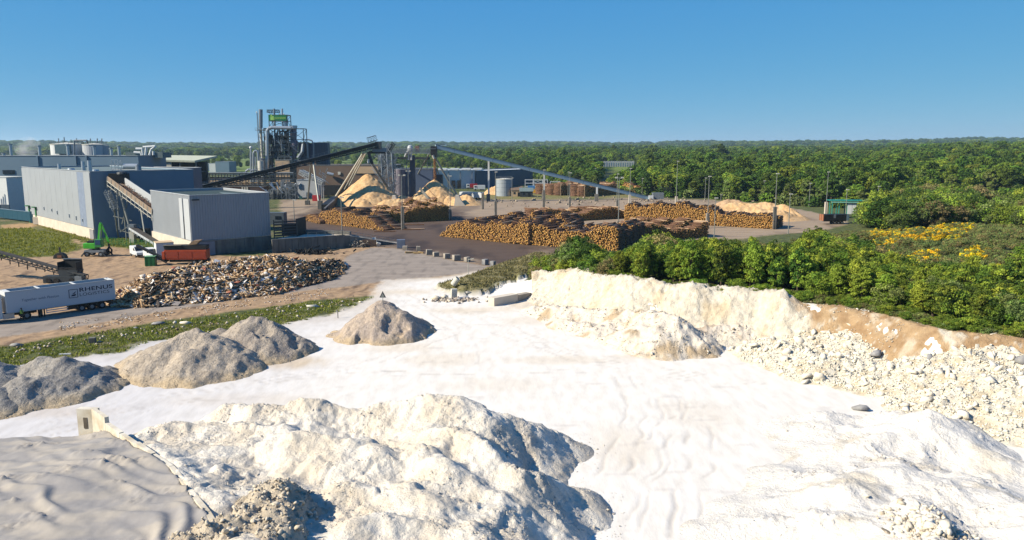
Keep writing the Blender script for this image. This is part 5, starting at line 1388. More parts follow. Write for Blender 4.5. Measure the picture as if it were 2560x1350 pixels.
for k in range(6):
    a = T(676 + k * 9, 335 + (k % 3) * 12, -1); MB().lathe((a.x, a.y, a.z - 5), [(.3, 0), (1.3, 1.2), (1.3, 4.2), (.3, 5)], 14).build('vessel', M_DARK, pl)
# chimney
st_ = thing('chimney', 'tall slim stack with a thick grey silencer top, left of the green sign', 'chimney', (T(655, 480).x, Yt - 2, 0))
a = T(655, 320); b = T(655, 274)
MB().tube((a.x, Yt - 2, a.z), (b.x, Yt - 2, b.z), .95, .95, 18).build('silencer', M_STEEL, st_)
MB().tube((a.x, Yt - 2, T(0, 396).z), (a.x, Yt - 2, a.z), .6, .6, 14).build('flue', M_OFFW, st_)
MB().tube((a.x, Yt - 2, 0), (a.x, Yt - 2, T(0, 396).z), 1.7, 1.7, 18).build('base_vessel', M_CLADW, st_)
m = MB(); z = T(0, 326).z; m.box((a.x, Yt - 2, z), (4.4, 4, .2)); railing(m, [(a.x - 2.2, Yt - 4, z), (a.x + 2.2, Yt - 4, z), (a.x + 2.2, Yt, z)], 1.1, .1, 1); m.build('gallery', M_STEEL, st_)
m = MB(); m.beam((a.x - 1.2, Yt - 2.6, z), (a.x - 1.2, Yt - 2.6, T(0, 283).z), .5, .3); m.build('ladder', M_STEEL, st_)
m = MB(); p = T(645, 281); m.lathe((p.x, Yt - 2, p.z - .4), [(.05, 0), (.35, .15), (.4, .4), (.35, .65), (.05, .8)], 10); m.tube((p.x, Yt - 2, p.z - .4), (p.x + .5, Yt - 2, p.z - 2), .08); m.build('beacon', M_WHITE, st_)
# sign
a, b = T(683, 302), T(721, 289)
sg = MB().box((T(699.5, 295).x, Yt - 3.6, T(0, 295.5).z), (T(721.5, 295).x - T(677.5, 295).x, .7, T(0, 289).z - T(0, 302.5).z)).build('sign_board', M_SIGNG, pl)
lg = MB(); q = T(686.5, 295); lg.box((q.x, Yt - 4.02, T(0, 296).z), (1.7, .12, 2.0)); lg.box((q.x - .3, Yt - 4.02, T(0, 289.6).z), (.8, .12, .9)); lg.build('sign_logo', M_LIME, sg)
lettering('sign_text', 'pavatex', 2.1, M_LIME, sg, (T(692, 297).x, Yt - 4.0, T(0, 298.4).z), (1, 0, 0), (0, -1, 0), (.86, 1.05), .03, {'spacing': 1.02})
m = MB(); lattice(m, T(668, 278), T(698, 278), .2, 6, 1.3); m.beam(T(668, 277), T(681, 290), .2); m.beam(T(698, 277), T(698, 290), .25); m.beam(T(680, 277), T(680, 290), .2); m.build('jib', M_DARK, pl)
for px, mm in ((688, M_STEEL), (708, M_STEELB)): MB().tube((T(px, 300).x, Yt - 1, T(0, 318).z), (T(px, 300).x, Yt - 1, T(0, 272).z), .48, .48, 12).build('vent_stack', mm, pl)
for px, py in ((715, 286), (705, 286)):
    p = T(px, py); MB().lathe((p.x, Yt - 3.6, p.z - .3), [(.05, 0), (.3, .15), (.33, .35), (.05, .65)], 10).build('beacon', M_WHITE, pl)
MB().tube(T(714, 318, -2), T(714, 303, -2), .75, .75, 12).build('small_vessel', M_WHITE, pl)
# cyclone silo
cy = thing('cyclone_silo', 'mauve-grey cyclone silo in a dark steel frame right of the process tower', 'silo', (T(739, 480).x, Yt - 1, 0))
p = T(738.5, 400); zz = lambda y: T(0, y).z
MB().lathe((p.x, Yt - 1, 0), [(.5, zz(398)), (1.1, zz(392)), (1.9, zz(360)), (1.9, zz(352)), (1.3, zz(350)), (1.5, zz(338)), (1.55, zz(323))], 20).build('body', flat('mauve', S(142, 136, 148)), cy)
MB().tube((p.x, Yt - 1, zz(323)), (p.x, Yt - 1, zz(314)), 1.9, 1.9, 20).build('cap', M_STEELB, cy)
m = MB(); m.path([T(745, 395, -3), T(756, 380, -3), T(758, 360, -2)], .9, 10); m.build('elbow_duct', M_STEEL, cy)
MB().box((T(760, 0).x, Yt + 2, (zz(356) + 0) / 2), (4.4, 5, zz(356))).build('dark_casing', flat('casing', S(64, 68, 84)), cy)
MB().path([T(762, 350, -1), T(772, 349, -1), T(780, 352, -1), T(784, 362, -1), T(784, 400, -1)], .35, 8).build('arched_pipe', M_STEEL, cy)
MB().path([T(763, 355, -2), T(768, 360, -2), T(770, 395, -2)], .5, 8).build('arched_pipe', M_STEEL, cy)
# grey towers right of it
q = T(788, 480, 4)
gt, _ = box_building('grey_tower', 'plain slate-grey windowless tower block right of the process tower', 'building', Vector((q.x, Yt + 4, 0)), Vector((T(813, 0).x, Yt + 7, 0)), Vector((T(780.5, 0).x, Yt + 9, 0)), zz(359), flat('slate', S(78, 88, 104), .6, 0, .95), M_ROOFD, mleft=M_CLADW)  # sun-side wall in light cladding: light put into its colour
for k in range(5):
    x = q.x + (T(813, 0).x - q.x) * k / 5; y = Yt + 4 + 3 * k / 5
    MB().box((x, y - .05, zz(359) / 2), (.12, .16, zz(359) - .4)).build('panel_joint', M_DARK, gt)
MB().box((T(776, 0).x, Yt + 5, zz(358) / 2), (1.8, 3, zz(358))).build('side_shaft', flat('slate2', S(84, 92, 118)), gt)
# brown building: light and shade put into beige and brown render
def simple(name, label, cat, pxl, pxr, top, Y, dep, mw, mr, mleft=None, group=None, skew=0, left_dep=None):
    a, b = A(pxl, top, Y), A(pxr, top, Y)
    z = A((pxl + pxr) / 2, top, Y).z
    C = Vector((a.x, Y, 0)); R = Vector((b.x, Y + skew, 0)); d = (R - C).normalized(); n = Vector((-d.y, d.x, 0)) * dep
    return box_building(name, label, cat, C, R, C + n, z - .3, mw, mr, parapet=.3, group=group, mleft=mleft)[0]
bb = simple('sunlit_face_block', 'sunlit face of the brown hall, light put into its beige, just under the process tower', 'building', 687, 723, 400, 378, 20, M_BEIGE, M_ROOF)
br = simple('brown_hall', 'long brown rendered hall between its beige sunlit face and the chip cones', 'hall', 723.5, 985, 413, 379, 24, M_BROWN, M_ROOFD)
MB().box((A(848, 433, 378.6).x, 378.7, A(0, 433, 378.6).z), (1.3, .3, 1.4)).build('window', M_OFFW, br)
MB().box((A(836, 472, 378.6).x, 378.75, A(0, 478, 378.6).z), (11, .3, 6)).build('gateway', M_BLACK, br)
MB().tube(A(818, 433, 377.5), A(834, 437, 377.5), .8, .8, 12).build('duct', M_STEELB, br)
MB().box(((A(875, 0, 378).x + A(935, 0, 378).x) / 2 + 3, 378.7, A(0, 425, 378.7).z), (14, .2, 3.4)).build('beige_panel', M_BEIGE, br)
b3 = simple('upper_casing', 'brown boxy casing with a chimney pipe above the brown hall', 'building', 722, 790, 402, 384, 16, M_BROWN, M_ROOFD)
wb = simple('white_cabin_block', 'small white two-storey block with a dark blue window before the brown hall', 'building', 741, 790, 450, 360, 12, M_CLADW, M_ROOF)
MB().box((A(751, 466, 359.8).x, 359.8, A(0, 466, 359.8).z), (1.7, .2, 2.4)).build('window', M_GLASSB, wb)
MB().box((A(771, 486, 359.8).x, 359.8, 1.4), (1.8, .2, 2.6)).build('door', M_GLASSB, wb)
ga = thing('inclined_gallery', 'short silver inclined conveyor gallery descending right from the brown hall', 'conveyor', V2(A(810, 470, 352)))
m = MB(); lattice(m, A(752, 430, 356), A(809, 458, 350), .22, 12, 2.2); m.build('truss', M_STEELB, ga)
MB().beam(A(752, 429, 356), A(809, 457, 350), 1.6, .9).build('trough', M_STEELB, ga)
for px in (797, 803, 808): MB().tube(A(px, 458, 350), (A(px, 458, 350).x, 350, 0), .22, .22, 8).build('leg', M_STEELB, ga)
m = MB(); rr = random.Random(8)
for k in range(26): a = A(rr.uniform(797, 816), rr.uniform(430, 470), 352 + rr.uniform(-2, 2)); m.beam(a, a + Vector((rr.uniform(-2, 2), 0, rr.uniform(-2, 2))), .25)
m.build('head_machinery', M_STEEL, ga)
MB().box((A(791, 491, 340).x, 340, 1.3), (3.2, 2.2, 2.6)).build('red_skip', M_RED, ga)
# low process area on the left of the tower
rk = thing('pipe_rack', 'low pipe rack with pale pipes running left from the process tower', 'pipe rack', (A(560, 480, 372).x, 372, 0))
m = MB()
for px in range(497, 746, 15):
    x = A(px, 0, 372).x
    for yy in (370, 374): m.beam((x, yy, 0), (x, yy, A(0, 434, 372).z), .35)
    for py in (434, 446, 460): m.beam((x, 370, A(0, py, 372).z), (x, 374, A(0, py, 372).z), .3)
for py in (434, 446, 460): m.beam((A(497, 0, 370).x, 370, A(0, py, 372).z), (A(742, 0, 370).x, 370, A(0, py, 372).z), .3)
m.build('frame', M_DARK, rk)
for k, (py, mm, r0) in enumerate(((432, M_STEEL, .3), (437, M_OFFW, .25), (444, M_BROWN, .3), (449, M_STEEL, .25), (457, M_BEIGE, .4), (464, M_DARK, .3))):
    MB().tube((A(495, 0, 372).x, 371 + k * .5, A(0, py, 372).z), (A(735, 0, 372).x, 371 + k * .5, A(0, py, 372).z), r0, r0, 8).build('pipe', mm, rk)
low = simple('low_beige_shed', 'low beige shed under the pipe rack beside the dark conveyor', 'shed', 520, 640, 449, 385, 14, M_BEIGE, M_BEIGE)
lo2 = simple('low_brown_shed', 'low dark brown shed with small white windows in front of the pipe rack', 'shed', 480, 660, 466, 366, 8, flat('umber', S(86, 66, 60)), M_BEIGE)
for px in (524, 529, 534, 606, 612, 618): MB().box((A(px, 472, 365.8).x, 365.8, A(0, 472, 365.8).z), (.7, .2, 1.6)).build('window', M_OFFW, lo2)
lp = thing('bent_vent_pipes', 'group of tall pale bent vent pipes left of the stack', 'pipes', (A(636, 480, 380).x, 380, 0))
for pts, r0 in (([(627, 480), (627, 372)], .45), ([(633, 480), (633, 384), (637, 377), (643, 377), (645, 384), (645, 480)], .5), ([(639, 480), (639, 392)], .35), ([(615, 450), (615, 428), (622, 423), (628, 426)], .5), ([(626, 445), (627, 428), (633, 424), (641, 424)], .5), ([(651, 480), (651, 392)], .3)):
    MB().path([A(a, max(b, 0), 380) if b < 480 else Vector((A(a, b, 380).x, 380, 0)) for a, b in pts], r0, 10).build('pipe', M_STEELB, lp)
p = A(627, 369, 380); MB().lathe((p.x, 380, p.z - .7), [(.05, 0), (.7, .3), (.8, .8), (.6, 1.2), (.05, 1.4)], 12).build('cowl', M_WHITE, lp)
MB().tube((A(655, 0, 379).x, 378, A(0, 426, 378).z), (A(655, 0, 379).x, 378, A(0, 402, 378).z), 1.5, 1.5, 16).build('drum', M_OFFW, lp)
pa = thing('process_yard_plant', 'jumble of pumps, small vessels and walkways at the foot of the tower', 'process plant', (A(690, 490, 355).x, 355, 0))
rr = random.Random(5); m = MB(); m2 = MB(); m3 = MB()
for k in range(9):
    a = A(rr.uniform(676, 738), 480, 0 + 352 + rr.uniform(0, 14)); frame_tower(m, (a.x, a.y, 0), rr.uniform(2, 4), rr.uniform(2, 4), 0, rr.uniform(3, 9), 3, .2)
for k in range(26):
    a = A(rr.uniform(665, 738), 480, 352 + rr.uniform(0, 14)); z = rr.uniform(0, 5); m2.tube((a.x, a.y, z), (a.x + rr.uniform(-4, 4), a.y, z + rr.uniform(0, 4)), rr.uniform(.12, .45), None, 8)
for k in range(12):
    a = A(rr.uniform(670, 738), 480, 350 + rr.uniform(0, 10)); m3.lathe((a.x, a.y, 0), [(.9, 0), (.9, rr.uniform(1.5, 4)), (.2, 4.3)], 10)
m.build('steel_frames', M_STEEL, pa); m2.build('pipework', M_STEELB, pa); m3.build('small_vessels', M_DARK, pa)
gb = thing('green_box', 'small mint-green cabinet standing left of the thin conveyor leg', 'cabinet', P(752, 497)); MB().box((0, 0, .6), (1.2, 1, 1.2)).build('cabinet', flat('mint', S(150, 220, 180)), gb, local=True)

# ---------------------------------------------------------------- long dark conveyor
def rot_frame(p, q):
    d = (q - p).normalized(); a = d.cross(Vector((0, 0, 1))).normalized(); b = a.cross(d); return d, a, b
c1, c2 = A(468, 479, 288), A(943, 362, 320)
cv = thing('long_conveyor', 'long dark trussed conveyor rising right from behind the grey hall to the chip cone', 'conveyor', V2(c2))
m = MB(); lattice(m, c1, c2, .24, 46, 2.2, deep=1.9); m.build('truss', M_BLACK, cv)
d, a, b = rot_frame(c1, c2)
MB().beam(c1 + b * .2, c2 + b * .2, 1.7, 1.1).build('belt_casing', M_BLACK, cv)
MB().beam(c1 + b * 1.0, c2 + b * 1.0, 2.3, .12).build('cover', M_DARK, cv)
MB().beam(c1 - b * 1.0 - a * 1.1, c2 - b * 1.0 - a * 1.1, .2, .3).build('lower_chord', flat('pale_chord', S(150, 156, 150)), cv)
m = MB(); railing(m, [c1 + b * 1.05 - a * 1.2, c2 + b * 1.05 - a * 1.2], 1.0, .07, 2.4); m.build('handrail', M_STEEL, cv)
for (x0_, y0_), (x1_, y1_) in (((778, 405), (769, 507)), ((783, 405), (799, 521))):
    MB().tube(A(x0_, y0_, 308), P(x1_, y1_), .38, .38, 10).build('leg', M_GALV, cv)
f1 = P(769, 512); MB().box((f1.x, f1.y, .9), (1.8, 1.6, 1.8)).build('footing', M_CONCD, cv)
f1 = P(801, 523); MB().box((f1.x, f1.y, 1.5), (1.6, 1.6, 3.6)).build('footing', M_CONCD, cv)
m = MB(); hp = A(938, 358, 320); lattice(m, hp + Vector((-3, 0, 1.2)), hp + Vector((.5, 0, 2.2)), .12, 3, 2.0); m.box((hp.x + 1.3, 320, hp.z - .8), (2.4, 2.4, 3)); m.build('head_house', M_DARK, cv)

# ---------------------------------------------------------------- tripods, bridge, lattice tower
tp = thing('chip_tripod', 'steel tripod head above the large left chip cone', 'tripod', V2(P(912, 500)))
for (px0, py0, Y0), (px1, py1), r0 in (((908, 382, 318), (836, 496), .36), ((911, 382, 318), (858, 480), .3), ((914, 384, 320), (866, 478), .28), ((930, 408, 320), (986, 494), .5)):
    MB().tube(A(px0, py0, Y0), P(px1, py1, 1.5), r0, r0, 10).build('leg', M_OFFW if px1 < 900 else M_GALV, tp)
MB().beam(A(921, 380, 320), A(931, 410, 320), 1.6, 1.0).build('chute', M_DARK, tp)
MB().tube(A(921, 398, 319), A(921, 408, 319), .4, .4, 10).build('chute_tip', M_WHITE, tp)
m = MB(); m.beam(A(922, 381, 320), A(962, 381, 322), 1.6, 1.0); m.build('cross_girder', M_BLACK, tp)
MB().box((A(937, 376, 320).x + 2, 321, A(0, 375, 320).z), (6, 3, 1.6)).build('transfer_box', M_STEEL, tp)
m = MB(); railing(m, [A(925, 372, 319), A(958, 372, 320)], 1.1, .1, 1.2); m.build('railing', M_STEEL, tp)
def foot_wall(px, py, s, lab):
    p = P(px, py); t = thing('leg_footing', lab, 'footing', V2(p), group='concrete footings of the tripod legs')
    MB().extrude([(-1.6 * s, -1.4, 0), (2.9 * s, -1.4, 0), (1.2 * s, -1.4, 2.0 * s), (.2 * s, -1.4, 4.0 * s), (-1.0 * s, -1.4, 4.2 * s)], (0, 2.8, 0)).build('concrete_wedge', M_CONCL, t, local=True); return t
foot_wall(988, 512, .95, 'pale concrete wedge footing at the foot of the left cone, under its right tripod leg')
foot_wall(1146, 514, 1.05, 'pale concrete wedge footing beside the right cone, under the outer tripod leg')
bk = thing('bunker_trough', 'dark curved steel trough at the left foot of the large chip cone', 'trough', V2(P(825, 515)))
MB().beam(P(812, 522, 1.4), P(838, 500, 1.8), 2.4, 3.2).build('trough_wall', M_BLACK, bk); MB().beam(P(811, 522, 3.1), P(836, 500, 3.6), .5, .4).build('trough_rim', flat('rim', S(120, 116, 112)), bk)
lt = thing('lattice_tower', 'dense galvanised lattice tower with crossing stairs between the two cones', 'tower', V2(A(968, 480, 340)))
x = A(967, 0, 340).x; zt_ = A(0, 383, 340).z
m = MB(); frame_tower(m, (x, 341, 0), A(987, 0, 340).x - A(950, 0, 340).x, 6, 0, zt_, 7, .3); m.build('frame', M_STEEL, lt)
m = MB(); frame_tower(m, (x + 1, 338, 0), 4.5, 4, 4, zt_ + 1, 8, .22); m.build('inner_frame', M_STEEL, lt)
m = MB(); rr = random.Random(21)
for k in range(120):
    a = Vector((x + rr.uniform(-4.2, 4.2), 338 + rr.uniform(-3, 5), rr.uniform(2, zt_ - 1))); m.beam(a, a + Vector((rr.choice((-1, 1)) * rr.uniform(1, 3), rr.uniform(-.5, .5), rr.uniform(.5, 4))), .2)
m.build('cross_members', M_STEELB, lt)
for i, (p0_, p1_) in enumerate((((952, 400), (974, 360)), ((960, 398), (984, 358)), ((950, 430), (972, 400)))):
    m = MB(); lattice(m, A(*p0_, 338), A(*p1_, 338), .2, 8, 1.5); m.beam(A(*p0_, 338), A(*p1_, 338), .9, .3); m.build('inclined_elevator', M_STEELB if i == 0 else M_DARK, lt)
for k in range(7):
    z0_ = 1 + k * 2.7; s_ = 1 if k % 2 else -1
    m = MB(); m.beam((x - 3 * s_, 336.5, z0_), (x + 3 * s_, 336.5, z0_ + 2.7), .9, .2); railing(m, [(x - 3 * s_, 336, z0_), (x + 3 * s_, 336, z0_ + 2.7)], 1, .09, 1.5); m.build('stair_flight', M_STEELB, lt)
for px in (957, 972, 984): MB().tube((A(px, 0, 336).x, 336, 0), (A(px - 4, 0, 336).x, 336, zt_), .25, .25, 8).build('riser_pipe', M_STEELB, lt)
wk = thing('walkway_bridge', 'long trussed walkway bridge joining the lattice tower and the right tripod', 'bridge', V2(A(1035, 480, 336)))
m = MB(); lattice(m, A(984, 377, 336), A(1083, 378, 333), .16, 26, 2.0, deep=2.0); m.build('truss', M_STEEL, wk)
m = MB(); railing(m, [A(984, 372, 335), A(1083, 373, 332)], 1.1, .1, 1.8); m.build('railing', M_STEEL, wk)
MB().beam(A(986, 395, 345), A(1075, 396, 345), 2.2, 1.0).build('lower_girder', M_DARK, wk)
m = MB()
for px in (1010, 1016, 1068, 1078): m.beam(A(px, 396, 345), (A(px, 0, 345).x, 345, A(0, 424, 345).z), .3)
m.build('posts', M_STEEL, wk)
bt = thing('bucket_elevator', 'dark bucket elevator column with a white drum head, between the cones', 'elevator', V2(A(1028, 480, 341)))
a = A(1029, 0, 341).x
MB().box((a + .4, 341.4, A(0, 388, 341).z / 2), (2.2, 2, A(0, 388, 341).z)).build('casing', flat('blue_steel', S(70, 86, 110)), bt)
for dx in (-1.0, .2): MB().tube((a + dx, 339.6, A(0, 400, 341).z), (a + dx, 339.6, A(0, 372, 341).z), .42, .42, 10).build('white_pipe', M_WHITE, bt)
MB().lathe((a - .3, 340, A(0, 378, 341).z), [(1.2, 0), (1.3, 1.4), (.9, 2.4), (.1, 2.7)], 14).build('drum_head', M_CLADW, bt)
MB().path([A(1020, 378, 339), A(1014, 386, 339), A(1012, 392, 339)], .45, 8).build('spout', M_WHITE, bt)
MB().box((a + 2.6, 341.5, A(0, 372, 341).z), (1.8, 1.6, 2.6)).build('motor', M_RUST, bt)
si = simple('silo_block', 'broad slate-grey windowless storage block behind the two chip cones', 'building', 990, 1081, 423, 356, 22, flat('slate3', S(92, 108, 136), .5, 0, .95, .2), M_ROOFD)
MB().tube((A(990, 0, 356).x + 1.5, 357.2, 0), (A(990, 0, 356).x + 1.5, 357.2, A(0, 423, 356).z), 3, 3, 24).build('rounded_corner', flat('slate_pink', S(150, 144, 156)), si)
si2 = simple('grey_hut', 'plain dark grey-brown block right of the right chip cone', 'building', 1083, 1105, 437, 366, 6, flat('taupe', S(106, 100, 98)), M_ROOFD)
t2 = thing('chip_tripod', 'steel tripod head where the blue conveyor drops chips on the right cone', 'tripod', V2(P(1085, 500)))
for (px0, py0), (px1, py1), r0 in (((1073, 384), (1020, 480), .34), ((1085, 390), (1147, 496), .45), ((1082, 385), (1105, 462), .3)):
    MB().tube(A(px0, py0, 330), P(px1, py1, 1.5), r0, r0, 10).build('leg', M_GALV, t2)
MB().box((A(1085, 380, 330).x, 330, A(0, 379, 330).z), (2.6, 2.6, 4.6)).build('head_box', M_BLACK, t2)
m = MB(); a = A(1075, 372, 329); b = A(1090, 372, 329); railing(m, [a, b], 1.8, .14, 1); m.box(((a.x + b.x) / 2, 330, a.z), (b.x - a.x, 3, .2)); m.build('head_platform', M_STEEL, t2)
MB().tube(A(1082, 388, 329), A(1086, 397, 329), .7, .5, 10).build('spout', M_OFFW, t2)
fs = thing('falling_chips', 'thin brown curtain of chips falling from the right tripod head onto its cone', 'chips', V2(P(1087, 490))); fs['kind'] = 'stuff'
n = 900; p0_ = A(1086.5, 396, 329); pp = A(1086.5, 449, 329); tt = RNG.uniform(0, 1, n)
stuff_part('chips', fs, BLOCKS, np.stack([p0_.x + RNG.normal(0, .28, n), 329 + RNG.normal(0, .28, n), p0_.z + (pp.z - p0_.z) * tt], 1), RNG.uniform(.05, .12, n), flat('chip_dark', S(180, 130, 80)))
# blue conveyor
d1, d2 = A(1088, 366, 330), A(1628, 497, 352)
bc = thing('blue_conveyor', 'long closed pale blue conveyor sloping down right from the right tripod head', 'conveyor', V2(P(1625, 500)))
d, a, b = rot_frame(d1, d2)
nseg = 12
for k in range(nseg):
    s_ = d1 + (d2 - d1) * (k / nseg); e_ = d1 + (d2 - d1) * ((k + 1) / nseg) - d * .08
    MB().beam(s_, e_, 2.2, 1.55).build('gallery_section', flat('pale_blue', S(172, 202, 216), .45, 0, .93) if 'pale_blue' not in MATS else MATS['pale_blue'], bc)
MB().beam(d1 + b * .85 + a * 1.15, d2 + b * .85 + a * 1.15, .12, .12).build('rail', M_DARK, bc)
m = MB(); railing(m, [d1 + b * .8 + a * .9, d2 + b * .8 + a * .9], .8, .06, 3); m.build('handrail', M_DARK, bc)
for px, yt, base in ((1222, 400, 503), (1360, 434, 500), (1492, 468, 503)):
    p = P(px, base); q = A(px, yt, p.y); MB().box((p.x, p.y, q.z / 2), (.75, .75, q.z)).build('support_leg', M_WHITE, bc)
    MB().box((p.x - .2, p.y - .3, 1.6), (1.6, 1.4, 3.2)).build('footing', M_CONCD, bc)
MB().box((d2.x + 3, d2.y, 1.5), (5, 3, 3)).build('tail_box', M_STEEL, bc); MB().box((d2.x - .5, d2.y - 2, .9), (2, 1.5, 1.8)).build('white_box', M_WHITE, bc)
MB().beam((d2.x - 8, d2.y, 2.8), (d2.x - 3, d2.y, .2), .4, .4).build('tail_strut', M_RUST, bc)

# ---------------------------------------------------------------- warehouses, tank, houses at the back
c_, r_, l_ = P(1187, 471), P(1332, 461), P(1060, 473)
wh, _ = box_building('white_warehouse', 'white sectional warehouse with two dark dock doors beside the blue one', 'warehouse', V2(l_), V2(c_), V2(l_) + Vector((3, 40, 0)), 10.2, M_WHITE, M_WHITE)
cc, ll = V2(c_), V2(l_)
for k in range(5):
    p = ll.lerp(cc, k / 4.3 + .02); MB().box((p.x, p.y - .25, 5), (.4, .4, 10)).build('pilaster', M_STEEL, wh)
    MB().box((p.x + 3, p.y + 6, 11.2), (5, 10, 1.0)).build('roof_light', M_WHITE, wh)
for px in (1134, 1148): p = P(px, 472); MB().box((p.x, p.y - .3, 2.6), (2.2, .5, 4.6)).build('dock_door', M_BLACK, wh)
MB().beam(ll + Vector((0, -.3, .6)), cc + Vector((0, -.3, .6)), .3, 1.2).build('skirting', M_WHITE, wh)
bw, _ = box_building('navy_warehouse', 'long navy-blue warehouse with a white roof edge behind the round tank', 'warehouse', cc + Vector((.5, 0, 0)), V2(r_), cc + Vector((-3, 38, 0)), 9.6, M_NAVY, M_WHITE)
t, c, r, h = tank('water_tank', 'round pale grey ground tank with a white rim near the blue conveyor', 1240, 1281, 448, 373, flat('tank_grey', S(176, 186, 194), .5, 0, .95))
for k in range(1, 4): MB().lathe((c.x, c.y, h * k / 4), [(r * 1.002, 0), (r * 1.008, .04), (r * 1.008, .1), (r * 1.002, .14)], 28).build('seam', M_STEEL, t)
def gable(name, label, cat, px0, px1, base, ridge, Y, dep, mw, mr, group=None):
    a, b = A(px0, base, Y), A(px1, base, Y); z = max(A(0, ridge, Y).z, 2.5); t = thing(name, label, cat, (a.x, Y, 0), group=group); e = z * .62
    MB().box(((a.x + b.x) / 2, Y + dep / 2, e / 2), (b.x - a.x, dep, e)).build('wall', mw, t)
    m = MB(); m.extrude([(a.x - .3, Y - .3, e), (a.x - .3, Y + dep / 2, z), (a.x - .3, Y + dep + .3, e)], (b.x - a.x + .6, 0, 0)); m.build('roof', mr, t)
    w = MB().box(((a.x * .7 + b.x * .3), Y - .03, e * .55), (1.0, .1, 1.0)).build('window', M_GLASS, t); MB().box(((a.x * .3 + b.x * .7), Y - .03, 1.05), (1.1, .1, 2.1)).build('door', M_GLASS, t)
    return t
gable('house', 'small beige weighbridge house with a hipped grey roof by the round tank', 'house', 1278, 1305, 490, 466, 372, 8, M_BEIGE, M_BROWN)
gable('shelter_house', 'low open-fronted hut with a grey pitched roof right of the beige house', 'hut', 1300, 1332, 490, 470, 368, 6, M_DARK, M_ROOF)
fr = thing('steel_racking', 'pale skeletal steel racks stacked behind the hut and log stacks', 'racking', V2(P(1340, 482)))
for px0, px1 in ((1313, 1333), (1335, 1357), (1359, 1369), (1376, 1400)):
    m = MB(); a, b = A(px0, 450, 400), A(px1, 450, 400); frame_tower(m, ((a.x + b.x) / 2, 402, 0), b.x - a.x, 4, 0, a.z - (0 if px0 < 1370 else 1), 4, .28, px0 == 1335); m.build('rack', M_CLADW, fr)
MB().box((A(1328, 468, 396).x, 396, A(0, 468, 396).z), (3.6, 2, 1.5)).build('blue_crate', M_BLUEP, fr)
MB().box((A(1343, 474, 396).x, 396, 1.3), (5, 2, 1.8)).build('yellow_crate', M_YELL, fr)
def truck_small(px, py, c, label, L=6.5, hgt=2.9, name='parked_truck', rz=0.1, cab=M_WHITE):
    p = P(px, py); t = thing(name, label, 'truck', V2(p), rz)
    MB().box((.9, 0, .75 + hgt / 2 * .75), (L * .66, 2.4, hgt * .75)).build('body', c, t, local=True)
    cb = MB().box((-L * .36, 0, 1.75), (L * .26, 2.3, 2.1)).build('cab', cab, t, local=True)
    MB().box((-L * .36, -1.17, 2.1), (L * .16, .05, .7)).build('window', M_GLASS, cb, local=True)
    for sx in (-.36, .12, .3):
        for sy in (-1.05, 1.05): MB().tube((L * sx, sy - .12, .48), (L * sx, sy + .12, .48), .48, .48, 12).build('wheel', M_RUBBER, t, local=True)
    return t
truck_small(1180, 472, M_RED, 'small red lorry parked before the white warehouse'); truck_small(1199, 476, M_WHITE, 'small white lorry parked right of the red one')
# open tipper trailer with name
p = P(1152, 497); q = P(1207, 499); tr = thing('tipper_trailer', 'white COLINET tipper trailer parked beyond the right chip cone', 'trailer', V2(p))
pv, qv = V2(p), V2(q); MB().beam(pv + Vector((0, 0, 2.1)), qv + Vector((0, 0, 2.1)), 2.5, 2.4).build('body', M_WHITE, tr)
dd = (qv - pv).normalized(); nn = Vector((dd.y, -dd.x, 0))
lettering('lettering', 'COLINET', 1.5, M_DARK, tr, pv + dd * 2.6 + nn * 1.27 + Vector((0, 0, 1.5)), dd, nn, (.82, 1), .01)
for s_ in (.65, .78, .9):
    for k in (-1, 1): w = pv.lerp(qv, s_) + nn * 1.05 * k; MB().tube(w + nn * .13 + Vector((0, 0, .5)), w - nn * .13 + Vector((0, 0, .5)), .5, .5, 12).build('wheel', M_RUBBER, tr)
# far things
fg = simple('distant_glasshouse', 'long white glasshouse in a gap of the distant forest', 'glasshouse', 1506, 1586, 403, 790, 30, M_WHITE, M_OFFW)
for k in range(14): x = A(1508 + k * 5.8, 405, 789).x; MB().box((x, 789.5, A(0, 403, 790).z / 2), (.4, .4, A(0, 403, 790).z)).build('rib', M_STEEL, fg)
simple('distant_shed', 'tiny grey-white shed far behind the pipe rack, left one', 'shed', 468, 520, 409, 800, 20, M_CLADW, M_ROOF)
sb = simple('distant_shed', 'distant white and blue shed with a lit gable beyond the open frame building', 'shed', 538, 572, 404, 760, 20, M_BLUE, M_CLADW); simple('distant_annex', 'bright white low annex touching the distant blue shed', 'shed', 522, 538, 408, 762, 14, M_WHITE, M_WHITE)
# ================================================================ CHIPS, LOGS, WASTE WOOD
CH1, CH2 = S(238, 200, 148), S(222, 180, 128)
def chip_heap(name, label, ridges, tan_, seed, span=18, res=.3, c1=CH1, c2=CH2, rough_=.25, creases=()):
    pts = [P(*q) if len(q) == 3 else A(q[0], q[1], q[3]) for r in ridges for q in r]
    rw = [[tuple(P(*q)) if len(q) == 3 else tuple(A(q[0], q[1], q[3])) for q in r] for r in ridges]
    x0, x1 = min(p.x for p in pts) - span, max(p.x for p in pts) + span; y0, y1 = min(p.y for p in pts) - span, max(p.y for p in pts) + span
    def H(x, y):
        e = 0
        for r in rw:
            d, z = line_ridge(x, y, r); e = e + np.exp(np.clip(z - np.sqrt(d * d + .3) * tan_, -6, 16) * 1.6)
        h = np.log(e + 1e-9) / 1.6
        return h + smooth(0, 2, h) * (fbm(x, y, 3.5, 4, seed) * rough_ * 1.6 + fbm(x, y, 1.1, 3, seed + 2) * rough_ * .5)
    def Cf(x, y, h): return cmix(c1, c2, smooth(-.5, .6, fbm(x, y, 3, 4, seed + 4)))
    return grid_heap(name, label, x0, x1, y0, y1, res, H, M_CHIP, Cf, cat='heap', group='wood chip heaps')
def zA(px, py, Y): return A(px, py, Y).z
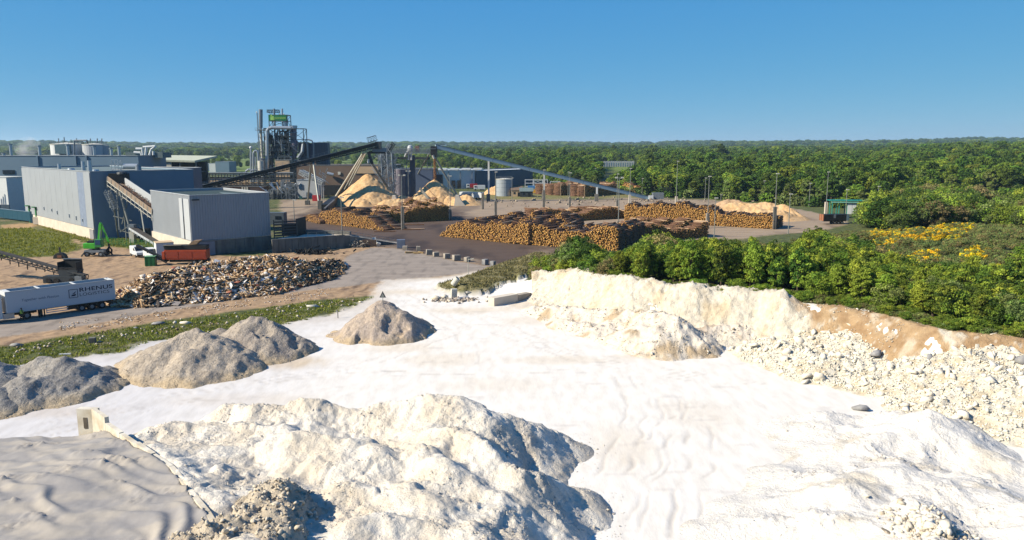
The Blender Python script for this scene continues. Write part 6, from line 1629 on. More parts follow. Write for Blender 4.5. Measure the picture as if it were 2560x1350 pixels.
def apex(px, py, Y): a = A(px, py, Y); return (px, py, a.z)
chip_heap('chip_cone', 'tall pale orange wood-chip cone under the left tripod', [[apex(920, 431, 324)]], .80, 1001)
chip_heap('chip_heap', 'broad chip heap lobes spreading before the tall left cone', [[apex(862, 498, 312), apex(905, 492, 310)], [apex(962, 497, 308), apex(1010, 493, 310)], [apex(850, 490, 318)], [apex(1005, 486, 322), apex(1035, 492, 322)]], .72, 1011, 12)
chip_heap('chip_cone', 'smaller smooth chip cone under the head of the blue conveyor', [[apex(1087, 445, 330)]], .82, 1021, 16)
chip_heap('chip_heap', 'low chip heap with a straight cut face, left of the smaller cone', [[apex(1046, 486, 318), apex(1066, 485, 320)], [apex(1120, 490, 322), apex(1135, 490, 322)]], .75, 1031, 12)
chip_heap('chip_heap', 'small chip heap beside the white COLINET trailer', [[apex(1166, 484, 318), apex(1152, 488, 318)]], .6, 1041, 9)
chip_heap('chip_heap', 'orange chip heap half behind the round tank', [[apex(1234, 464, 392), apex(1246, 460, 392)]], .7, 1051, 12)
chip_heap('sawdust_heap', 'long pale sawdust heap beyond the right end of the log stacks', [[apex(1802, 514, 262), apex(1838, 504, 262), apex(1900, 504, 260), apex(1955, 507, 256), apex(1975, 520, 252)], [apex(1900, 520, 250), apex(1950, 522, 249)]], .55, 1061, 12, .3, S(232, 196, 148), S(214, 176, 126), .35)
chip_heap('sawdust_heap', 'small buff heap behind the long sawdust heap', [[apex(1820, 496, 300), apex(1842, 497, 300)]], .5, 1071, 8, .4, S(214, 180, 140), S(196, 160, 120))
br_ = thing('chip_barrier', 'inclined grey-brown barrier board leaning between the two chip heaps', 'barrier', V2(P(1065, 500)))
MB().beam(A(1050, 470, 316), A(1076, 503, 312), .3, 1.2).build('board', M_CONCD, br_); MB().beam(A(1062, 463, 316), A(1092, 496, 312), .15, .15).build('rail', M_RUST, br_)

M_END = mat('log_end', S(250, 200, 112), S(190, 130, 66), .9, 4.5, contrast=(.42, .6))
M_BARK = mat('log_bark', S(150, 114, 88), S(92, 66, 50), .95, 2.2, bump=.2)
M_BARKL = mat('log_peeled', S(220, 194, 160), S(184, 152, 120), .9, 2.2)
def log_tpl(n=6, seg=1):
    v = []; f = []; mi = []
    for s in (-.5, .5):
        for k in range(n): v.append((math.cos(2 * math.pi * k / n), s, math.sin(2 * math.pi * k / n)))
    for k in range(n): f.append((k, (k + 1) % n, n + (k + 1) % n, n + k)); mi.append(0)
    f += [(0, 3, 2, 1), (0, 5, 4, 3), (6, 7, 8, 9), (6, 9, 10, 11)]; mi += [1] * 4
    return np.array(v, float), np.array(f), np.array(mi)
LV, LF, LM = log_tpl()
LOGME = {}
def log_pile(name, label, base, height_fn, depth, rows, L=4.2, nrm_side=None, seed=1, r0=.112, n_part=110, group='round-wood stacks', barkmix=0.0, tilt=0.0):
    """base: two ground points of the front face; logs lie at right angles to it, their ends in the face"""
    rg = np.random.default_rng(seed)
    a, b = V2(base[0]), V2(base[1]); W = (b - a).length; u = (b - a) / W; n = Vector((u.y, -u.x, 0))
    if n.y > 0: n = -n
    back = -n
    t = thing(name, label, 'log stack', tuple(a), group=group)
    C, Rr, Ln, AN = [], [], [], []
    top = []
    for j in range(rows):
        off = j * depth / rows + L / 2
        x = rg.uniform(0, .2)
        while x < W:
            hh = height_fn(x / W, j) * (1 + .09 * math.sin(x * .7 + j * 2) + .07 * math.sin(x * .23 + seed) + .05 * math.sin(x * 2.1 + j) + rg.normal(0, .05))
            z = r0; k = 0
            while z < hh:
                if j == 0 or z > hh - 1.6 or x < 1.2 or x > W - 1.2:
                    r = r0 * rg.uniform(.75, 1.35)
                    C.append((x + (k % 2) * r0 * .95 + rg.normal(0, .03), off + rg.normal(0, .22), z)); Rr.append(r); Ln.append(L * rg.uniform(.85, 1.1)); AN.append((rg.normal(0, .025) + tilt, rg.normal(0, .03)))
                    if z > hh - .35: top.append(len(C) - 1)
                z += r0 * 1.62; k += 1
            x += r0 * 1.9
    # scattered long logs tossed on the top
    C = np.array(C); Rr = np.array(Rr); Ln = np.array(Ln); AN = np.array(AN)
    top = np.array(top)
    th = math.atan2(back.y, back.x)
    def place(i):
        c = C[i]; w = a + u * c[0] + back * c[1]
        return (w.x, w.y, c[2])
    N = len(C); order = np.concatenate([top, np.setdiff1d(np.arange(N), top)])
    # the log axis runs along `back`; local y of the template maps to it
    def rotm_of(an):
        phi = th - math.pi / 2 + an[:, 0]; tl = an[:, 1]
        c, s = np.cos(phi), np.sin(phi); ct, stt = np.cos(tl), np.sin(tl)
        R = np.zeros((len(an), 3, 3))
        R[:, 0, 0] = c; R[:, 0, 1] = -s * ct; R[:, 0, 2] = s * stt
        R[:, 1, 0] = s; R[:, 1, 1] = c * ct; R[:, 1, 2] = -c * stt
        R[:, 2, 1] = stt; R[:, 2, 2] = ct
        return R
    sel = rg.permutation(top)[:n_part] if len(top) > n_part else top
    rest = np.setdiff1d(np.arange(N), sel)
    locs = np.array([place(i) for i in rest])
    V, F, _ = merge([(LV, LF)], locs, rotm_of(AN[rest]), np.stack([Rr[rest], Ln[rest], Rr[rest]], 1))
    V = V - np.array(t.location)
    ob_ = link('logs', mesh_np(name + '_logs', V, F, [M_BARK, M_END], False, midx=np.tile(LM, len(rest))), t); ob_['kind'] = 'stuff'
    if 'l' not in LOGME:
        LOGME['l'] = [mesh_np('log', LV, LF, [M_BARK, M_END], False, midx=LM), mesh_np('log', LV, LF, [M_BARKL, M_END], False, midx=LM)]
    for i in sel:
        p = place(i); o = link('log', LOGME['l'][1 if rg.uniform() < .3 + barkmix else 0], t, (p[0] - t.location.x, p[1] - t.location.y, p[2] + .12))
        o.rotation_euler = (rg.normal(0, .03), 0, th - math.pi / 2 + rg.normal(0, .12)); o.scale = (Rr[i] * 1.1, Ln[i] * 1.0, Rr[i] * 1.1)
    return t
def prof(*kp):
    xs = [k[0] for k in kp]; ys = [k[1] for k in kp]
    return lambda s: float(np.interp(s, xs, ys))
f1 = prof((0, 0), (.10, 1.8), (.17, 3.9), (.3, 4.6), (.42, 3.9), (.55, 4.6), (.75, 4.4), (1, 4.6))
log_pile('log_stack', 'longest round-wood stack, its yellow log ends facing the open yard, centre of photo', (P(1097, 590), P(1322, 613)), lambda s, j: (f1(s) if j == 0 else f1(s) * (.95 + .05 * j)), 24, 5, seed=21, n_part=260)
log_pile('log_stack', 'round-wood stack continuing behind the thicket, lit yellow ends and tall pillar at its corner', (P(1326, 612), P(1543, 628)), lambda s, j: 4.7 * (.9 + .12 * math.sin(s * 9)), 17, 4, seed=22, n_part=200, barkmix=.15)
f3 = prof((0, 5.0), (.45, 5.4), (.55, 5.2), (.72, 3.6), (1, 3.3))
log_pile('log_stack', 'right-hand round-wood stack with a wall of yellow ends before the sawdust heap', (P(1560, 551), P(1934, 573)), lambda s, j: f3(s), 10, 2, seed=23, n_part=140)
log_pile('log_stack', 'dark mixed stack behind the thicket with pale peeled logs on top, right of centre', (P(1560, 612), P(1770, 592)), lambda s, j: 3.4 + .9 * math.sin(s * 7 + j), 16, 4, seed=24, n_part=200, barkmix=.35)
log_pile('log_stack', 'low brown stack seen lengthwise between the centre and right stacks', (P(1350, 558), P(1570, 545)), lambda s, j: 3.2 + .8 * math.sin(s * 11 + j), 10, 2, seed=25, n_part=110, barkmix=.1)
f5 = prof((0, 0), (.06, 2.6), (.2, 4.2), (.5, 4.6), (.62, 3.2), (.72, 3.9), (.9, 1.4), (1, .3))
log_pile('log_stack', 'left round-wood stack with yellow ends below the large chip cone', (P(790, 556), P(958, 577)), lambda s, j: f5(s), 8, 2, seed=26, n_part=90)
log_pile('log_stack', 'small low round-wood stack at the far left of the log yard', (P(762, 551), P(800, 560)), lambda s, j: 2.3 * math.sin(.3 + s * 2.5), 5, 1, seed=27, n_part=20)
log_pile('log_stack', 'black shaded log stack with brown top in front of the chip cones', (P(948, 559), P(1122, 551)), lambda s, j: (3.4 + 2.0 * min(1, s * 1.6) + .4 * math.sin(s * 13)) * (.85 + .1 * j), 15, 3, seed=28, n_part=200, barkmix=.1)
for (a, b), h, lab in ((((1372, 487), (1398, 485)), 4.6, 'small dark bolster log stack near the blue conveyor, first from the left'), (((1400, 489), (1456, 485)), 5.6, 'dark bolster log stack near the blue conveyor, second from the left'), (((1460, 492), (1541, 486)), 5.2, 'dark bolster log stack near the blue conveyor, third from the left')):
    t = log_pile('bolster_stack', lab, (P(a[0], a[1]), P(b[0], b[1])), lambda s, j: h * (.92 + .08 * math.sin(s * 8)), 9, 2, seed=31 + a[0], n_part=40, r0=.17, group='bolster stacks near the blue conveyor')
    for k in range(4):
        q = V2(P(a[0] + 1 + k * 3, a[1])); MB().beam((q.x, q.y - .3 + k * 1.5, 0), (q.x, q.y - .3 + k * 1.5, h + .4), .25).build('stake', M_BARKL, t)
log_pile('log_stack', 'far bright log stack at the wood edge above the blue conveyor', (P(1500, 478), P(1598, 488)), lambda s, j: 4.0 + 1.2 * math.sin(s * 3), 8, 2, seed=40, n_part=30, r0=.2)
# loose logs lying in the yard
for i, (px, py, L, an, mm) in enumerate(((1036, 563, 6, .1, 0), (1030, 575, 5, .05, 0), (1044, 574, 4, .3, 1), (955, 574, 7, -.1, 1), (962, 580, 6, .05, 0), (1120, 585, 4, .2, 0))):
    p = P(px, py); o = link('loose_log', LOGME['l'][mm], None, (p.x, p.y, .18)); o.scale = (.17, L, .17); o.rotation_euler = (0, 0, math.pi / 2 + an)
    tag(o, ('pale loose log on the dark yard right of the first tall pillar', 'loose log lying nearest the foot of the first tall pillar', 'short loose log beside the first tall pillar', 'long loose log at the right toe of the left stack', 'loose log in front of the left stack toe', 'single loose log left of the longest stack')[i], 'log', 'loose logs lying in the yard')

# ---------------------------------------------------------------- waste wood heap
def waste():
    ridges = [[(375, 692, 2.6), (480, 668, 3.4), (600, 652, 4.0), (680, 642, 4.4), (750, 652, 3.2)], [(360, 716, 2.4), (500, 702, 2.6), (640, 690, 2.5), (720, 672, 2.4)], [(440, 716, 1.9), (560, 708, 1.6)], [(740, 666, 1.8), (790, 655, 2.2), (832, 652, 1.2)]]
    pts = [P(*q) for r in ridges for q in r]
    x0, x1 = min(p.x for p in pts) - 8, max(p.x for p in pts) + 8; y0, y1 = min(p.y for p in pts) - 8, max(p.y for p in pts) + 8
    def H(x, y):
        h = ridge_h(x, y, ridges, .62, 1.6, .5, 1101)
        return h + smooth(0, 1, h) * (fbm(x, y, 1.6, 4, 1102) * .45 - .1)
    o = grid_heap('waste_wood_heap', 'long heap of broken boards and waste wood behind the white lorry', x0, x1, y0, y1, .3, H, MGRAV, lambda x, y, h: cmix(S(176, 146, 114), S(134, 108, 84), smooth(-.3, .4, fbm(x, y, 1, 3, 1103))), group=None)
    n = 26000
    lx = RNG.uniform(x0, x1, n); ly = RNG.uniform(y0, y1, n); lh = H(lx, ly)
    k = np.where(lh > -.25)[0][:11000]
    lx, ly, lh = lx[k], ly[k], np.maximum(lh[k], 0)
    px = 1280 + lx * (FPX * CP) / ly
    n = len(k); r = RNG.uniform(0, 1, n); zone = fbm(lx, ly, 4, 3, 1110) + r * .5
    pal = np.array([S(206, 172, 130)[:3], S(172, 138, 100)[:3], S(228, 202, 164)[:3], S(126, 100, 76)[:3], S(232, 224, 214)[:3], S(240, 238, 234)[:3], S(158, 150, 144)[:3], S(66, 58, 54)[:3], S(96, 140, 190)[:3], S(176, 110, 90)[:3]]) * 1.15
    wmid = np.clip(1 - np.abs(px - 520) / 200, 0, 1)
    pr = np.stack([.36 + 0 * px, .26 + 0 * px, .2 + 0 * px, .10 + 0 * px, .03 + .10 * wmid, .015 + .07 * wmid,   .02 + .04 * wmid, .02 + .38 * (px > 765) + .25 * ((px > 360) & (px < 470) & (ly < 124)), .002 + 0 * px, .02 + 0 * px], 1); pr /= pr.sum(1)[:, None]
    ci = (pr.cumsum(1) < RNG.uniform(0, 1, n)[:, None]).sum(1).clip(0, 9)
    cols = pal[ci] * RNG.uniform(.75, 1.2, n)[:, None]
    slab = ci >= 4
    L = np.where(slab, RNG.uniform(.25, .8, n), RNG.lognormal(-.45, .45, n).clip(.25, 1.8)); w = np.where(slab, L * RNG.uniform(.5, 1, n), RNG.uniform(.05, .17, n)); th = np.where(slab, .04, RNG.uniform(.03, .07, n))
    S3 = np.stack([L * .62, w, th], 1)
    CB = [(np.array([[a, b, c] for c in (-1, 1) for a, b in ((-1, -1), (1, -1), (1, 1), (-1, 1))], float), BLOCKS[0][1])]
    P3 = np.stack([lx, ly, lh + RNG.uniform(0, .35, n)], 1)
    R = rotm(n, RNG, .9)
    order = np.argsort(-(L * w)); big = order[:280]; rest = order[280:]
    V, F, C = merge(CB, P3[rest], R[rest], S3[rest], cols[rest]); V = V - np.array(o.location)
    q = link('boards', mesh_np('boards', V, F, MCLOD, False, C), o); q['kind'] = 'stuff'
    mes = {}
    for i in big:
        c = int(ci[i])
        if c not in mes: mes[c] = mesh_np('board', CB[0][0], CB[0][1], flat('board_%d' % c, tuple(pal[c]) + (1,), .85, 0, .7, 2))
        b = link('board', mes[c], o, Vector(P3[i]) - o.location); b.rotation_euler = Matrix(R[i].tolist()).to_euler(); b.scale = S3[i]
    # bits strewn along the roadside
    n = 1500; t_ = RNG.uniform(0, 1, n); ex = 150 + 700 * t_; ey = 821 - 94 * t_ + RNG.normal(0, 6, n)
    pp = np.array([P(a, b)[:] for a, b in zip(ex, ey)]); kk = fbm(pp[:, 0], pp[:, 1], 3, 3, 9) > .05; pp = pp[kk]; n = len(pp)
    so = thing('roadside_litter', 'splinters and pale scraps strewn along the dirt edge of the road', 'litter', tuple(pp.mean(0))); so['kind'] = 'stuff'
    V, F, C = merge(CB, pp + np.array([0, 0, .06]), rotm(n, RNG, .25), np.stack([RNG.uniform(.04, .2, n), RNG.uniform(.02, .06, n), RNG.uniform(.01, .03, n)], 1), pal[RNG.integers(0, 6, n)]); V = V - np.array(so.location)
    link('scraps', mesh_np('scraps', V, F, MCLOD, False, C), so)
waste()

# ---------------------------------------------------------------- the wood-feed conveyor on trestles
fc = thing('trestle_conveyor', 'rusty open trough conveyor full of waste wood climbing left into the grey hall', 'conveyor', V2(P(340, 600)))
Yc = 190
e1, e0 = A(281, 450, 196), A(392, 532, 184)
d, a, b = rot_frame(e0, e1)
if a.y > 0: a = -a          # a points to the camera side
M_TROF = flat('trough_tan', S(170, 150, 130), .8, 0, .8, 2)
MB().beam(e0, e1, 2.6, .2).build('trough_floor', M_TROF, fc)
for k in range(9):
    s_ = e0 + (e1 - e0) * (k / 9); f_ = e0 + (e1 - e0) * ((k + 1) / 9) - d * .06
    MB().beam(s_ + a * 1.3 + b * .5, f_ + a * 1.3 + b * .5, .12, 1.2).build('side_panel', M_TROF, fc)
MB().beam(e0 - a * 1.5 + b * 1.2, e1 - a * 1.5 + b * .6, .12, 2.2).build('back_plate', M_CLADW, fc)
m = MB()
for k in range(12):
    s_ = e0 + (e1 - e0) * (k / 11) + a * 1.4; m.beam(s_ + b * .9, s_ - Vector((0, 0, 1.8)), .14)
m.beam(e0 + a * 1.4 - b * .2, e1 + a * 1.4 - b * .2, .16); m.beam(e0 + a * 1.4 - b * 1.2, e1 + a * 1.4 - b * 1.2, .12); m.build('side_frame', M_OFFW, fc)
rr = random.Random(12)
wl2 = MB()
for k in range(420):
    q = e0 + (e1 - e0) * rr.uniform(0, .8) + a * rr.uniform(-1.1, 1.1) + Vector((0, 0, rr.uniform(.2, .9))); dv = Vector((rr.gauss(0, 1), rr.gauss(0, 1), rr.gauss(0, .4))).normalized() * rr.uniform(.2, .7); wl2.beam(q, q + dv, .1, .04)
o = wl2.build('wood_load', M_RUST, fc); o['kind'] = 'stuff'
MB().box(e1 + Vector((1.6, .3, .4)), (4.2, 3, 2.6), .2).build('feed_hood', M_BLACK, fc); MB().lathe((e1.x + 2.6, e1.y, e1.z + 1.5), [(1.4, 0), (1.2, .5), (.2, .8)], 12).build('hood_cap', M_DARK, fc)
for (x0_, y0_), (x1_, y1_), r_ in (((283, 500), (296, 596), .2), ((292, 475), (299, 575), .18), ((305, 470), (317, 602), .2), ((352, 520), (366, 610), .22), ((300, 480), (322, 560), .3), ((356, 520), (392, 560), .1), ((272, 476), (276, 520), .15)):
    MB().tube(A(x0_, y0_, 191), P(x1_, y1_) if y1_ > 590 else A(x1_, y1_, 190), r_, r_, 8).build('trestle_leg', M_GALV, fc)
m = MB(); 
for (x0_, y0_), (x1_, y1_) in (((290, 490), (306, 476)), ((306, 476), (318, 500)), ((283, 540), (330, 552)), ((330, 560), (300, 580)), ((300, 575), (345, 590)), ((345, 560), (366, 590)), ((320, 500), (305, 560)), ((286, 520), (276, 480)), ((270, 478), (286, 520)), ((286, 520), (300, 522))):
    m.beam(A(x0_, y0_, 191), A(x1_, y1_, 191), .22)
m.build('bracing', M_GALV, fc)
sf = MB(); lattice(sf, A(268, 478, 190), A(290, 524, 188), .1, 8, 1.2); sf.build('access_stair', M_STEEL, fc)
lc = thing('short_belt_conveyor', 'short belt conveyor sloping down right under the trestle conveyor', 'conveyor', V2(P(340, 600)))
q0, q1 = A(330, 568, 187), A(392, 606, 178)
MB().beam(q0, q1, 1.5, .3).build('belt', M_BELT, lc); m = MB(); d, a2, b2_ = rot_frame(q0, q1); a2 = a2 if a2.y < 0 else -a2
m.beam(q0 + a2 * .8 - b2_ * .2, q1 + a2 * .8 - b2_ * .2, .16, .5)
for k in range(9): s_ = q0 + (q1 - q0) * k / 8 + a2 * .85; m.beam(s_, s_ - Vector((0, 0, .9)), .12)
m.build('frame', M_CLADW, lc); MB().box(q0 + Vector((0, 0, .2)), (1.6, 1.6, 1.0)).build('head_drum', M_STEEL, lc)
p = A(331, 585, 187); MB().box((p.x, 187, p.z / 2 + .6), (1.2, 1.2, p.z + 1.2)).build('support_pier', M_OFFW, lc); MB().box((p.x + 2.6, 188, 1.8), (2.2, 1.6, 3.4)).build('dark_cabinet', M_BLACK, lc)
# mesh fence in front of the halls
fn = thing('mesh_fence', 'thin dark green mesh fence before the trestle conveyor', 'fence', V2(P(300, 612)))
fa, fb = V2(P(262, 612)), V2(P(385, 622)); m = MB()
for k in range(14):
    q = fa.lerp(fb, k / 13); MB().beam(q, q + Vector((0, 0, 1.9)), .08).build('post', M_GREEND, fn)
for k in range(90): q = fa.lerp(fb, k / 90); m.beam(q + Vector((0, 0, .1)), q + Vector((0, 0, 1.8)), .02)
for z in (.1, .5, .9, 1.3, 1.8): m.beam(fa + Vector((0, 0, z)), fb + Vector((0, 0, z)), .03)
o = m.build('mesh', M_GREEND, fn)

# ---------------------------------------------------------------- loading dock walls right of the grey hall
dk = thing('dock_wall', 'streaked concrete dock wall, colour darkened as shade, with a railing, right of the corrugated hall', 'wall', V2(P(770, 626)))
w0, w1_, w2_ = V2(P(681, 633)), V2(P(856, 620)), V2(P(997, 610))
bk0, bk1, bk2 = w0 + Vector((2, 13, 0)), w1_ + Vector((1.5, 2.2, 0)), w2_ + Vector((.5, 2.0, 0))
n = 11
for k in range(n):
    q, e = w0.lerp(w1_, k / n), w0.lerp(w1_, (k + 1) / n - .004)
    MB().beam(q + Vector((0, 0, 1.55)), e + Vector((0, 0, 1.55)), .4 + .04 * (k % 2), 3.1).build('wall_panel', M_CONCD, dk)  # dark concrete puts the wall's shade into its colour
n = 8
for k in range(n):
    q, e = w1_.lerp(w2_, k / n), w1_.lerp(w2_, (k + 1) / n - .004); h0, h1 = 3.1 * (1 - k / n), 3.1 * (1 - (k + 1) / n)
    MB().extrude([q, e, e + Vector((0, 0, h1 + .05)), q + Vector((0, 0, h0 + .05))], Vector((0, .35, 0))).build('ramp_wall_panel', M_CONCD, dk)
MB().add([tuple(w0 + Vector((0, .3, 2.9))), tuple(w1_ + Vector((0, .3, 2.9))), tuple(bk1 + Vector((0, 0, 2.9))), tuple(bk0 + Vector((0, 0, 2.9)))], [(0, 1, 2, 3)]).build('deck', M_CONCL, dk)  # pale concrete puts the deck's sunlight into its colour
MB().add([tuple(w1_ + Vector((0, .3, 2.9))), tuple(w2_ + Vector((0, .3, .02))), tuple(bk2 + Vector((0, 0, .02))), tuple(bk1 + Vector((0, 0, 2.9)))], [(0, 1, 2, 3)]).build('ramp', M_CONC, dk)
MB().beam(bk0 + Vector((0, .2, 2.0)), bk1 + Vector((0, .2, 1.75)), .8, 3.9).build('back_parapet', M_CONCD, dk)
MB().extrude([bk1 + Vector((0, .3, 0)), bk2 + Vector((0, .3, 0)), bk1 + Vector((0, .3, 2.9))], Vector((0, .3, 0))).build('back_wedge', M_CONCD, dk)
m = MB(); railing(m, [w0.lerp(w1_, .5) + Vector((0, .2, 3.1)), w1_ + Vector((0, .2, 3.1))], 1.0, .07, 1.8); railing(m, [w1_ + Vector((0, .2, 3.1)), w2_ + Vector((0, .2, .2))], 1.0, .07, 1.8); m.build('railing', M_STEEL, dk)
cg = thing('slatted_cage', 'dark slatted steel enclosure on the dock beside the corrugated hall', 'enclosure', V2(P(705, 610)))
q0, q1 = V2(P(681, 628)) + Vector((.3, 1, 0)), V2(P(738, 624)) + Vector((.3, 1, 0))
for k in range(6):
    z = 3.4 + k * .62; MB().beam(q0 + Vector((0, 0, z)), q1 + Vector((0, 0, z)), .12, .34).build('slat', M_DARK, cg)
for s_ in (0, .4, 1): q = q0.lerp(q1, s_); MB().beam(q + Vector((0, 0, 2.9)), q + Vector((0, 0, 7.0)), .2).build('post', M_DARK, cg)
for s_ in (1,): MB().beam(q1 + Vector((0, 0, 5.0)), q1 + Vector((.5, 6, 5.0)), .15, 4.1).build('end_sheet', M_BLACK, cg)
MB().beam(q0 + Vector((1, 3, 4.4)), q1 + Vector((-.6, 3, 4.4)), .8, 2.6).build('inner_box', M_BLACK, cg)
cb_ = thing('grey_cabin', 'small dark grey cabin between the corrugated hall and the yard', 'cabin', V2(P(690, 560)))
MB().box((0, 0, 1.8), (6.0, 3.5, 3.6)).build('cabin_body', flat('cabin_grey', S(96, 108, 116)), cb_, local=True); MB().box((1.3, -1.8, 2.1), (1.8, .1, 1.0)).build('window', M_GLASS, cb_, local=True)
# things leaning on the ramp wall
def slab(name, label, cat, px, py, dims, rot, mm, group=None, z=None):
    p = P(px, py); t = MB().box((0, 0, 0), dims).build(name, mm, None, local=True, bevel=.03 if min(dims) > .2 else 0)
    t.location = (p.x, p.y, (dims[2] / 2 if z is None else z)); t.rotation_euler = rot; tag(t, label, cat, group); return t
slab('brown_board', 'wide dull brown panel leaning on the ramp wall', 'panel', 920, 617, (4.0, .2, 1.7), (.15, 0, .1), M_BROWN)
slab('white_slab', 'tall white slab leaning on the ramp wall right of the brown panel', 'slab', 938, 616, (.9, .25, 2.2), (.0, -.25, .1), M_WHITE)
slab('pale_stone', 'pale lump of stone at the foot of the white leaning slab', 'stone', 946, 616, (.9, .7, .9), (.3, .3, .4), MROCK)
slab('leaning_trunk', 'grey dead stump standing left of the root pile by the ramp', 'stump', 870, 618, (.6, .5, 2.2), (0, -.2, 0), M_CONC)
rp = thing('root_pile', 'small pile of grey tree roots and branches against the ramp wall', 'brushwood', V2(P(892, 618)))
m = MB(); rr = random.Random(9)
for k in range(160):
    q = Vector((rr.gauss(0, 1.1), rr.gauss(0, .7), abs(rr.gauss(0, .6)))); m.beam(q, q + Vector((rr.gauss(0, .5), rr.gauss(0, .5), rr.gauss(.1, .3))), .12)
m.build('roots', M_CONC, rp, local=True)['kind'] = 'stuff'
slab('grey_cube', 'grey cabinet box standing at the end of the ramp with a red edge', 'box', 1003, 620, (1.9, 1.3, 2.0), (0, 0, .1), flat('cube_grey', S(116, 128, 150)))
rj = thing('scrap_heap', 'dark low tangle of scrap in the shade below the dock wall', 'scrap', V2(P(785, 634)))
m = MB()
for k in range(120): q = Vector((rr.gauss(0, 2.4), rr.gauss(0, .8), abs(rr.gauss(0, .5)))); m.beam(q, q + Vector((rr.gauss(0, .7), rr.gauss(0, .5), rr.gauss(0, .3))), .14, .3)
m.build('scrap', M_BLACK, rj, local=True)['kind'] = 'stuff'
# concrete blocks edging the yard
blk = [(1013, 625, 1.0), (1046, 627, .8), (1073, 637, 1.2), (1090, 641, 1.1), (1117, 646, 1.2), (1141, 651, 1.6), (1168, 654, 1.1), (1213, 661, 1.3), (1232, 667, 1.2)]
labs = ['pale concrete block at the left end of the row edging the dark yard', 'small concrete block behind the yellow boards', 'tall concrete block right of the yellow boards', 'narrow concrete block fourth in the row edging the yard', 'cube concrete block leaning a little, middle of the row', 'widest concrete block with a sloped side in the row', 'upright concrete block behind the thin post with an arm', 'dark block near the right end of the yard edge', 'long rough block at the right end of the yard edge']
for i, (a_, b_, s_) in enumerate(blk):
    slab('concrete_block', labs[i], 'block', a_, b_, (1.1 * s_, .8, .95 + .1 * (i % 3)), (0, .04 * (i % 3), .15 * i), M_CONC if i < 7 else MROCKG, 'concrete blocks edging the dark yard')
for i, (a_, b_, w__) in enumerate(((1026, 633, 2.4), (1040, 634, 1.2), (1052, 633, 1.3))):
    slab('yellow_board', ('long pale board lying before the first concrete block', 'broken yellowish board in the middle before the blocks', 'thick yellow board before the second block')[i], 'board', a_, b_, (w__, .5, .35), (0, .1, .3 - .25 * i), mat('board_y%d' % i, S(206, 176, 120), S(170, 140, 96), .9, 2), 'boards beside the concrete blocks')
# thin post with arm and bank of junk by the chalk floor
pt = thing('armed_post', 'thin pale post with a short horizontal arm on the weedy bank edge', 'post', V2(P(1171, 702)))
MB().tube((0, 0, 0), (0, 0, 4.0), .06, .05, 8).build('pole', M_OFFW, pt, local=True); MB().beam((0, 0, 3.8), (1.0, 0, 3.95), .12).build('arm', M_OFFW, pt, local=True)
def junk(name, lab, cat, px, py, kind, s=1.0, rot=(0, 0, 0), mm=None):
    p = P(px, py)
    if kind == 'drum': o = MB().lathe((0, 0, 0), [(.45, 0), (.5, .1), (.5, 1.3), (.42, 1.4), (.36, 1.2), (.36, .3)], 18).build(name, mm or M_OFFW, None, local=True)
    else:
        V, F = ROCKS[kind]; o = link(name, mesh_np(name, V * s, F, mm or MROCK))
    o.location = (p.x, p.y, s * .3 if kind != 'drum' else 1.2); o.rotation_euler = rot; tag(o, lab, cat, 'concrete rubble beside the track'); return o
junk('pipe_section', 'white hollow concrete pipe tilted on top of the rubble by the track', 'pipe', 1133, 730, 'drum', 1, (.3, .55, .3))
slab('rubble_block', 'upright white block supporting the tilted pipe', 'block', 1135, 744, (.9, .7, 1.4), (0, .05, .3), M_OFFW, 'concrete rubble beside the track')
junk('rubble_stone', 'white stone with a dark side at the left end of the rubble', 'stone', 1090, 748, 0, .8); junk('rubble_stone', 'cream stone left of the upright block', 'stone', 1112, 746, 1, .7); junk('rubble_stone', 'pale wedge-shaped stone at the right end of the rubble', 'stone', 1163, 736, 2, .95)
junk('rubble_stone', 'small dark stone right of the upright block', 'stone', 1150, 750, 3, .5, mm=MROCKG); junk('rubble_stone', 'small broken stone before the upright block', 'stone', 1125, 754, 4, .4)
t = thing('rubble_crumbs', 'crumbs and splinters of concrete around the rubble', 'rubble', V2(P(1130, 750))); t['kind'] = 'stuff'
n = 220; q = P(1135, 750); stuff_part('crumbs', t, BLOCKS, np.stack([RNG.normal(q.x, 1.9, n), RNG.normal(q.y, .7, n), np.full(n, .05)], 1), RNG.uniform(.05, .25, n), MCLOD, cmix(S(226, 214, 196), S(120, 108, 100), RNG.uniform(0, 1, n)))
bm_ = thing('concrete_beam', 'long broken concrete beam lying on the chalk, left end coloured as lit', 'beam', V2(P(1232, 762)))
a_, b_ = V2(P(1228, 764)), V2(P(1322, 746))
MB().beam(a_ + Vector((0, 0, .6)), a_.lerp(b_, .62) + Vector((0, 0, .6)), 1.3, 1.2).build('beam_piece', M_CONCL, bm_); MB().beam(a_.lerp(b_, .64) + Vector((0, .1, .5)), b_ + Vector((0, .2, .45)), 1.1, .95).build('beam_piece', M_CONC, bm_)  # left piece in lighter concrete: sunlight put into its colour
sgn = thing('warning_sign', 'small grey triangular sign on a thin post on top of the grey cone', 'sign', (P(957, 748, 4.4).x, P(957, 748, 4.4).y, 4.2))
MB().tube((0, 0, -.6), (0, 0, .5), .04, .04, 6).build('post', M_GALV, sgn, local=True); MB().extrude([(-.42, 0, .4), (.42, 0, .4), (0, 0, 1.25)], (0, .04, 0)).build('triangle_plate', flat('sign_back', S(96, 96, 98)), sgn, local=True); MB().extrude([(-.22, -.03, .5), (.22, -.03, .5), (0, -.03, .95)], (0, .02, 0)).build('triangle_inner', M_GALV, sgn, local=True)
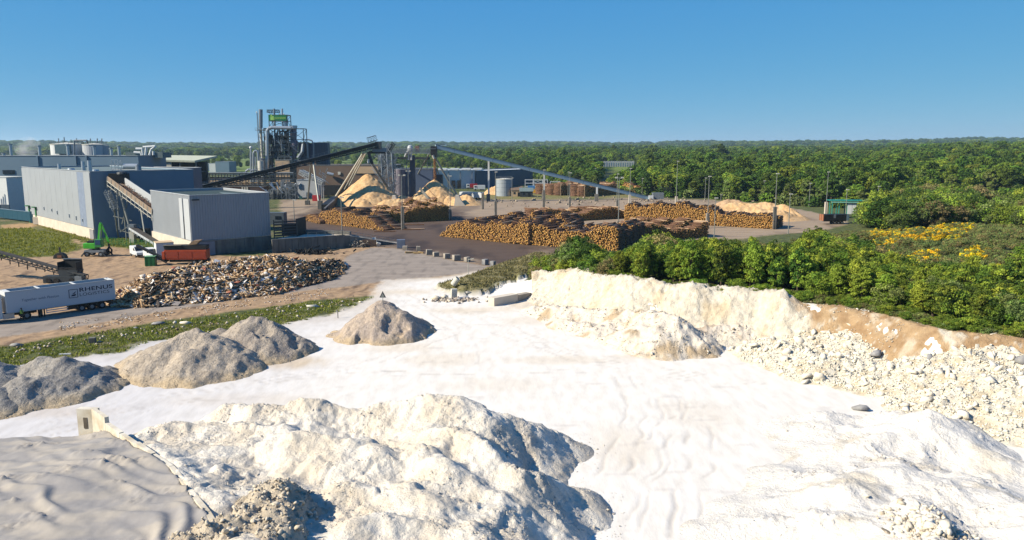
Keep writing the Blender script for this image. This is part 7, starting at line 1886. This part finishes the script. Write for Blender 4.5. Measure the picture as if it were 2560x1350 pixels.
# odds and ends on the grass strip
gs = [(232, 858, (.7, .6, .7), 'small green-grey box on the grass strip near the left', M_CONCD, 'box'), (41, 868, (1.6, 1.0, .8), 'dark grey stone at the left end of the grass strip', MROCKG, 'stone'), (395, 812, (1.6, 1.2, .9), 'grey boulder on the grass behind the middle heap', MROCKG, 'stone'),
      (465, 811, (1.6, 1.0, .8), 'mottled boulder on the grass right of the grey boulder', MROCK, 'stone'), (437, 810, (.6, .5, .9), 'small upright stone between the two boulders on the grass', MROCK, 'stone'), (163, 887, (1.2, .2, .15), 'thin white board in the grass near the left grey heaps', M_WHITE, 'board'),
      (780, 768, (1.8, .7, .7), 'whitish log-like stone on the grass before the road bend', M_OFFW, 'stone'), (901, 756, (.7, .5, .4), 'little pale stone at the right tip of the grass strip', MROCK, 'stone'), (340, 822, (.5, .4, .5), 'small dark stone on the grass left of the boulders', MROCKG, 'stone'), (845, 795, (.1, .1, 1.1), 'short dark stake at the edge of the chalk by the grass', M_BLACK, 'stake')]
for i, (a_, b_, dm, lab, mm, ct) in enumerate(gs):
    if ct == 'stone':
        p = P(a_, b_); V, F = ROCKS[i % 8]; o = link('grass_stone', mesh_np('grass_stone', V * np.array(dm) * .6, F, mm), None, (p.x, p.y, dm[2] * .25)); tag(o, lab, 'stone', 'odds and ends on the grass strip')
    else: slab('grass_' + ct, lab, ct, a_, b_, dm, (0, 0, .2), mm, 'odds and ends on the grass strip')
n = 170; tt = RNG.uniform(0, 1, n); ex = 20 + 880 * tt; ey = 882 - 130 * tt + RNG.normal(0, 7, n); pp = np.array([P(a_, b_)[:] for a_, b_ in zip(ex, ey)])
t = thing('grass_litter', 'pale scraps and pebbles dotted over the grass strip', 'litter', (pp[0][0], pp[0][1], 0)); t['kind'] = 'stuff'
stuff_part('scraps', t, BLOCKS, pp + np.array([0, 0, .1]), RNG.uniform(.05, .18, n), MCLOD, cmix(S(230, 222, 206), S(140, 120, 90), RNG.uniform(0, 1, n)))
n = 260; t = thing('yard_stones', 'pale scattered stones on the far yard edge below the blue conveyor', 'stones', V2(P(1500, 508))); t['kind'] = 'stuff'
pp = np.array([P(a_, b_)[:] for a_, b_ in zip(RNG.uniform(1180, 1980, n), RNG.normal(505, 7, n))]); stuff_part('stones', t, BLOCKS, pp + np.array([0, 0, .15]), RNG.lognormal(-1.3, .5, n).clip(.1, .9), MCLOD, cmix(S(206, 190, 166), S(130, 118, 104), RNG.uniform(0, 1, n)))
# ================================================================ VEHICLES AND MACHINES
def wheel(t, x, y, r=.5, w=.3, name='wheel'):
    o = MB().tube((x, y - w / 2, r), (x, y + w / 2, r), r, r, 18).build(name, M_RUBBER, t, local=True)
    MB().tube((x, y - w / 2 - .02, r), (x, y + w / 2 + .02, r), r * .52, r * .52, 12).build('rim', M_STEEL, o, local=True)
    return o
# ---- the white articulated lorry
p0, p1 = V2(P(290, 767)), V2(P(9, 807)); dr = (p0 - p1).normalized(); ang = math.atan2(dr.y, dr.x)
LT = 13.7
ly = thing('articulated_lorry', 'long white RHENUS LOGISTICS articulated lorry standing on the road', 'lorry', tuple(p0 - dr * LT), ang)
# local frame: x runs from the front of the trailer to its rear, -y faces the camera
m = MB()
W_ = 2.55
side = flat('lorry_side', S(206, 216, 226), .35, 0, .97, .2)  # bluish off-white puts the shade of the side into its paint
MB().box((LT / 2, .06, 2.62), (LT, .10, 2.82)).build('side_panel', side, ly, local=True)
MB().box((LT / 2, W_ - .06, 2.62), (LT, .10, 2.82)).build('side_panel', side, ly, local=True)
MB().box((.0, W_ / 2, 2.62), (.12, W_, 2.9)).build('front_panel', M_WHITE, ly, local=True)
rd = MB().box((LT, W_ / 2, 2.62), (.12, W_, 2.9)).build('rear_door', M_WHITE, ly, local=True)
MB().box((LT + .07, W_ / 2, 2.62), (.03, .04, 2.7)).build('door_seam', M_DARK, rd, local=True)
MB().box((LT / 2, W_ / 2, 1.2), (LT, W_, .16)).build('floor', M_DARK, ly, local=True)
tp_ = MB().box((LT / 2, W_ / 2, 3.72), (LT - .2, W_ - .3, .06)).build('tarpaulin', flat('tarp', S(104, 134, 146), .8), ly, local=True)
m = MB()
for s_ in (.03, .30, .63, .97): m.box((LT * s_, W_ / 2, 4.03), (.22 if s_ > .05 else .5, W_, .10))
m.build('roof_hoops', M_WHITE, ly, local=True)
m = MB()
for y in (.04, W_ - .04): m.box((LT / 2, y, 4.05), (LT, .14, .10))
m.build('top_rails', M_CLADW, ly, local=True)
MB().box((LT / 2, .0, 1.22), (LT, .08, .14)).build('lower_rail', M_CLADW, ly, local=True)
lettering('lettering', 'RHENUS', .80, M_NAVYP, ly, (8.95, -.004, 2.90), (1, 0, 0), (0, -1, 0), (1.45, 1.0), .004, {'bold': .012, 'spacing': 1.04}, True)
lettering('lettering', 'LOGISTICS', .62, M_NAVYP, ly, (8.95, -.004, 2.26), (1, 0, 0), (0, -1, 0), (1.30, 1.0), .004, {'spacing': 1.06}, True)
lettering('slogan', 'Together with Passion', .50, flat('print_pale', S(110, 132, 158)), ly, (1.7, -.004, 2.55), (1, 0, 0), (0, -1, 0), (1.02, 1.0), .003, {'shear': .35}, True)
m = MB()
lx0, lx1, lz0, lz1 = 7.65, 8.75, 2.18, 3.34
for a_, b_ in (((lx0, lz0), (lx1, lz0)), ((lx1, lz0), (lx1, lz1)), ((lx1, lz1), (lx0, lz1)), ((lx0, lz1), (lx0, lz0))): m.beam((a_[0], -.006, a_[1]), (b_[0], -.006, b_[1]), .06, .06) if a_[0] == b_[0] else m.beam((a_[0], -.006, a_[1]), (b_[0], -.006, b_[1]), .06, .06)
m.extrude([(lx0 + .18, -.012, lz0 + .22), (lx1 - .32, -.012, lz0 + .22), (lx1 - .18, -.012, lz0 + .48), (lx0 + .4, -.012, lz0 + .42)], (0, .01, 0))
m.extrude([(lx0 + .32, -.012, lz0 + .50), (lx1 - .38, -.012, lz0 + .54), (lx1 - .16, -.012, lz0 + .92), (lx0 + .62, -.012, lz0 + .66)], (0, .01, 0))
m.build('logo', M_NAVYP, ly, local=True)
for x in (9.2, 10.55, 11.9):
    for y in (.35, W_ - .35): wheel(ly, x, y, .5, .4)
MB().box((10.5, W_ / 2, .95), (5.4, 1.2, .3)).build('axle_frame', M_BLACK, ly, local=True)
MB().box((LT / 2 + .5, W_ / 2, 1.05), (LT - 2, 1.0, .2)).build('chassis_rail', M_BLACK, ly, local=True)
MB().box((13.2, W_ / 2, .75), (.3, 2.3, .5)).build('rear_bumper', M_BLACK, ly, local=True)
m = MB()
for z in (.55, .85): m.box((6.1, .08, z), (2.9, .05, .12))
m.box((4.7, .1, .8), (.08, .08, .7)); m.build('side_guard', M_CLADW, ly, local=True)
MB().box((8.0, .35, .8), (1.2, .6, .55)).build('pallet_box', M_BLACK, ly, local=True)
m = MB(); m.box((4.0, .45, .6), (.5, .3, 1.2)); m.box((4.5, .45, .55), (.15, .15, 1.1)); m.build('landing_leg', M_BLACK, ly, local=True)
for x in (2.3,):
    for y in (.35, W_ - .35): wheel(ly, x, y, .52, .5)
MB().box((.4, W_ / 2, .85), (6.5, 1.1, .35)).build('tractor_chassis', M_BLACK, ly, local=True)
m = MB(); m.box((2.3, .3, 1.12), (1.5, .6, .08)); m.box((3.05, .3, .95), (.08, .6, .4)); m.build('mudguard', M_BLACK, ly, local=True)
MB().box((.2, .4, .75), (1.3, .5, .7)).build('fuel_tank', M_STEELB, ly, local=True)
cab = MB().extrude([(-.5, 0, .5), (-2.6, 0, .5), (-2.7, 0, 1.9), (-2.35, 0, 3.3), (-1.6, 0, 3.85), (-.5, 0, 3.9)], (0, 2.45, 0)).build('cab', M_WHITE, ly, local=True, bevel=.08)
MB().box((-2.0, -.02, 2.3), (.8, .04, .9)).build('cab_window', M_GLASS, cab, local=True)
MB().extrude([(-2.72, .25, 1.95), (-2.42, .25, 3.15), (-2.40, .25, 3.15), (-2.70, .25, 1.95)], (0, 1.95, 0)).build('windscreen', M_GLASS, cab, local=True)
for y in (.35, W_ - .45): wheel(ly, -1.7, y, .52, .35)

# ---- driver in hi-vis, walking beside the lorry
def person():
    q = ly.location + Vector((dr.x, dr.y, 0)) * 1.55 + Vector((dr.y, -dr.x, 0)) * .45
    t = thing('person', 'man in a yellow-green hi-vis vest and dark trousers walking beside the lorry', 'person', (q.x, q.y, 0), ang)
    V = [(0, 0, .93), (0, 0, 1.15), (0, 0, 1.38), (0, 0, 1.50), (.02, 0, 1.60), (.02, 0, 1.70), (0, -.19, 1.42), (.06, -.26, 1.16), (.20, -.25, .98), (0, .19, 1.42), (-.08, .26, 1.15), (.02, .27, .92),
         (.02, -.10, .88), (.16, -.11, .48), (.10, -.11, .08), (.24, -.11, .04), (-.02, .10, .88), (-.12, .11, .48), (-.30, .11, .10), (-.18, .11, .03)]
    E = [(0, 1), (1, 2), (2, 3), (3, 4), (4, 5), (2, 6), (6, 7), (7, 8), (2, 9), (9, 10), (10, 11), (0, 12), (12, 13), (13, 14), (14, 15), (0, 16), (16, 17), (17, 18), (18, 19)]
    R = [.15, .14, .17, .07, .10, .085, .075, .05, .04, .075, .05, .04, .10, .07, .05, .045, .10, .07, .05, .045]
    me = bpy.data.meshes.new('person'); me.from_pydata(V, E, []); o = link('body', me, t)
    o.modifiers.new('skin', 'SKIN'); sv = me.skin_vertices[0].data
    for i, r in enumerate(R): sv[i].radius = (r, r * (1.15 if i in (0, 1, 2) else 1)); 
    sv[0].use_root = True
    s_ = o.modifiers.new('sub', 'SUBSURF'); s_.levels = s_.render_levels = 1
    me.materials.append(flat('clothes_dark', S(40, 44, 56)))
    MB().lathe((0, 0, .98), [(.19, 0), (.21, .2), (.22, .38), (.16, .50), (.08, .52)], 14).build('vest', flat('hi_vis', S(190, 226, 90)), t, local=True)
    MB().lathe((.03, 0, 1.56), [(.02, 0), (.085, .03), (.10, .10), (.09, .17), (.03, .21)], 12).build('head', flat('skin', S(196, 150, 124)), t, local=True, smooth_=True)
    MB().lathe((.01, 0, 1.66), [(.105, 0), (.11, .05), (.08, .11), (.02, .13)], 12).build('cap', M_BLACK, t, local=True)
    for y, x, z in ((-.25, .21, .94), (.27, .03, .88)):
        h = MB(); h.box((x, y, z), (.05, .03, .09))
        for k in range(4): h.beam((x - .02 + .014 * k, y, z - .04), (x - .02 + .014 * k, y + .01, z - .10 - .008 * (k % 2)), .012)
        h.beam((x + .025, y, z), (x + .045, y + .01, z - .05), .014); h.build('hand', MATS['skin'], t, local=True)
person()

# ---- shredder conveyor and hopper behind the lorry
sh = thing('stacker_conveyor', 'dark mobile conveyor with a square hopper reaching out of the left edge behind the lorry', 'conveyor', V2(P(190, 706)))
q0, q1 = A(215, 694, 130), A(-110, 606, 135)
m = MB(); lattice(m, q0, q1, .12, 26, 1.1, deep=.8); m.build('truss', M_DARK, sh)
MB().beam(q0 + Vector((0, 0, .5)), q1 + Vector((0, 0, .5)), .9, .12).build('belt', M_BELT, sh)
m = MB(); rr = random.Random(4)
for k in range(15): s_ = q0 + (q1 - q0) * (k / 15 + .03); m.beam(s_ - Vector((0, .6, .3)), s_ - Vector((0, .6, .75 + rr.uniform(0, .5))), .18, .1)
m.build('idler_brackets', M_BLACK, sh)
h0 = P(197, 700); 
MB().extrude([(h0.x - 1.6, 130, 1.0), (h0.x + 1.3, 130, 1.0), (h0.x + 1.6, 130, 2.2), (h0.x - 1.8, 130, 2.3)], (0, 2.0, 0)).build('hopper_base', M_DARK, sh)
hb = MB(); hb.box((h0.x - .2, 132.0, 3.1), (3.2, .12, 1.7)); hb.box((h0.x - 1.75, 131, 2.9), (.12, 2.0, 1.4)); hb.box((h0.x + 1.4, 131, 2.9), (.12, 2.0, 1.4)); hb.box((h0.x - .2, 130.1, 2.45), (3.2, .12, .5)); hb.build('hopper', M_BLACK, sh)
MB().box((h0.x - .2, 131.9, 3.95), (3.3, .2, .12)).build('hopper_lip', M_STEEL, sh)
MB().box((h0.x - 1.6, 130.6, .6), (5.6, 1.6, 1.2)).build('chassis', M_DARK, sh); MB().box((h0.x + 2.0, 130, .8), (1.2, 1.4, .9)).build('engine_box', M_STEEL, sh)
for x in (-3.4, -2.0, .6): MB().tube((h0.x + x, 129.6, .45), (h0.x + x, 130.1, .45), .45, .45, 14).build('wheel', M_RUBBER, sh)
MB().beam(A(152, 668, 130), A(167, 672, 130), .08).build('lamp_arm', M_BLACK, sh)
# ---- the green material handler
g = P(243, 640); mh = thing('material_handler', 'bright green wheeled grab excavator with its boom folded up', 'excavator', V2(g), 0.0)
MB().box((0, 0, 1.15), (4.2, 2.4, .5)).build('undercarriage', M_STEEL, mh, local=True)
for x in (-1.5, 1.5):
    for y in (-1.1, 1.1): wheel(mh, x, y, .55, .5)
for x in (-2.3, 2.3):
    for y in (-1.4, 1.4): MB().beam((x * .8, y, 1.0), (x * 1.15, y, .1), .25).build('stabiliser', M_DARK, mh, local=True)
MB().tube((0, 0, 1.4), (0, 0, 1.7), .8, .8, 16).build('turntable', M_DARK, mh, local=True)
MB().box((-1.0, .1, 2.3), (2.6, 2.4, 1.2)).build('engine_housing', M_GREEN, mh, local=True, bevel=.1)
MB().box((-.9, .1, 3.1), (1.4, 1.4, .5)).build('grille', M_BLACK, mh, local=True)
cb = MB().box((1.0, -.6, 2.9), (1.5, 1.2, 1.7)).build('cab', M_GREEND, mh, local=True, bevel=.06)
MB().box((1.0, -1.22, 3.1), (1.1, .04, 1.0)).build('window', M_GLASSB, cb, local=True)
MB().extrude([(.1, .1, 2.6), (.7, .1, 2.4), (1.45, .1, 6.9), (1.15, .1, 7.4), (.85, .1, 6.9)], (0, .5, 0)).build('boom', M_GREEN, mh, local=True, bevel=.04)
MB().extrude([(1.15, .15, 7.3), (1.45, .15, 7.0), (2.75, .15, 3.2), (2.6, .15, 2.7), (2.35, .15, 3.1)], (0, .4, 0)).build('stick', M_GREEN, mh, local=True, bevel=.04)
MB().tube((.9, -.05, 3.0), (1.25, -.05, 5.6), .12).build('cylinder', M_STEEL, mh, local=True)
gr = MB(); gr.beam((2.6, .3, 2.7), (2.6, .3, 2.0), .3)
for k in range(5):
    a_ = k * 1.257; gr.beam((2.6, .3, 2.0), (2.6 + .6 * math.cos(a_), .3 + .6 * math.sin(a_), 1.3), .22); gr.beam((2.6 + .6 * math.cos(a_), .3 + .6 * math.sin(a_), 1.3), (2.6 + .35 * math.cos(a_), .3 + .35 * math.sin(a_), .35), .2)
gr.build('grab', M_BLACK, mh, local=True)
cs = P(148, 647); ct_ = thing('clamshell_grab', 'dark clamshell bucket lying on the sand left of the green excavator', 'grab', V2(cs))
MB().extrude([(1.3 * math.cos(math.pi * k / 10), 0, 1.25 * math.sin(math.pi * k / 10)) for k in range(11)], (0, 1.1, 0)).build('shell', M_BLACK, ct_, local=True)
MB().beam((0, .5, 1.0), (0, .5, 2.4), .25).build('stem', M_BLACK, ct_, local=True); MB().box((.1, -.05, .5), (.9, .1, .5)).build('shell_plate', M_RUST, ct_, local=True)
# ---- two vans
def van(px, py, rz, label, high):
    p = P(px, py); t = thing('van', label, 'van', V2(p), rz, group='white vans parked by the container')
    # nose towards -y
    h = 2.25 if high else 2.0
    MB().extrude([(-.95, 2.3, .45), (-.95, 2.35, h - .15), (-.95, 2.2, h), (-.95, -.6, h), (-.95, -1.5, 1.35), (-.95, -2.3, 1.05), (-.95, -2.4, .45)], (1.9, 0, 0)).build('body', M_WHITE, t, local=True, bevel=.09)
    MB().extrude([(-.8, -.70, h - .12), (-.8, -1.48, 1.42), (-.8, -1.50, 1.42), (-.8, -.74, h - .10)], (1.6, 0, 0)).build('windscreen', M_GLASS, t, local=True)
    for s_ in (-1, 1):
        MB().extrude([(s_ * .97, -.3, h - .28), (s_ * .97, -.75, h - .28), (s_ * .97, -1.3, 1.42), (s_ * .97, -.3, 1.42)], (s_ * .02, 0, 0)).build('side_window', M_GLASS, t, local=True)
        MB().box((s_ * .7, -2.38, .85), (.34, .06, .2)).build('headlight', M_STEEL, t, local=True)
        for y in (-1.55, 1.45):
            MB().tube((s_ * .8, y, .34), (s_ * .98, y, .34), .34, .34, 14).build('wheel', M_RUBBER, t, local=True)
    MB().box((0, -2.42, .5), (1.7, .1, .24)).build('bumper', M_DARK, t, local=True)
    return t
van(345, 641, .75, 'white van with dark windscreen, nearer the green excavator', True)
van(379, 647, .75, 'white van partly hidden behind the green box, nearer the white container', True)
# ---- container, green box, screener
wc = P(412, 646); c_ = thing('white_container', 'large white container with a buff roof before the pale plinth', 'container', V2(wc), .55)
MB().box((0, 0, 1.75), (3.4, 3.6, 3.5)).build('body', M_WHITE, c_, local=True); MB().box((0, 0, 3.55), (3.5, 3.7, .1)).build('roof', M_BEIGE, c_, local=True); MB().box((-1.71, -.9, 1.5), (.05, .5, 1.2)).build('vent', M_STEEL, c_, local=True)
gbx = P(378, 664); c_ = thing('green_bin', 'square green steel bin before the second van', 'bin', V2(gbx), .2)
MB().box((0, 0, .95), (1.9, 1.6, 1.9)).build('body', M_GREEND, c_, local=True); MB().box((0, 0, 1.93), (2.0, 1.7, .06)).build('lid', flat('lid_green', S(140, 196, 150)), c_, local=True)
for x in (-.8, 0, .8): MB().box((x, -.82, .95), (.06, .05, 1.8)).build('rib', M_GREEND, c_, local=True)
sc_ = P(470, 660); ts = thing('drum_screener', 'orange trommel screening machine with a black top hopper and side conveyor', 'screener', V2(sc_), .07)
MB().box((0, 0, 2.05), (8.2, 2.2, 1.9)).build('body', M_ORANGE, ts, local=True)
for x in (-2.7, 0, 2.7): MB().box((x, -1.12, 2.05), (2.5, .06, 1.4)).build('side_hatch', flat('orange_dark', S(170, 66, 36)) if 'orange_dark' not in MATS else MATS['orange_dark'], ts, local=True)
MB().extrude([(-4.0, -1.1, 3.05), (4.0, -1.1, 3.05), (4.1, -1.1, 3.9), (-4.2, -1.1, 3.9)], (0, 2.2, 0)).build('top_hopper', M_BLACK, ts, local=True)
MB().beam((-4.2, -1.1, 3.95), (-.6, -1.1, 4.0), .5, .12).build('rim', flat('rim2', S(150, 140, 126)), ts, local=True)
MB().extrude([(.4, -.9, 3.9), (2.2, -.9, 4.1), (3.0, -.9, 4.9), (1.6, -.9, 4.8)], (0, 1.6, 0)).build('load_panel', flat('panel_tan', S(160, 136, 108)), ts, local=True)
MB().box((-4.3, -.6, 1.9), (.5, 1.2, 1.5)).build('end_frame', M_ORANGE, ts, local=True); MB().box((-4.56, -.6, 1.9), (.05, .8, 1.0)).build('end_grille', M_BLACK, ts, local=True)
MB().box((.5, 0, .8), (7.6, 1.6, .5)).build('chassis', M_BLACK, ts, local=True)
for x in (1.6, 2.8): 
    for y in (-.9, .9): wheel(ts, x, y, .5, .35)
MB().beam((-3.6, -.6, .8), (-9.6, -.3, 3.9), .9, .35).build('side_conveyor', M_BLACK, ts, local=True); MB().beam((-3.6, -1.6, .6), (-6.2, -1.2, 2.0), .5, .25).build('small_conveyor', M_BLACK, ts, local=True)
# ---- skip trailer and green shelter at the right of the yard
sk = P(2085, 560); k_ = thing('tipping_trailer', 'dark tipping trailer with a rusty tailgate by the green shelter', 'trailer', V2(sk), .12)
Ls_ = 8.2
MB().box((0, 0, 2.1), (Ls_, 2.5, 1.9)).build('body', M_BLACK, k_, local=True); tg = MB().box((-Ls_ / 2 - .08, 0, 2.1), (.14, 2.5, 2.0)).build('tailgate', flat('tailgate_tan', S(176, 120, 88)), k_, local=True)
for y in (-1.2, 0, 1.2): MB().box((-Ls_ / 2 - .18, y, 2.1), (.06, .12, 2.0)).build('bar', M_RUST, tg, local=True)
MB().box((-.6, -1.28, 2.5), (.7, .05, 1.1)).build('plate', M_STEEL, k_, local=True); MB().box((Ls_ / 2 - .4, -1.28, 2.1), (.8, .06, 1.8)).build('front_plate', M_BLUE, k_, local=True)
for x in (-.4, .8, 2.0):
    for y in (-.95, .95): wheel(k_, x, y, .5, .35)
MB().box((0, 0, 1.0), (Ls_ - 1, 1.2, .25)).build('chassis', M_DARK, k_, local=True)
hs = P(2118, 548); hs.y += 2
st = thing('steel_shelter', 'green steel-framed shelter with white infill panels by the dark trailer', 'shelter', V2(hs), -.12)
for x in (-4.6, -2.4, .2, 4.8):
    for y in (-1.4, 1.4): MB().box((x, y, 3.0), (.28, .28, 6.0)).build('post', M_TEALP, st, local=True)
MB().box((0, 0, 6.1), (11, 4.2, .25)).build('roof', M_TEALP, st, local=True); MB().box((0, -2.05, 5.6), (10.4, .16, .3)).build('roof_beam', flat('mint_beam', S(150, 214, 196)), st, local=True)
for k in range(3):
    x = .9 + k * 1.5; MB().box((x, -1.6, 3.5), (1.38, .1, 3.6)).build('infill_panel', M_WHITE, st, local=True)
for z in (2.0, 5.0): MB().box((2.6, -1.42, z), (4.8, .1, .12)).build('rail', M_TEALP, st, local=True)

# ================================================================ PILLARS AND LAMP MASTS
def pillar(px, base, ptop, label, width=.9, pole_top=None, lamp=2, mm=M_CONC, pole_base=None, group='concrete pillars with lamp masts'):
    p = P(px, base); t = thing('lamp_pillar', label, 'pillar', V2(p), group=group)
    z = A(px, ptop, p.y).z; w = width / 2
    if ptop < base - 3:
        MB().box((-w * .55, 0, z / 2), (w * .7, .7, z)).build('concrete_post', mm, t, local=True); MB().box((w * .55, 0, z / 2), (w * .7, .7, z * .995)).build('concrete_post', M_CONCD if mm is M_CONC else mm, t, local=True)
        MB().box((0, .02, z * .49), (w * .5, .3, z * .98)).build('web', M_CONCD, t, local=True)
    if pole_top:
        zt = A(px, pole_top, p.y).z
        MB().tube((0, -.1, max(z - 3, 0) if ptop < base - 3 else 0), (0, -.1, zt), .14, .08, 8).build('mast', M_GALV, t, local=True)
        m = MB()
        if lamp == 2: m.box((-.75, -.1, zt - .1), (.7, .35, .35)); m.box((.75, -.1, zt - .1), (.7, .35, .35)); m.beam((-.7, -.1, zt - .3), (.7, -.1, zt - .3), .08)
        else: m.box((.2, -.1, zt), (.9, .4, .25))
        m.build('lamp_head', M_OFFW, t, local=True)
    return t
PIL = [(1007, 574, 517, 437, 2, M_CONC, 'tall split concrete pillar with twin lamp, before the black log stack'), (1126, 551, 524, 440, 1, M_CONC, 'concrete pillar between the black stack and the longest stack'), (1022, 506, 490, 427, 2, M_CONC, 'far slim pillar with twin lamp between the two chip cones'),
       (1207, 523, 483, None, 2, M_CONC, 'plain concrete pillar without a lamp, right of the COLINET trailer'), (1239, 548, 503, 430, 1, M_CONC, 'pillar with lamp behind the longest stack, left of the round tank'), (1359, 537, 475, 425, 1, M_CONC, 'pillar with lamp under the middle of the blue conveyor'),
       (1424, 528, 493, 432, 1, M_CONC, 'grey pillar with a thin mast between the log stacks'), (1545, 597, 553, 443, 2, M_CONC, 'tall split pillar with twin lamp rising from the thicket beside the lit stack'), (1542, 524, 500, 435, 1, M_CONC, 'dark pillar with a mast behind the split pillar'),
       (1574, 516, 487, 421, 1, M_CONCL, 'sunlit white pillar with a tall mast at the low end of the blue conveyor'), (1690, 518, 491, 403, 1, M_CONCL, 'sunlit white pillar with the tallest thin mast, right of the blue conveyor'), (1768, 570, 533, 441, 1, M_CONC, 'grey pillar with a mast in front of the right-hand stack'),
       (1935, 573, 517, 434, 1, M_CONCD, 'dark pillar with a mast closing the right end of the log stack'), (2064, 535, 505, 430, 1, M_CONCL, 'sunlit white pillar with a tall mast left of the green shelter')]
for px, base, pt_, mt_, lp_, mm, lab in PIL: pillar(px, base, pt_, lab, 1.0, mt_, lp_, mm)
for px, base, pt_ in ((1212, 480, 424), ): pass
MST = [(1605, 490, 446, 'thin lamp mast between the low conveyor end and the wood'), (1455, 484, 445, 'short lamp mast over the second bolster stack'), (1487, 470, 421, 'lamp mast at the wood edge above the blue conveyor'), (1652, 492, 456, 'short lamp mast at the wood edge left of the bare trunks'),
       (1762, 500, 445, 'lamp mast at the wood edge left of the sawdust heap'), (1908, 502, 452, 'lamp mast behind the crest of the sawdust heap'), (1785, 593, 495, 'dark lamp mast standing in front of the right-hand stack'), (1970, 585, 485, 'lamp mast in front of the sawdust heap right end'),
       (2022, 518, 458, 'lamp mast at the wood edge right of the sawdust heap'), (2112, 557, 474, 'lamp mast in front of the dark trailer and shelter'), (2192, 528, 466, 'lamp mast at the edge of the bushes right of the shelter'), (857, 619, 494, 'thin tall pole before the dock wall'),
       (738, 590, 500, 'thin pole between the corrugated hall and the log yard'), (1128, 500, 440, 'slim mast behind the outer tripod leg'), (1240, 500, 450, 'thin mast left of the round tank'), (1280, 500, 445, 'thin mast right of the round tank'), (1420, 492, 430, 'mast with a blue disc below the blue conveyor'), (1802, 500, 487, 'very short lamp left of the sawdust heap'), (1120, 482, 438, 'mast before the white warehouse')]
for px, base, tp__, lab in MST: pillar(px, base, base, lab, 1, tp__, 1, group='slim lamp masts around the yards')
# cluster of bare dark trunks at the wood edge
for i in range(7):
    p = P(1658 + i * 3.4, 494); o = MB().tube((0, 0, 0), (.2 * (i % 3), 0, 5 + i % 3), .22, .1, 7).build('bare_trunk', M_BLACK, None, local=True); o.location = V2(p)
    tag(o, 'bare dark trunk in the small row at the wood edge above the right stack', 'trunk', 'bare dark trunks at the wood edge')
# grass tuft shrubs near the yard edge, hay-coloured weeds by the rubble
